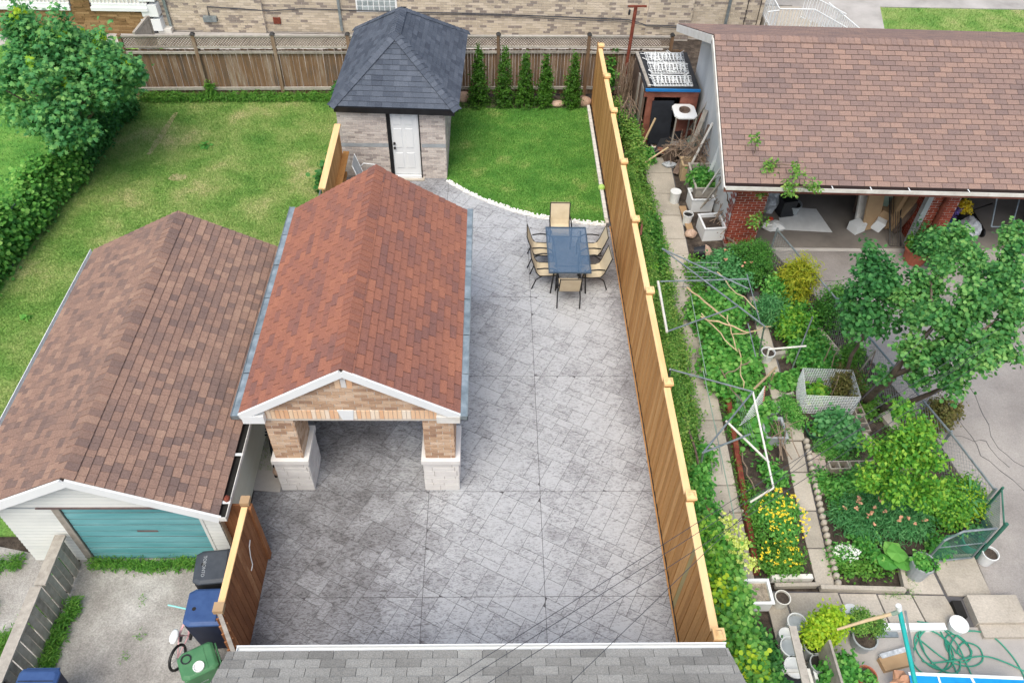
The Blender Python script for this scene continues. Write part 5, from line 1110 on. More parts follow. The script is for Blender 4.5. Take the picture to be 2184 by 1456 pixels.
# ================================================================== patio furniture
def patio_chair():
    t = thing('patio_chair', None, 'chair', (0, 0, 0))
    for s in (-1, 1):
        x = s * .27
        MB().tube([(x, .28, 0), (x, .30, .35), (x, .26, .56), (x, .14, .64), (x, -.06, .65), (x * .96, -.24, .62)], .018, 7).build('armrest', 'black', t, smooth=True)
        MB().tube([(x * .92, .26, .40), (x * .92, .1, .385), (x * .92, -.16, .39), (x * .92, -.24, .5), (x * .92, -.38, .96)], .013, 6).build('side_rail', 'black', t, smooth=True)
        MB().tube([(x, -.34, 0), (x, -.24, .3), (x * .95, -.1, .39)], .016, 6).build('leg', 'black', t, smooth=True)
    MB().tube([(-.25, .26, .395), (.25, .26, .395)], .013, 6).tube([(-.25, -.38, .96), (.25, -.38, .96)], .013, 6).tube([(-.25, -.1, .37), (.25, -.1, .37)], .012, 6).build('crossbar', 'black', t)
    mb = MB(); pr = [(.27, .405), (.1, .375), (-.12, .38), (-.2, .42), (-.25, .52), (-.385, .97)]
    vs = []
    for y, z in pr: vs += [(-.235, y, z + .012), (.235, y, z + .012), (-.235, y, z), (.235, y, z)]
    fs = []
    for i in range(5): a = i * 4; fs += [(a, a + 1, a + 5, a + 4), (a + 2, a + 6, a + 7, a + 3), (a, a + 4, a + 6, a + 2), (a + 1, a + 3, a + 7, a + 5)]
    fs += [(0, 2, 3, 1), (20, 21, 23, 22)]
    mb.add(vs, fs).build('sling', 'sling', t); return t
ch = patio_chair()
spots = [(1.90, 13.93, 0, 'patio chair at the near end of the glass table, seen from behind'), (1.82, 16.05, 180, 'patio chair at the far end of the glass table by the pebble edge'),
         (1.32, 15.3, -92, 'patio chair at the far left side of the glass table'), (1.38, 14.55, -88, 'patio chair at the near left side of the glass table'),
         (2.52, 15.3, 90, 'patio chair at the far right side of the glass table'), (2.52, 14.5, 94, 'patio chair at the near right side of the glass table')]
for i, (x, y, a, l) in enumerate(spots):
    o = ch if i == 0 else copytree(ch)
    o.location = (x, y, 0); o.rotation_euler = (0, 0, R(a)); tag(o, 'tan sling ' + l, 'chair', 'sling chairs around the patio table')
t = thing('patio_table', 'rectangular smoked glass patio table with a dark metal frame', 'table', (1.93, 14.9, 0))
x0, x1, y0, y1 = 1.42, 2.43, 14.05, 15.76
gl = bpy.data.materials.new('smoked_glass'); gl.use_nodes = True; b_ = gl.node_tree.nodes['Principled BSDF']; b_.inputs['Base Color'].default_value = c(96, 122, 150); b_.inputs['Roughness'].default_value = .12; b_.inputs['Alpha'].default_value = .5; b_.inputs['Specular IOR Level'].default_value = .5
MB().bb(x0 + .02, x1 - .02, y0 + .02, y1 - .02, .705, .713).build('glass_top', gl, t)
M['tframe'] = mk('table_frame', [c(62, 78, 96), c(80, 98, 116)], 4, rough=.4)
MB().bb(x0, x1, y0, y0 + .03, .695, .725).bb(x0, x1, y1 - .03, y1, .695, .725).bb(x0, x0 + .03, y0 + .031, y1 - .031, .695, .725).bb(x1 - .03, x1, y0 + .031, y1 - .031, .695, .725).build('table_frame', 'tframe', t)
for x in (x0 + .14, x1 - .14):
    for y in (y0 + .12, y1 - .12): MB().tube([(x + (.06 if x > 1.9 else -.06), y + (.05 if y > 15 else -.05), 0), (x, y, .69)], .02, 7).build('leg', 'black', t)
MB().tube([(x0 + .14, y0 + .3, .66), (x1 - .14, y0 + .3, .66)], .014, 6).tube([(x0 + .14, y1 - .3, .66), (x1 - .14, y1 - .3, .66)], .014, 6).tube([(x0 + .2, y0 + .3, .62), (x0 + .2, y1 - .3, .62)], .014, 6).tube([(x1 - .2, y0 + .3, .62), (x1 - .2, y1 - .3, .62)], .014, 6).build('crossbar', 'tframe', t)
# white chair by the shed
t = thing('white_patio_chair', 'white framed patio chair with a grey sling back in front of the shed wall', 'chair', (-3.3, 18.3, 0))
for s in (-1, 1):
    x = -3.3; y = 18.25 + s * .27
    MB().tube([(x - .3, y, 0), (x + .25, y, .02), (x + .3, y, .4), (x + .22, y, .62), (x - .1, y, .66), (x - .2, y, .55)], .016, 6).build('armrest', 'white', t, smooth=True)
    MB().tube([(x + .25, y * 1, .4), (x - .15, y, .38), (x - .32, y, .95)], .014, 6).build('side_rail', 'white', t, smooth=True)
mb = MB().bar((-3.46, 18.25, .4), (-3.62, 18.25, .94), .5, .014, up=(1, 0, 0)).bar((-3.05, 18.25, .4), (-3.45, 18.25, .385), .5, .014); mb.build('sling', 'plastic_grey', t)
# cedar screen / bench by the shed
t = thing('cedar_screen', 'short new cedar board screen beside the shed corner', 'fence', (-3.9, 17.5, 0))
for i in range(20): MB().box((-3.93 + .0, 15.75 + i * .14, .92), (.02, .133, 1.8)).build('fence_board', 'cedar', t)
MB().bb(-4.02, -3.86, 15.68, 18.5, 1.835, 1.875).build('cap_rail', 'cedar_cap', t)
MB().bb(-3.92, -3.76, 15.68, 18.6, .95, .985).bb(-3.92, -3.88, 15.68, 18.5, .3, .4).build('rail', 'cedar', t)
# boulders, ball, edgings
for cx, cy, r, l in ((3.0, 22.85, .22, 'rounded pink boulder in the lawn corner by the cedar fence'), (2.15, 22.72, .2, 'low pink boulder between the two rightmost arborvitae'), (-.82, 23.0, .24, 'pink boulder between the shed and the first arborvitae')):
    tag(MB().blob((cx, cy, r * .55), (r * 1.1, r * .8, r * (.8 if r != .2 else .45)), int(r * 100), .08, 12, 8).build('boulder', 'boulder', smooth=True), l, 'boulder')
tag(MB().blob((3.13, 18.3, 0.1), .1, 1, .0, 14, 10).build('ball', mk('ball_green', [c(150, 196, 90), c(190, 226, 130)], 6), smooth=True), 'pale green ball lying on the lawn by the fence edging', 'ball')
curve = [(-1.17, 18.66), (-.6, 18.14), (0, 17.72), (.73, 17.3), (1.3, 17.09), (1.98, 16.92), (2.6, 16.82), (3.12, 16.77)]
peb = struct(MB().prism([(a, b - .05) for a, b in curve] + [(a, b + .07) for a, b in reversed(curve)], -.05, .02), 'pebble_bed', 'pebble')
pm = [piece for piece in range(6)]; pms = []
for k in range(6):
    mb = MB(); mb.blob((0, 0, 0), (rng.uniform(.026, .04), rng.uniform(.02, .03), .02), k, .15, 7, 5); me = bpy.data.meshes.new('pebble'); me.from_pydata(mb.v, [], mb.f); me.materials.append(M['pebble']); pms.append(me)
ln = 0
for (a, b) in zip(curve[:-1], curve[1:]):
    n = int(math.dist(a, b) * 58)
    for i in range(n):
        tt = rng.random(); o = bpy.data.objects.new('pebble', rng.choice(pms)); COL.objects.link(o); o.parent = peb
        px, py = a[0] + (b[0] - a[0]) * tt, a[1] + (b[1] - a[1]) * tt + rng.uniform(-.055, .075); q = ORG[peb.name]
        o.location = (px - q[0], py - q[1], .035 + rng.uniform(0, .02) - q[2]); o.rotation_euler = (rng.uniform(-.5, .5), rng.uniform(-.5, .5), rng.uniform(0, 6)); ln += 1
ed = struct(MB().bb(3.09, 3.2, 16.85, 22.6, -.05, .02), 'brick_edging', 'mortar')
y = 16.95
while y < 22.6: MB().box((3.13, y + .1, .055), (.09, .19, .09), rz=rng.uniform(-.04, .04)).build('edging_brick', 'offwhite', ed); y += .205
bedp = struct(MB().prism([(-.9, 22.5), (3.15, 22.62), (3.15, 23.3), (-.9, 23.2)], -.05, .035), 'planting_bed', 'soil')

# ================================================================== arborvitae
for i, (x, h, r, l) in enumerate(((-.31, 1.95, .3, 'tallest arborvitae, leftmost of five along the back fence'), (.48, 1.85, .27, 'second arborvitae from the shed along the back fence'), (1.11, 1.72, .26, 'middle arborvitae of the five along the back fence'), (1.74, 1.66, .26, 'fourth arborvitae from the shed, yellowish at its foot'), (2.59, 1.72, .27, 'arborvitae standing apart at the right by the big boulder'))):
    t = thing('arborvitae', l, 'shrub', (x, 22.72, 0), 'arborvitae along the back fence'); MB().tube([(x, 22.72, 0), (x, 22.72, h * .8)], [.03, .01], 6).build('trunk', 'bark', t)
    bl = []
    for k in range(9):
        f = k / 8; rr = r * (1 - f ** 1.6) + .04; bl.append((x + rng.uniform(-.02, .02), 22.72, .12 + f * (h - .2), rr, rr, h / 10, 380 * rr / r + 60))
    foliage('crown', 'cedar', bl, .085, 'spray', t, clump=.07, shell=.25, up=.3, flat=.5)

# ================================================================== grass on lawns
grassfield('lawn_grass', 'grassdry', [(-11.6, 8.6), (-4.2, 9), (-4.2, 23.1), (-11.1, 22.9)], 260000, .045, 0, label='short patchy dry green grass of the neighbour lawn left of the shed')
grassfield('lawn_grass', 'grass', LAWN, 110000, .04, .03, label='short bright green grass of the back lawn beside the shed')
grassfield('lawn_grass', 'grass', [(-20, 9), (-12, 9), (-11.5, 18), (-11.4, 26), (-22, 26)], 60000, .06, 0, label='green grass of the far left yard behind the vines')
grassfield('lawn_grass', 'grassdry', [(14.3, 26), (26, 26), (26, 30.3), (15.1, 30.3)], 25000, .06, .006, label='patchy street lawn beyond the rose shingle roof')
def weeds(name, label, path, w, h, n, sz=.06, mat='weed', shape='thin'): return strip(name, mat, path, w, h, n, sz, label, 'weeds', shape, kind='stuff', clump=.08, flat=.6)
weeds('weeds', 'strip of tall weeds growing along the foot of the board fence', [(-10.8, 22.75), (-4.4, 23.0)], .22, .22, 9000, .12)
weeds('weeds', 'leafy weed clump beside the second post of the board fence', [(-8.75, 22.95), (-8.65, 22.95)], .18, .5, 350, .16)
weeds('weeds', 'leafy sapling clump against the fence near the shed', [(-4.75, 22.9), (-4.55, 22.9)], .25, .6, 500, .12, 'shrub', 'oval')
weeds('weeds', 'weeds sprouting along the foot of the teal garage door', [(-7.0, 7.0), (-6.6, 6.98), (-5.9, 6.95), (-5.2, 7.0), (-4.85, 7.05)], .11, .1, 3800, .09)
weeds('weeds', 'low weeds along the foot of the weathered grey fence', [(-7.05, 6.3), (-7.1, 5.9), (-7.12, 5.2), (-7.0, 4.9)], .14, .14, 3000, .1)
weeds('weeds', 'green weeds on the left side of the weathered grey fence', [(-7.55, 6.3), (-7.9, 5.6), (-8.3, 5.1), (-8.0, 4.8), (-8.2, 4.3)], .2, .1, 4500, .1)
weeds('weeds', 'grass verge along the left wall of the white garage', [(-8.3, 7.1), (-8.7, 6.9), (-9.0, 6.4), (-8.4, 6.2)], .3, .08, 3500, .09)
weeds('weeds', 'weed tuft at the corner where the grey fence meets the garage', [(-7.55, 6.95), (-7.4, 6.9)], .13, .2, 300, .1, 'shrub', 'oval')
for (x, y, l) in ((-6.0, 6.35, 'small weed tuft in the driveway nearest the teal door'), (-5.75, 5.7, 'small weed tuft in the middle of the driveway'), (-5.85, 5.35, 'smallest weed tuft near the middle of the driveway'), (-6.6, 4.5, 'weed tuft at the bottom of the driveway by the blue lid')):
    weeds('weeds', l, [(x, y), (x + .05, y)], .07, .05, 60, .06)
for (x, y, l) in ((-8.3, 20.2, 'broad leaved weed in the middle of the dry lawn'), (-4.55, 16.6, 'broad leaved weed beside the bent fence rail'), (-4.75, 14.5, 'broad leaved weed by the brown garage roof'), (-8.9, 9.3, 'broad leaved weed at the left garage gutter'), (-10.6, 13.2, 'broad leaved weed near the vine fence')):
    weeds('weeds', l, [(x, y), (x + .05, y)], .14, .06, 45, .16, 'green', 'oval')
struct(MB().blob((-8.61, 18.72, .0), (.26, .15, .012), 4, .3, 14, 5), 'bare_patch', 'bare_earth')
mb = MB().prism([(-9.62, 22.09), (-9.51, 22.09), (-9.57, 20.54), (-9.7, 19.81), (-9.79, 19.8), (-9.76, 20.78)], -.02, .006); struct(mb, 'worn_track', 'bare_earth')

# ================================================================== left maple, vine hedge
t = thing('maple_tree', 'bushy young maple with lobed leaves and yellow tips at the top left', 'tree', (-12.0, 19.8, 0))
cx, cy, cz = -11.04, 19.14, 2.6
limbs(t, [(wob((-12.0, 19.8, 0), (cx, cy, 2.0), 4, .08, 1), .12, .06)] + [(wob((cx, cy, 1.2 + .1 * k), (cx + 1.3 * math.cos(k), cy + 1.2 * math.sin(k), 2.6 + .25 * (k % 3)), 3, .08, k), .05, .015) for k in range(8)])
bl = []
for k in range(46):
    a = rng.uniform(0, 6.28); e = math.asin(rng.uniform(-.75, 1)); q = rng.uniform(.5, 1)
    bl.append((cx + 1.7 * q * math.cos(a) * math.cos(e), cy + 1.7 * q * math.sin(a) * math.cos(e), cz + 1.4 * q * math.sin(e), .42, .42, .3, 320))
bl += [(cx - .4, cy + .2, cz + 1.5, .2, .2, .5, 90), (cx + .5, cy + .3, cz + 1.35, .2, .2, .45, 90), (cx + 1.3, cy + .5, cz + .8, .25, .25, .35, 90)]
foliage('crown', 'maple', expand([b[:6] + (b[6] * 1.35,) for b in bl], 5, .5), .13, 'maple', t, clump=.22, per=7, up=1.1, shell=.5)
tips = [(b[0], b[1], b[2] + .3, .12, .12, .08, 12) for b in bl if b[2] > cz][::2]; foliage('new_leaves', 'chartreuse', tips, .12, 'maple', t, clump=.1, per=6)
strip('hedge_shrub', 'shrub', [(-10.9, 22.3), (-11.1, 20.9), (-11.2, 19.6), (-11.3, 18.6)], .55, 1.3, 20000, .1, 'dark leafy shrub mass under the maple along the fence', 'shrub', 'oval', clump=.14)
strip('vine_hedge', 'vine', [(-11.35, 18.8), (-11.5, 17.4), (-11.65, 16.1), (-11.8, 14.9), (-12.0, 13.8), (-12.1, 12.8)], .5, 1.25, 26000, .105, 'grape vines covering the green mesh fence at the left edge', 'vines', 'round', clump=.2)
strip('hedge_shrub', 'shrub', [(-4.35, 18.6), (-4.38, 18.0)], .25, .7, 1100, .12, 'small fig like shrub pushing through the rail fence by the cedar screen', 'shrub', 'round')
strip('hedge_shrub', 'shrub', [(-4.15, 22.4), (-4.15, 19.2)], .12, .8, 2200, .09, 'ivy climbing the chain link beside the shed wall', 'vines')

# ================================================================== driveway side: weathered fence, bins, bike, brown gate
t = thing('weathered_fence', 'low silver grey plank fence beside the left driveway', 'fence', (-7.25, 5.6, 0))
for i in range(24): MB().box((-7.2 - .003 * i + .014 * (i % 2), 6.95 - i * .145, .47 + .006 * (i % 3)), (.026, .12, .9)).build('fence_board', 'greywood', t)
MB().bb(-7.3, -7.12, 6.15, 7.05, .92, .965).bb(-7.36, -7.18, 3.3, 6.12, .90, .94).build('cap_rail', 'greywood', t)
for y in (6.95, 6.1, 4.7): MB().bb(-7.32, -7.235, y - .05, y + .05, 0, .9).build('post', 'greywood', t)
t = thing('brown_fence', 'dark stained brown board fence with a pale cap rail between driveway and patio', 'fence', (-3.95, 6.3, 0))
for i in range(12): MB().box((-3.93, 7.15 - i * .145 - .07, .86), (.024, .13, 1.68), rx=rng.uniform(-.004, .004)).build('fence_board', 'stain', t)
MB().bb(-4.02, -3.92, 5.42, 7.1, 1.71, 1.745).build('cap_rail', 'cedar_cap', t)
for x, y in ((-3.97, 7.2), (-3.97, 5.36)):
    p = MB().bb(x - .05, x + .05, y - .05, y + .05, 0, 1.72).build('post', 'stain', t); MB().box((x, y, 1.77), (.15, .15, .09)).build('post_cap', 'cardboard', p)
MB().bb(-3.915, -3.87, 7.08, 7.2, .05, 1.7).build('end_board', 'stain', t)
for i in range(4): MB().box((-4.43 + i * .13, 7.26, .8), (.125, .024, 1.55)).build('fence_board', 'stain', t)
MB().bb(-4.5, -4.0, 7.22, 7.25, 1.45, 1.6).build('rail', 'stain', t)
MB().bar((-3.96, 5.3, 1.73), (-3.5, 4.5, 1.73), .06, .03).build('cap_rail', 'greywood', t)
for i in range(7): MB().bar((-3.94 + i * .066, 5.25 - i * .115, .02), (-3.94 + i * .066, 5.25 - i * .115, 1.7), .13, .024, up=(.5, -.87, 0)).build('fence_board', 'stain', t)
tag(MB().tube([(-3.9, 6.75, 1.3), (-3.88, 6.62, 1.32), (-3.89, 6.55, 1.1), (-3.88, 6.5, .95), (-3.87, 6.38, .97)], .01, 5).build('string', 'plastic_white'), 'pale string tied to the brown fence and hanging down', 'string')
def bin_(name, label, x, y, rz, w, d, h, mbody, mlid, green=False):
    t = thing('wheeled_bin', label, 'bin', (0, 0, 0), 'wheeled bins by the brown fence')
    mb = MB().box((0, 0, h * .46 + .04), (w * .8, d * .78, h * .92)); 
    for i in range(4, 8):
        vx, vy, vz = mb.v[i]; mb.v[i] = (vx * 1.18, vy * 1.18, vz)
    mb.build('body', mbody, t, bevel=.02)
    hz = h * .96
    lid = MB(); pts = [(-w / 2, -d / 2 + .1), (-w / 2 + .06, -d / 2), (w / 2 - .06, -d / 2), (w / 2, -d / 2 + .1), (w / 2, d / 2 - .06), (w / 2 - .04, d / 2), (-w / 2 + .04, d / 2), (-w / 2, d / 2 - .06)]
    vs = [(a, b, hz) for a, b in pts] + [(a, b, hz + .04) for a, b in pts] + [(a * .84, b * .84, hz + .075) for a, b in pts]
    fs = [tuple(reversed(range(8))), tuple(range(16, 24))] + [(i + 8 * k, (i + 1) % 8 + 8 * k, (i + 1) % 8 + 8 + 8 * k, i + 8 + 8 * k) for k in (0, 1) for i in range(8)]
    lid.add(vs, fs); lo = lid.build('lid', mlid, t, bevel=.012)
    MB().box((0, d * .22, hz + .077), (w * .84, .012, .012)).build('rib', 'plastic_black' if mlid != 'bin_green' else mlid, lo)
    MB().tube([(-w * .4, d / 2 + .02, hz - .02), (w * .4, d / 2 + .02, hz - .02)], .018, 6).build('handle', mlid, t)
    for s in (-1, 1): MB().lathe([(.11, -.025), (.12, 0), (.11, .025)], (s * w * .42, d * .38, .12), 14, Matrix.Rotation(R(90), 3, 'Y')).build('wheel', 'black', t)
    if green:
        MB().lathe([(.075, 0), (.08, .018), (.06, .018), (.055, .0)], (-.09, -.14, hz + .07), 16).build('round_vent', 'plastic_black', lo)
        MB().lathe([(.085, 0), (.085, .03), (.07, .03), (.065, .012)], (.11, .0, hz + .07), 18).build('round_cap', 'plastic_white', lo)
    else:
        MB().lathe([(.035, .07), (.034, .0765)], (.04 * (1 if 'blue' in mlid else -1), -d * .3, hz), 7).build('hole', 'dark', lo)
    t.location = (x, y, 0); t.rotation_euler = (0, 0, rz); return t
bb1 = bin_('b', 'charcoal lidded wheeled bin nearest the teal garage door', -4.42, 6.42, R(-84), .6, .72, 1.05, 'plastic_black', 'bin_black')
bb2 = bin_('b', 'blue lidded wheeled bin between the charcoal and the green bin', -4.38, 5.72, R(-88), .62, .72, 1.05, 'bin_navy', 'bin_blue')
bb3 = bin_('b', 'smaller green wheeled bin with two round caps in its lid', -4.38, 4.9, R(-62), .46, .55, .95, 'bin_green', 'bin_green', True)
bb4 = bin_('b', 'blue wheeled bin cut by the bottom left corner', -6.62, 4.42, R(0), .6, .7, 1.05, 'bin_navy', 'bin_blue')
def text(s, size, loc, rot, m, parent, depth=.002):
    cu = bpy.data.curves.new('lettering', 'FONT'); cu.body = s; cu.size = size; cu.extrude = depth; cu.align_x = 'CENTER'; cu.align_y = 'CENTER'
    o = bpy.data.objects.new('lettering', cu); COL.objects.link(o); dg = bpy.context.evaluated_depsgraph_get(); me = bpy.data.meshes.new_from_object(o.evaluated_get(dg)); bpy.data.objects.remove(o)
    o = bpy.data.objects.new('lettering', me); me.materials.append(M[m]); COL.objects.link(o); o.parent = parent; o.location = loc; o.rotation_euler = rot; return o
text('TORONTO', .075, (0, -.2, 1.05 * .96 + .078), (0, 0, 0), 'plastic_grey', bb1)
text('TORONTO', .05, (.28, -.1, .8), (R(90), 0, R(90)), 'plastic_grey', bb2)
text('TORONTO', .04, (.225, -.05, .7), (R(90), 0, R(90)), 'plastic_grey', bb3)
# child's pink bicycle
t = thing('child_bicycle', 'small pink bicycle with a white seat and aqua grips leaning by the blue bin', 'bicycle', (-4.85, 5.6, 0))
A = Vector((-4.95, 5.25, 0)); Bv = Vector((-4.72, 6.12, 0)); d = (Bv - A).normalized(); up = Vector((-.12, .03, .99)); W_ = d.cross(Vector((0, 0, 1)))
P = lambda s, h, o=0: tuple(A + d * s + up * h + W_ * o)
def wheel(s, nm):
    w = MB(); w.tube([P(s + .2 * math.cos(a), .22 + .2 * math.sin(a)) for a in [2 * math.pi * i / 22 for i in range(23)]], .024, 7, cap=False); w = w.build('wheel', 'black', t)
    sp = MB(); 
    for k in range(8): a = math.pi * k / 8; sp.tube([P(s - .19 * math.cos(a), .22 - .19 * math.sin(a)), P(s + .19 * math.cos(a), .22 + .19 * math.sin(a))], .003, 3)
    sp.build('spokes', 'metal', w)
wheel(0, 'a'); wheel(.78, 'b')
MB().tube([P(.25, .5), P(.66, .56), P(.36, .24), P(.25, .5)], .018, 7).tube([P(.36, .24), P(0, .22), P(.25, .5)], .012, 6).tube([P(.64, .62), P(.78, .22)], .016, 6).build('frame', 'pink', t)
MB().tube([P(.64, .6), P(.6, .72), P(.58, .74, -.28)], .013, 6).tube([P(.6, .72), P(.58, .74, .28)], .013, 6).build('handlebar', 'aqua', t)
MB().blob(P(.18, .6), (.07, .13, .035), 3, .05).build('seat', 'white', t, smooth=True); MB().tube([P(.24, .48), P(.2, .6)], .012, 6).build('seat_post', 'metal', t)
MB().lathe([(.06, -.01), (.06, .01)], P(.36, .24, .04), 14, Matrix.Rotation(R(90), 3, 'Y')).build('chainring', 'black', t)
for o_ in (-.14, .14): MB().box(P(.36 + o_ * .4, .24 + o_ * .5, o_), (.05, .1, .02)).build('pedal', 'black', t)
# things in the gap beside the car port
t = thing('folded_chairs', 'stack of dark blue folding chairs pushed behind the left pillar', 'chairs', (-4.12, 9.2, 0))
for k in range(4): MB().bar((-4.26, 9.3 + k * .05, .75 + k * .03), (-3.95, 9.34 + k * .05, .78 + k * .03), .03, .02).build('slat', 'felt_blue', t)
MB().tube([(-4.1, 8.85, 0), (-4.2, 9.4, .8), (-4.15, 9.9, 1.1)], .03, 6).tube([(-3.98, 9.0, 0), (-4.05, 9.5, .8)], .03, 6).build('frame', 'felt_blue', t)
MB().tube([(-4.3, 9.8, 1.1), (-4.0, 10.0, 1.2)], .02, 6).build('crossbar', 'greywood', t)
tag(MB().blob((-4.05, 8.92, .12), .11, 2, .03, 12, 8).build('old_ball', 'boulder', smooth=True), 'scuffed grey ball beside the left limestone pillar base', 'ball')

# ================================================================== foreground roof with gutter
t = thing('house_extension', 'grey shingled lean-to roof with a white gutter at the bottom of the view', 'roof', (0, 2.0, 0))
a0, a1 = (-3.19, 4.06, 3.32), (3.03, 4.06, 3.32); b0, b1 = (-3.45, 2.3, 4.02), (3.3, 2.3, 4.02)
rd = MB().add([a0, a1, b1, b0] + [(x, y, z - .1) for x, y, z in (a0, a1, b1, b0)], [(3, 2, 1, 0), (4, 5, 6, 7), (0, 1, 5, 4), (1, 2, 6, 5), (2, 3, 7, 6), (3, 0, 4, 7)]).build('roof', 'felt_blue', t)
u = Vector(a1) - Vector(a0)
lay(slope(rd, a1, a0, b1, b0, 0, [.305], rowh=.135, half=.1525, seed=91, gap=.006), 'shingle', 'shingle_grey', rd, 300, 'shingles')
g = MB(); g.bar((-3.1, 4.105, 3.25), (3.03, 4.105, 3.25), .08, .01).bar((-3.1, 4.14, 3.28), (3.03, 4.14, 3.28), .014, .08).bar((-3.1, 4.1, 3.27), (-3.09, 4.1, 3.27), .09, .07).build('gutter', 'white', t)
MB().bb(-3.1, 3.0, 2.2, 4.0, 0, 3.2).build('wall', 'mortar', t)
# overhead cables
for i, (p, q, l) in enumerate((((-0.86, 2.69, 5.2), (7.31, 7.88, 5.2), 'upper thin service cable crossing above the patio and garden'), ((-0.7, 2.67, 5.25), (7.03, 7.56, 5.2), 'second thin service cable crossing above the patio'),
     ((-0.42, 2.77, 5), (6.83, 7.29, 5.1), 'third thin service cable crossing above the patio'), ((0.53, 2.78, 4.9), (6.51, 8.07, 5), 'steepest thin service cable rising from the grey roof'), ((4.54, 6.37, 4.2), (7.01, 7.51, 5.2), 'short black cable above the garden beds'))):
    p, q = Vector(p), Vector(q); tag(MB().tube([p.lerp(q, k / 14) - Vector((0, 0, .05 * math.sin(math.pi * k / 14))) for k in range(15)], .0037, 5).build('overhead_cable', 'cable'), l, 'cable')

# ================================================================== garden planting
def bush(name, label, mat, x, y, r, h, n, sz=.08, shape='oval', cat='shrub', trunk=True, z=0, extra=None, ry=None, clump=.14, **k):
    t = thing(name, label, cat, (x, y, z))
    if trunk:
        mb = MB(); [mb.tube(wob((x, y, z), (x + rng.uniform(-r, r) * .5, y + rng.uniform(-r, r) * .5, z + h * .7), 3, .03, i), [.02, .015, .01, .006], 5) for i in range(4)]; mb.build('stems', 'bark', t)
    bl = []; m = max(4, int(r * 14))
    for i in range(m):
        a = rng.uniform(0, 6.28); q = rng.random() ** .5 * .62; hh = h * (1 - .35 * q)
        bl.append((x + r * q * math.cos(a), y + (ry or r) * q * math.sin(a), z + hh * .52, r * .45, (ry or r) * .45, hh * .48, n / m))
    foliage('foliage', mat, bl, sz, shape, t, clump=clump, **k)
    if extra:
        m2, cnt, s2 = extra; P = np.array([(x + r * .82 * math.cos(a) * q, y + (ry or r) * .85 * math.sin(a) * q, z + h * (1.04 - .25 * q * q)) for a, q in ((rng.uniform(0, 6.28), rng.random() ** .5) for _ in range(cnt))])
        P = np.repeat(P, 6, 0); nn = len(P); N = nr.normal(size=(nn, 3)) * .5; N[:, 2] += 1; D = nr.normal(size=(nn, 3)); D[:, 2] = .25
        leafmesh('flowers', P + nr.normal(size=P.shape) * .008, D, N, np.full(nn, s2), 'round', m2, t, 'stuff')
    return t
# hedge strip by the cedar fence
strip('hedge', 'hedge', [(3.75, 22.2), (4.2, 20.2), (4.1, 18.5)], .35, .75, 7000, .08, 'leafy plants crowding the top end of the cedar fence', 'hedge', 'oval')
strip('hedge', 'hedge', [(3.85, 18.6), (3.85, 16.0), (3.87, 13.0), (3.84, 10.0), (3.75, 8.0)], .42, .72, 80000, .048, 'long trimmed yellow green hedge between cedar fence and slab path', 'hedge', 'oval', clump=.1, shell=.3)
strip('ground_cover', 'hedge', [(4.32, 18.5), (4.36, 15), (4.3, 12), (4.22, 9)], .16, .28, 12000, .06, 'low ground cover filling the gap between hedge and slab path', 'ground cover', 'oval')
strip('hedge', 'box', [(4.15, 16.6), (4.2, 15.6), (4.15, 14.8)], .3, .55, 3600, .1, 'dark leafy mass beside the slab path opposite the brush pile', 'shrub', 'oval')
strip('climber', 'green', [(3.95, 8.4), (4.0, 7.7), (4.05, 7.2)], .36, .8, 9000, .085, 'fresh green climbers spilling over the lower slab path', 'vines', 'oval')
strip('climber', 'green', [(4.3, 9.3), (4.3, 8.9)], .18, .5, 700, .1, 'fresh green sprig hanging over the slab path', 'vines', 'oval')
strip('hydrangea', 'vine', [(3.85, 7.3), (3.95, 6.6), (4.0, 6.0)], .42, .95, 15000, .085, 'broad leaved shrub mass behind the lime flower heads', 'shrub', 'round', clump=.2)
strip('grape_vine', 'vine', [(3.95, 6.0), (4.0, 5.2), (4.1, 4.4), (4.2, 3.6)], .48, .95, 30000, .078, 'grape vine mass at the corner of the grey roof', 'vines', 'round', clump=.2)
strip('grape_vine', 'shrub', [(4.45, 5.6), (4.5, 5.0), (4.45, 4.3)], .25, .55, 3800, .09, 'small leaved shrubs along the edge of the slab terrace', 'shrub', 'oval')
t = thing('hydrangea_blooms', 'cluster of lime green hydrangea heads above the slab path', 'flowers', (4.3, 6.8, .8))
for (u, v, r) in ((0, .42, .1), (.03, .2, .12), (.12, .24, .13), (.05, -.05, .09), (.2, 0, .11), (.18, -.12, .1), (.02, -.2, .08), (.17, -.38, .14), (.2, -.48, .13), (-.05, .05, .07)):
    foliage('bloom', 'limepetal', [(4.2 + u, 6.95 + v, .95, r, r, r * .8, 160)], .035, 'round', t, clump=.02, shell=.1, kind='stuff')
strip('vine_shoots', 'chartreuse', [(3.75, 6.0), (3.95, 5.0), (4.1, 3.8)], .42, 1.06, 2200, .078, 'light new vine shoots on top of the grape vine mass', 'vines', 'round', clump=.22, shell=.1)
strip('vine_shoots', 'lime', [(3.8, 7.2), (3.85, 6.2)], .4, 1.04, 1800, .078, 'light new leaves on top of the broad leaved shrubs', 'vines', 'round', clump=.2, shell=.1)
strip('vine_shoots', 'vine', [(-11.4, 18.2), (-11.6, 16.2), (-11.9, 13.6)], .44, 1.36, 1800, .09, 'light new vine shoots along the top of the left vine hedge', 'vines', 'round', clump=.25, shell=.1)
strip('hedge_shoots', 'lime', [(3.8, 18.0), (3.84, 13.0), (3.74, 8.5)], .34, .8, 5000, .045, 'bright new growth along the top of the trimmed hedge', 'hedge', 'oval', clump=.1, shell=.1)
strip('ground_cover', 'weed', [(5.1, 15.2), (5.15, 13.5), (5.1, 11.8)], .28, .2, 5000, .07, 'leafy ground cover east of the upper slab path', 'ground cover', 'oval')
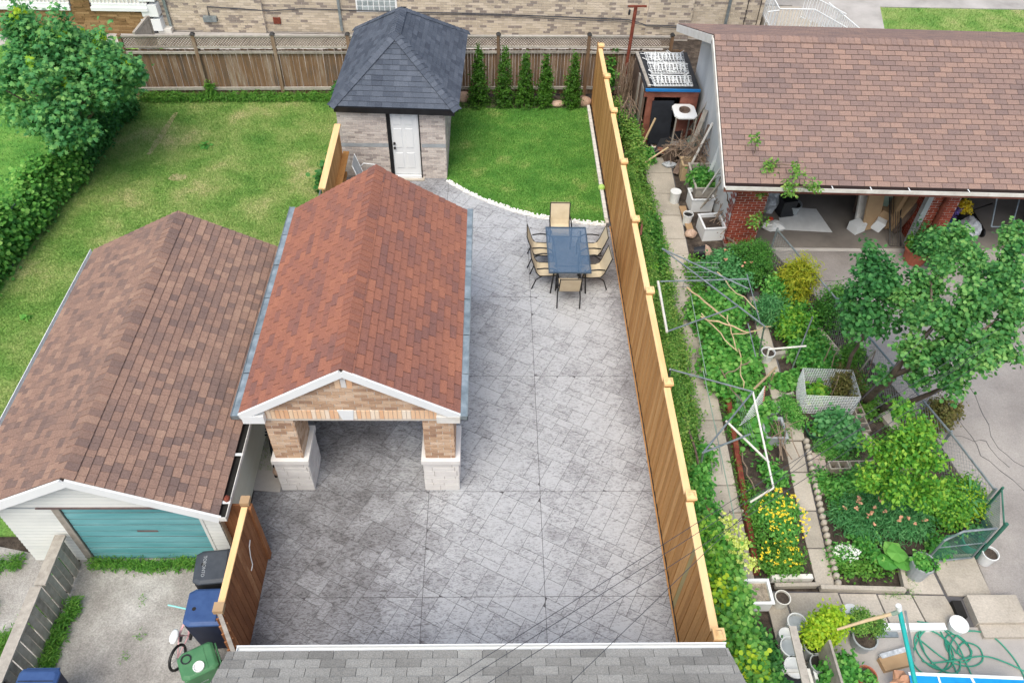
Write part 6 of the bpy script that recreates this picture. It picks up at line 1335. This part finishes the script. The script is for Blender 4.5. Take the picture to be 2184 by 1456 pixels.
strip('ground_cover', 'green', [(5.3, 13.0), (5.9, 12.4), (5.7, 11.0), (5.5, 10.2)], .35, .3, 4600, .08, 'mixed greens between the bean plants and the inner path', 'ground cover', 'oval')
strip('ground_cover', 'green', [(7.0, 14.6), (7.3, 13.4), (7.6, 12.2)], .3, .35, 3600, .08, 'green undergrowth along the driveway fence', 'ground cover', 'oval')
strip('ground_cover', 'weed', [(7.1, 12.6), (7.9, 11.6), (8.2, 10.6)], .3, .25, 2600, .07, 'weedy undergrowth below the slim tree', 'ground cover', 'oval')
strip('ground_cover', 'weed', [(8.3, 10.0), (8.7, 9.0)], .3, .12, 900, .07, 'scattered herbs under the plum tree trunk', 'ground cover', 'oval')
strip('ground_cover', 'green', [(6.75, 8.3), (6.9, 7.5), (7.0, 7.0)], .25, .22, 2400, .08, 'low leafy plants right of the scalloped edging', 'ground cover', 'oval')
strip('ground_cover', 'weed', [(5.0, 7.0), (5.05, 8.6)], .12, .22, 1500, .06, 'narrow strip of weeds west of the yellow flowers', 'ground cover', 'oval')
# iron pipe along the hedge and shovel
t = thing('garden_shovel', 'long brown handled tool with a rust red blade lying on the hedge', 'shovel', (3.98, 8.6, .6))
MB().tube([(3.95, 9.95, .55), (3.98, 9.0, .75), (4.0, 8.35, .7), (4.02, 7.75, .6)], .022, 7).build('handle', 'bark', t)
MB().box((3.98, 7.45, .62), (.1, .55, .03), rx=R(12), rz=R(-14)).build('blade', 'redframe', t)

bush('boxwood', 'round clipped boxwood globe beside the driveway corner', 'box', 6.41, 14.76, .62, 1.15, 14400, 0.041, shell=.12, ry=.6, clump=.06)
bush('rose_bush', 'dark green rose bushes under the metal poles', 'deep', 5.84, 14.58, .75, .8, 6080, 0.082, 'oval', extra=('fadedpink', 5, .05))
bush('rose_bush', 'leafy plant with pale tips south of the dark rose bushes', 'green', 5.31, 14.58, .35, .5, 1600, 0.082)
bush('bean_plants', 'tall bean plants climbing near the slab path, upper group', 'green', 5.29, 12.96, .6, .75, 8960, 0.090, 'round', ry=.9, clump=.2)
bush('bean_plants', 'bean plants climbing near the slab path, lower group', 'green', 5.25, 11.65, .55, .75, 8000, 0.090, 'round', ry=.9, clump=.2)
bush('bean_plants', 'sparse vine leaves under the wooden sticks and lattice', 'green', 5.4, 10.21, .5, .35, 1120, 0.115, 'round', ry=.9, clump=.2)
bush('sumac_shrub', 'feathery yellow green shrub at the driveway edge', 'fern', 7.33, 13.76, .55, 1.5, 5760, 0.131, 'thin', ry=.5)
bush('cherry_laurel', 'dense round dark green shrub right of the feathery yellow shrub', 'box', 8.11, 13.13, .55, 1.2, 8320, 0.066)
bush('dogwood', 'bright lime leaved shrub below the feathery yellow shrub', 'lime', 7.04, 12.67, .4, .9, 2400, 0.098)
bush('peony', 'dark blue green plants left of the lime leaved shrub', 'deep', 6.6, 13.12, .45, .8, 3040, 0.123, 'thin')
bush('leafy_shrub', 'fresh green shrub by the round clipped boxwood', 'green', 6.87, 13.76, .35, .9, 2240, 0.082)
bush('pepper_plants', 'row of leafy pepper plants above the empty soil bed', 'green', 7.1, 12.08, .6, .45, 2720, 0.107, ry=.25)
bush('squash_vine', 'green thicket north of the white mesh pen', 'green', 7.25, 11.65, .35, .5, 1440, 0.098)
bush('lettuce_row', 'lettuce row at the foot of the white mesh pen, left side', 'green', 6.56, 11.24, .38, .2, 1120, 0.090, 'round', ry=.2)
bush('strawberry_patch', 'bright green strawberry clump beside the empty soil bed', 'lime', 7.02, 10.85, .22, .35, 560, 0.098, 'round')
bush('parsley_patch', 'soft green parsley patch left of the mesh pen', 'green', 6.35, 10.4, .32, .25, 3200, 0.045, ry=.5)
bush('herb_patch', 'small tangled herb patch beside the grey tub', 'weed', 5.91, 9.84, .22, .25, 1120, 0.049)
bush('celery_mound', 'large pale green leafy mound in front of the mesh pen', 'deep', 7.14, 9.84, .48, .55, 4160, 0.090, 'round')
bush('sprouting_greens', 'grassy greens filling the small bed above the cinder blocks', 'green', 7.1, 9.55, .65, .12, 4800, 0.074, 'thin', trunk=False, ry=.4)
bush('spinach_row', 'low spinach leaves below the cinder block row', 'green', 6.61, 8.7, .3, .18, 1280, 0.074, 'oval', trunk=False, ry=.45)
bush('tangled_brush', 'russet tangled growth behind the white mesh pen', 'red', 7.63, 10.98, .5, .7, 2400, 0.057)
bush('young_sapling', 'airy green sapling growing at the driveway fence', 'weed', 7.94, 11.66, .4, 1.0, 1600, 0.066)
bush('ground_herbs', 'scattered herbs in the dark soil beside the weathered beam', 'weed', 8.32, 10.59, .5, .25, 800, 0.074, trunk=False)
bush('hellebore', 'small plant in bare soil under the white pole end', 'green', 5.56, 8.98, .22, .25, 416, 0.090, 'oval')
bush('hellebore', 'second small plant in bare soil below the white pole joint', 'green', 5.68, 8.7, .2, .22, 384, 0.098, 'oval')
bush('coreopsis', 'tall yellow flowering bed beside the inner path', 'green', 5.49, 7.76, .55, .5, 5760, 0.066, 'oval', cat='flowers', extra=('yellow', 130, .024), ry=.7)
bush('coreopsis', 'smaller yellow flowering patch south of the low board', 'weed', 5.25, 6.99, .5, .38, 4160, 0.061, 'oval', cat='flowers', extra=('yellow', 45, .026), ry=.35)
bush('white_stock', 'low plant with a cluster of white blossoms near the scalloped edging', 'green', 6.53, 7.08, .3, .25, 1120, 0.057, cat='flowers', extra=('whitepetal', 55, .03), ry=.2)
bush('peony', 'wide peony bush with faded pinkish flower heads', 'deep', 7.37, 7.76, .95, .6, 12000, 0.107, 'thin', extra=('fadedpink', 26, .045), ry=.6)
bush('spirea', 'yellow green spirea mass below the tall lime tree', 'lime', 8.75, 8.06, .6, .85, 9600, 0.066, 'oval', ry=.75)
bush('spirea', 'chartreuse shrub at the foot of the driveway fence', 'chartreuse', 9.05, 8.21, .35, .8, 3520, 0.049, 'oval', ry=.6)
bush('leafy_shrub', 'medium green leaves between the peony and the lime tree', 'green', 7.24, 8.48, .6, .55, 5120, 0.082, 'oval', ry=.5)
bush('leafy_shrub', 'pointed green leaves at the back of the peony bed', 'green', 7.76, 8.37, .6, .7, 4480, 0.082, 'oval', ry=.5)
bush('seedlings', 'sparse seedlings on dark soil by the long concrete kerb', 'weed', 6.85, 6.84, .65, .12, 1440, 0.066, 'oval', trunk=False, ry=.22)
bush('seedlings', 'seedlings beside the wide bare soil by the green gate', 'green', 8.25, 7.21, .25, .3, 416, 0.098, 'oval', trunk=False)
t = thing('squash_plant', 'young squash plant with a few very large leaves by the grey bucket', 'plant', (7.34, 6.89, 0))
x, y = 7.34, 6.89
for k, (dx, dy, z, a) in enumerate(((0, .2, .3, 0), (-.15, 0, .25, 2), (.12, -.02, .28, 4), (.02, .1, .36, 1))):
    mb = MB(); n = 9; vs = [(x + dx, y + dy, z)] + [(x + dx + .17 * (1 + .15 * (i % 2)) * math.cos(2 * math.pi * i / n + a), y + dy + .17 * (1 + .15 * (i % 2)) * math.sin(2 * math.pi * i / n + a), z - .03 + .03 * (i % 2)) for i in range(n)]
    mb.add(vs, [(0, 1 + i, 1 + (i + 1) % n) for i in range(n)]); mb.tube([(x, y, 0), (x + dx, y + dy, z - .01)], .01, 4).build('large_leaf', L_['green'], t)
bush('potted_hostas', 'russet tipped leafy bush at the driveway edge right of the lime tree', 'red', 9.55, 10.21, .38, .6, 2880, 0.074)
bush('potted_sage', 'leafy planter bush at the foot of the double garage pier', 'slim', 11.29, 15.26, .75, .9, 4160, 0.090, z=.3)
pot('barrel_planter', 'old half barrel planter with shrubs at the mouth of the left bay', 'planter', 10.9, 15.44, .32, .4, 'terracotta', plant=('weed', .3, 300, .1, 'oval'))
bush('tomato_bush', 'leafy bush growing in the white foam box beside the gable wall', 'green', 5.79, 18.09, .38, .45, 2400, 0.107, 'oval', z=.35)
bush('garden_plants', 'mixed plants at the hedge end by the basin', 'deep', 4.29, 21.09, .5, .7, 2560, 0.074)
bush('garden_plants', 'pale leaved plant pot at the slab path near the sieve tray', 'green', 4.52, 19.61, .3, .4, 800, 0.098)
bush('garden_plants', 'climbing plant over the top cedar post', 'vine', 3.9, 23.57, .3, 1.7, 1440, 0.098, 'round')
weeds('weeds', 'weeds in the joint between the entrance slabs', [(7.52, 7.0), (7.6, 6.35)], .04, .03, 500, .04)
weeds('weeds', 'weeds at the foot of the long concrete kerb', [(7.0, 6.38), (7.45, 6.36)], .06, .04, 350, .05)
weeds('weeds', 'low weeds scattered between the slab path and the long red beam', [(4.95, 8), (5.0, 9.5), (5.05, 11), (5.0, 13)], .12, .12, 2200, .08)

# ---- trees on the right
def tree(name, label, base, paths, blobs, mat, size, shape='oval', r0=.1, clump=.2, **k):
    t = thing(name, label, 'tree', base); limbs(t, [(wob(p, q, 4, .05, i), a, b) for i, (p, q, a, b) in enumerate(paths)]); foliage('crown', mat, blobs, size, shape, t, clump=clump, **k); return t
bx, by = 8.05, 10.75
top = Vector((7.64, 9.78, 2))
cb = [(3.3, 760, 0.42), (3.1, 620, 0.38), (3.4, 760, 0.42), (3.5, 850, 0.46), (3.5, 700, 0.42), (3.7, 1000, 0.5), (3.5, 850, 0.46), (3.4, 850, 0.44), (2.9, 420, 0.3), (3.4, 950, 0.46), (3.2, 620, 0.38), (3.0, 420, 0.32), (3.4, 620, 0.42), (3.3, 300, 0.3), (3.2, 260, 0.28), (3.4, 300, 0.3), (2.8, 320, 0.26), (2.4, 200, 0.2), (1.9, 120, 0.16)]
CB = {0: (8.25, 11.11, 3.3), 1: (7.87, 10.49, 3.1), 2: (8.98, 11.47, 3.4), 3: (9.18, 10.77, 3.5), 4: (9.95, 11.3, 3.5), 5: (8.39, 9.93, 3.7), 6: (8.96, 9.79, 3.5), 7: (7.99, 9.88, 3.4), 8: (7.73, 9.66, 2.9), 9: (8.07, 9.14, 3.4), 10: (8.77, 9.22, 3.2), 11: (7.91, 9.35, 3.0), 12: (9.74, 10.38, 3.4), 13: (9.35, 12.38, 3.3), 14: (8.91, 12.13, 3.2), 15: (10.36, 12.19, 3.4), 16: (8.12, 8.92, 2.8), 17: (7.74, 9.37, 2.4), 18: (7.55, 9.92, 1.9)}
bl = [(*CB[k], r, r, r * .8, n) for k, (_, _, n, r) in enumerate([(0, 0, n, r) for (z, n, r) in cb])]
tree('plum_tree', 'large leafy plum tree leaning over the driveway', (bx, by, 0), [((bx, by, 0), top, .11, .07), (top, CB[7], .07, .03), (top, CB[9], .06, .03), (CB[9], CB[10], .03, .02), (CB[7], CB[0], .03, .015), (CB[7], CB[5], .04, .02), (CB[5], CB[3], .03, .015), (CB[9], CB[6], .03, .015), ((bx + .25, by - .25, 0), CB[16], .08, .03)],
     expand([b[:6] + (b[6] * 1.45,) for b in bl], 9, .34, 5), 'plum', .078, 'round', clump=.14, per=7, up=1.0, shell=.6)
tree('slim_tree', 'slender tree with a narrow dark crown left of the plum tree', (7.75, 11.3, 0), [((7.75, 11.3, 0), (7.39, 10.85, 2.3), .045, .03), ((7.39, 10.85, 2.3), (7.23, 11.12, 3.4), .03, .012), ((7.39, 10.85, 2.3), (7.55, 10.88, 2.9), .02, .01)],
     [(7.2, 10.95, 3.2, .4, .4, .45, 700), (7.39, 11.36, 3.3, .35, .35, .35, 520), (7.63, 11.19, 3.1, .33, .33, .35, 420), (7.16, 10.83, 2.7, .4, .4, .32, 560), (7.41, 10.68, 2.6, .42, .42, .3, 560), (7.0, 10.75, 2.4, .25, .25, .2, 200), (7.27, 11.66, 3.4, .25, .25, .3, 200)], 'slim', .08, 'round', clump=.12, per=7)
tree('lime_tree', 'upright young tree with bright lime leaves above the peony bed', (7.9, 8.5, 0), [((7.9, 8.5, 0), (7.39, 8.22, 1.9), .04, .015)],
     expand([(7.12, 8.45, 2.6, .18, .18, .28, 330), (7.3, 8.18, 2.3, .34, .34, .32, 900), (6.99, 8.15, 2, .3, .32, .32, 700), (7.45, 7.95, 1.8, .42, .4, .36, 1100), (7.07, 7.86, 1.5, .4, .4, .36, 1000), (7.9, 8.14, 1.8, .24, .24, .28, 420), (7.64, 7.69, 1.3, .38, .35, .3, 700)], 7, .42, 9), 'lime', .088, 'oval', clump=.14, per=8)
# sparse tree by the garage
bx, by = 6.21, 16.42
t = thing('bare_fruit_tree', 'sparse fruit tree with few leaves reaching over the rose roof', 'tree', (bx, by, 0))
P_ = [(bx, by, 0), (6.2, 16.44, 0.9), (6.47, 16.27, 1.6), (6.57, 15.81, 2.6), (6.12, 15.95, 3.2), (7.06, 15.33, 2.8), (7.33, 14.84, 2.7), (7.02, 15.17, 2.4), (5.83, 16.26, 1.6), (6.05, 15.06, 0.8)]
limbs(t, [(wob(P_[0], P_[1], 3, .04, 1), .08, .06), (wob(P_[1], P_[2], 3, .04, 2), .055, .045), (wob(P_[2], P_[3], 3, .05, 3), .04, .02), (wob(P_[2], P_[4], 4, .06, 4), .025, .01), (wob(P_[3], P_[5], 3, .05, 5), .02, .01), (wob(P_[2], P_[7], 3, .05, 6), .03, .018), (wob(P_[7], P_[6], 3, .04, 7), .018, .01), (wob(P_[1], P_[8], 3, .05, 8), .025, .006), (wob(P_[0], P_[9], 3, .03, 9), .04, .02)], 'twig')
foliage('crown', 'hedge', [(*P_[3], .22, .22, .2, 130), (*P_[4], .1, .1, .16, 50), (*P_[5], .16, .16, .14, 90), (*P_[6], .14, .14, .14, 90), (*P_[7], .25, .22, .15, 130), (6.55, 15.67, 1.9, .16, .16, .2, 90), (6.71, 15.72, 2.4, .2, .2, .15, 110), (6.57, 15.48, 1.2, .25, .2, .2, 140)], .09, 'oval', t, clump=.1, per=6)
t = thing('bare_sapling', 'thin bare stems standing between the mesh pen and the slim tree', 'tree', (7.53, 11.52, 0))
limbs(t, [(wob((7.37, 11.52, 0), (7.33, 11.57, 1), 3, .04, 1), .02, .008), (wob((7.44, 11.38, 0), (7.45, 11.41, 1.1), 3, .04, 2), .018, .006), (wob((7.35, 10.72, 0), (7.08, 10.47, 1.2), 3, .04, 3), .014, .005), (wob((8.19, 11.11, 0), (8.14, 11.28, 1.1), 3, .02, 4), .012, .01)], 'twig')

# ================================================================== pole trellises in the garden
def pole(label, p, q, m='metal', r=.018, name='garden_pole', cat='pole'): return tag(MB().tube([p, q], r, 7).build(name, m), label, cat)
Z = 1.5
J = {'a': (3.93, 13.9, 1.6), 'b': (5.69, 11.46, 1.6), 'd': (5.05, 9.7, 1.6), 'e': (3.59, 10.35, 1.5), 'f': (3.87, 8.36, 1.5), 'g': (5.22, 8.01, 0.9), 'h': (4.88, 7.96, 0.5)}
pole('long grey blue pipe running from the hedge end to the middle of the trellis', J['a'], J['b'])
pole('upper grey pipe fanning out from the hedge end', J['a'], (5.65, 12.7, 1.5))
pole('horizontal grey pipe across the top of the bean trellis', (3.76, 12.91, 1.5), (5.71, 13.01, 1.5))
pole('white upright pole at the hedge side of the bean trellis', (3.71, 12.91, 1.5), (3.69, 11.42, 1.45), 'whitestick', .028)
pole('grey pipe from the white pole end across to the bean plants', (3.73, 11.49, 1.4), (5.37, 12.26, 1.4))
pole('grey pipe going down from the trellis joint towards the ring pot', J['b'], (6.02, 11.89, 0.2))
pole('thin grey pipe at the right side of the upper trellis', (5.73, 13.16, 1.5), (5.67, 11.63, 1.5), r=.012)
pole('grey pipe from the cedar fence to the lower joint', J['e'], J['d'])
pole('grey post standing in the hedge at the end of the lower pipe', J['e'], (3.9, 11.2, 0), r=.022)
pole('thin pipe linking the two trellis joints', (5.41, 11.63, 1.5), (5.36, 10.7, 1.5), r=.012)
pole('thick white pole leading south from the lower joint', J['d'], J['g'], 'whitestick', .019)
pole('white pole going down to the yellow flower bed', J['g'], J['h'], 'whitestick', .021)
pole('grey pipe slanting from the lower joint to the slab path', J['d'], J['f'])
pole('short grey pipe crossing above the slab path', J['f'], (4.86, 8.85, 1.4), r=.02)
pole('white pole from the lattice down to the bare soil', (4.43, 9.08, 1.5), (5.27, 8.57, 0.9), 'whitestick', .022)
pole('short grey stub post hanging at the path end of the pipe', J['f'], (3.93, 8.44, 1.1), r=.022)
pole('pale bent stick over the ring pot, upper part', (6.16, 11.83, 0.5), (6.96, 11.84, 0.6), 'whitestick', .022, 'pale_stick', 'stick')
pole('pale bent stick over the ring pot, lower part', (6.16, 11.83, 0.5), (6.18, 11.82, 0.2), 'whitestick', .022, 'pale_stick', 'stick')
pole('pale thick stick slanting from the lower joint to the soil bed', (5.28, 10.12, 1.2), (6.14, 11.21, 0.6), 'canestick', .025, 'pale_stick', 'stick')
pole('broken pale stick standing above the board edge', (6.04, 11.03, 0.4), (5.97, 10.88, 0.8), 'canestick', .02, 'pale_stick', 'stick')
pole('blue topped rusty stake leaning in the pepper row', (6.79, 11.72, 0), (7.01, 12.15, 1.2), 'metal', .018, 'garden_stake', 'stake')
pole('grey stake leaning near the driveway fence', (8.12, 11.39, 0.3), (8.14, 11.28, 1.1), 'greywood', .02, 'garden_stake', 'stake')
pole('green washing line pole running down the lower garden', (4.34, 10.59, 1.2), (4.55, 6.43, 0.3), 'mint', .011, 'line_cord', 'cord')
pole('blue line cord from the upper path to the slab edge', (4.48, 12.94, 1.2), (4.38, 10.46, 1.2), 'mint', .009, 'line_cord', 'cord')
mb = MB()
for k in range(5): mb.tube([(4.33, 9.22, 1.2), (4.48, 8.58, 0.5)], .006, 4) if k == 0 else mb.tube([(5.0 + k * .03, 10.3, .8), (5.1 + k * .06, 9.4, .4)], .004, 4)
tag(mb.build('bent_wire', 'metal'), 'thin white wire frame bent over the long red beam', 'wire')
for i, (a, b, l) in enumerate((((4.39, 12.95, 1.3), (5.06, 11.96, 1.3), 'thick pale pole lying across the upper trellis'), ((4.57, 12.13, 1.2), (5.53, 11.65, 1.2), 'white sanded stick lying on the trellis joint'),
    ((4.6, 12.23, 1.2), (5.25, 11.29, 1), 'long thin branch slanting through the bean plants'), ((5.12, 12.08, 1.3), (5.26, 11.45, 0.9), 'curved thin branch standing in the bean plants'),
    ((5.21, 13.57, 1.2), (5.86, 12.28, 1.2), 'arched thin branch over the rose bushes'), ((5.13, 11.61, 1.2), (5.98, 11.74, 1.3), 'thin twig pointing at the trellis joint'), ((5.36, 11.58, 0.8), (5.3, 10.6, 0.6), 'forked dead branch standing left of the inner path'),
    ((4.94, 11.16, 0.6), (5.32, 10.26, 0.4), 'whitish dead branch lying above the lattice'), ((5.49, 11.12, 0.9), (4.94, 10.9, 0.7), 'grey branch lying between ring pot and dead branches'), ((5.05, 9.22, 0.3), (5.12, 8.25, 0.2), 'crooked white root lying on the bare soil'))):
    pts = wob(a, b, 6, .035, 40 + i); tag(MB().tube(pts, [.02 if i < 2 else .013] * 6 + [.008], 5).build('dry_branch', 'canestick' if i < 7 else 'twig'), l, 'branch')
# white lattice panel
t = thing('lattice_panel', 'fan of white slats leaning over the vine bed by the inner path', 'lattice', (5.56, 10.46, 0)); A, B_, Cc = Vector((5.78, 10.7, 0.6)), Vector((5.06, 9.74, 0.5)), Vector((5.72, 10.3, 0.2))
for k in range(12):
    f = k / 11; MB().tube([A.lerp(Cc, f * .9), B_.lerp(Cc, f * .0) + (A - B_) * (1 - f) * .75], .008, 4).build('slat', 'white', t)
MB().bar(A, Cc, .03, .03).build('frame_bar', 'redframe', t)
# white mesh pen
t = thing('mesh_pen', 'white plastic mesh pen standing around green sprouts', 'pen', (7.3, 10.9, 0))
Mm = bpy.data.materials.new('white_mesh'); Mm.use_nodes = True; b_ = Mm.node_tree.nodes['Principled BSDF']; b_.inputs['Base Color'].default_value = c(226, 232, 236); b_.inputs['Alpha'].default_value = .22; b_.inputs['Roughness'].default_value = .6
q = [(6.46, 10.27), (7.53, 10.34), (7.54, 10.85), (6.65, 10.78)]
q = [(6.58, 10.45), (7.72, 10.4), (7.78, 11.15), (6.72, 11.2)]
for i in range(4):
    a, b = q[i], q[(i + 1) % 4]; mb = MB(); mb.bar((a[0], a[1], .3), (b[0], b[1], .3), .004, .58, up=(0, 0, 1)); pn = mb.build('mesh_panel', Mm, t)
    w = MB(); L = math.dist(a, b); n = int(L / .05)
    for k in range(n + 1): f = k / n; w.tube([(a[0] + (b[0] - a[0]) * f, a[1] + (b[1] - a[1]) * f, .01), (a[0] + (b[0] - a[0]) * f, a[1] + (b[1] - a[1]) * f, .6)], .004, 3)
    for k in range(12): w.tube([(a[0], a[1], .02 + k * .052), (b[0], b[1], .02 + k * .052)], .004, 3)
    tag(w.build('mesh_wires', 'white', pn), kind='stuff')
foliage('sprouts', 'green', [(7.25, 10.8, .12, .45, .25, .1, 700)], .06, 'oval', t, clump=.06)
# wire tomato supports over the path
mb = MB()
for k in range(6): mb.tube([(4.75 + k * .14, 14.3, .02), (4.75 + k * .14, 14.3, .9)], .006, 4)
for k in range(6): mb.tube([(4.72, 14.3, .1 + k * .15), (5.5, 14.3, .1 + k * .15)], .006, 4)
tag(mb.build('wire_grid', 'metal'), 'upright wire grid standing across the slab path by the white pole', 'wire grid')

# ================================================================== lower right patio
t = thing('wood_screen', 'grey wooden board standing on edge behind the white pails', 'board', (5.45, 4.9, 0))
MB().bar((4.89, 5.41, 0.9), (4.86, 4.42, 0.9), .12, .03).build('top_board', 'greywood', t); MB().bb(5.42, 5.46, 4.0, 5.2, 0, .87).build('panel', 'greywood', t)
bush('lime_shrub', 'potted lemon lime leaved shrub beside the white pails', 'chartreuse', 5.55, 5.44, .3, 1.25, 5440, 0.070, 'oval', ry=.3)
bush('lime_shrub', 'darker green potted shrub at the bottom edge below the lemon lime shrub', 'green', 5.59, 4.89, .32, .8, 3520, 0.066, 'round')
t = pot('flower_pot', 'white rimmed pot under the round bush with small leaves', 'pot', 6.3, 5.47, .2, .32, 'plastic_grey')
bush('azalea', 'round potted bush with small green and russet leaves behind the white stick', 'hedge', 6.29, 5.55, .34, .5, 5760, 0.037, 'oval', z=.3, clump=.06)
tp = thing('teal_pole', 'tall teal painted pole with a pale stick tied to its top', 'pole', (7.26, 4.65, 0))
MB().tube([(6.56, 4.24, 0.8), (6.4, 5.43, 1.5)], .035, 10).build('pole', 'tealpole', tp); MB().tube([(6.39, 5.4, 1.5), (6.35, 5.42, 1.6)], .045, 10).build('cap', 'plastic_white', tp)
MB().tube([(6.38, 5.38, 1.45), (5.99, 5.37, 1.2), (5.55, 5.31, 1)], [.03, .028, .02], 8).build('stick', 'canestick', tp)
MB().tube([(6.31, 5.38, 1.4), (6.38, 5.37, 1.5)], .035, 8).build('bracket', 'mint', tp)
mb = MB()
def loop(cx, cy, rx, ry, a0, a1, n=22, ph=0, z=.035): return [(cx + rx * math.cos(a0 + (a1 - a0) * i / n) * math.cos(ph) - ry * math.sin(a0 + (a1 - a0) * i / n) * math.sin(ph), cy + rx * math.cos(a0 + (a1 - a0) * i / n) * math.sin(ph) + ry * math.sin(a0 + (a1 - a0) * i / n) * math.cos(ph), z) for i in range(n + 1)]
hx, hy = 7.35, 5.0
h = [(7.43, 6.0, 0.04), (7.7, 5.94, 0.04), (7.78, 5.73, 0.04), (7.76, 5.4, 0.04), (7.56, 5.17, 0.04), (7.25, 5.09, 0.04)] + [(7.1, 5.33, 0.04), (7.37, 5.73, 0.05), (7.67, 5.89, 0.06), (7.99, 5.76, 0.05), (8.17, 5.48, 0.04), (7.99, 5.36, 0.05), (7.92, 5.48, 0.05), (8.09, 5.62, 0.06), (8.31, 5.54, 0.05), (8.28, 5.32, 0.05), (8.01, 5.22, 0.05), (7.66, 5.34, 0.05), (7.38, 5.64, 0.05), (7.28, 5.73, 0.05)]
h2 = [(7.25, 5.32, 0.06), (7.65, 5.09, 0.04), (7.79, 4.86, 0.04), (7.75, 5.39, 0.07), (7.96, 5.71, 0.07), (8.3, 5.82, 0.06), (8.63, 5.72, 0.05), (8.82, 5.4, 0.04), (8.87, 5.08, 0.04), (8.84, 4.85, 0.04)]
h3 = [(7.34, 5.47, 0.07), (7.38, 5.8, 0.07), (7.71, 5.91, 0.08), (7.93, 5.63, 0.08), (7.98, 5.23, 0.06), (8.0, 4.89, 0.04), (7.96, 4.71, 0.04)]
h4 = [(7.38, 5.27, 0.08), (7.8, 5.31, 0.08), (8.31, 5.38, 0.07), (8.67, 5.27, 0.06), (9.05, 5.04, 0.05)]
def smooth(pts, m=5):
    out = []; P = [Vector(p) for p in pts]
    for i in range(len(P) - 1):
        p0, p1, p2, p3 = P[max(i - 1, 0)], P[i], P[i + 1], P[min(i + 2, len(P) - 1)]
        for k in range(m): t = k / m; out.append(.5 * ((2 * p1) + (p2 - p0) * t + (2 * p0 - 5 * p1 + 4 * p2 - p3) * t * t + (3 * p1 - p0 - 3 * p2 + p3) * t ** 3))
    return out + [P[-1]]
for q in (h, h2, h3, h4): mb.tube([p - Vector((0, .14, 0)) for p in smooth(q)], .013, 6)
hx, hy, _z = (7.53, 5.37, 0.04)
mb.tube(loop(hx, hy, .3, .34, .3, 6.9, 30, .2, .045), .013, 6); mb.tube(loop(hx + .08, hy - .04, .26, .38, -.4, 5.6, 30, .4, .06), .013, 6); mb.tube(loop(hx + .42, hy + .02, .2, .24, 0, 6.5, 26, .1, .05), .013, 6)
tag(mb.build('garden_hose', 'hose'), 'green garden hose lying in loose loops on the lower patio', 'hose')
tb = thing('painted_board', 'bright blue painted board with white borders at the bottom right edge', 'board', (7.9, 3.9, .1))
q = [(6.79, 4.8, 0.5), (8.52, 4.73, 0.5)]
MB().add([(6.72, 4.81, 0.5), (8.53, 4.72, 0.5), (8.5, 3.91, 0.5), (6.55, 3.93, 0.5), (6.75, 4.84, 0.44), (8.57, 4.75, 0.44), (8.54, 3.93, 0.44), (6.59, 3.95, 0.44)], [(3, 2, 1, 0), (4, 5, 6, 7), (0, 1, 5, 4), (1, 2, 6, 5), (2, 3, 7, 6), (3, 0, 4, 7)]).build('panel', 'blueboard', tb)
MB().bar((6.71, 4.8, 0.505), (8.52, 4.71, 0.505), .05, .008).bar((7.69, 4.76, 0.508), (7.74, 4.33, 0.508), .04, .006).bar((7.17, 4.78, 0.508), (7.14, 4.33, 0.508), .03, .006).build('border_stripe', 'white', tb)
tag(MB().blob((6.64, 4.71, 0.35), (.2, .16, .1), 31, .35).build('cloth_bundle', 'fadedpink'), 'crumpled pinkish cloth beside the blue board', 'cloth')
t = thing('mop_crate', 'tan cardboard tray with a white mop head under the teal pole', 'box', (6.82, 5.27, 0)); x, y = 6.77, 5.15
MB().box((x, y, .06), (.5, .22, .12), rz=R(12)).build('tray', 'cardboard', t); MB().box((x + .02, y + .14, .1), (.5, .08, .06), rz=R(14)).build('mop_head', 'bag', t)
for k in range(4): MB().tube([(x + .3 + k * .012, y, .1), (x + .25 + k * .01, y + .7, .5)], .007, 4).build('mop_cord', 'metal', t)
tag(MB().bb(5.9, 7.85, 5.68, 5.8, .02, .12).build('long_ledge', 'white'), 'long white ledge at the back of the lower patio slab', 'ledge')
tag(MB().bb(6.2, 7.0, 5.58, 5.67, .02, .07).build('grey_channel', 'metal'), 'grey metal channel lying in front of the white ledge', 'channel')
tag(MB().blob((4.54, 5.36, 0.3), (.1, .08, .06), 3, .2).build('plastic_bottle', 'plastic_white'), 'crushed pale bottle at the edge of the vines', 'bottle')
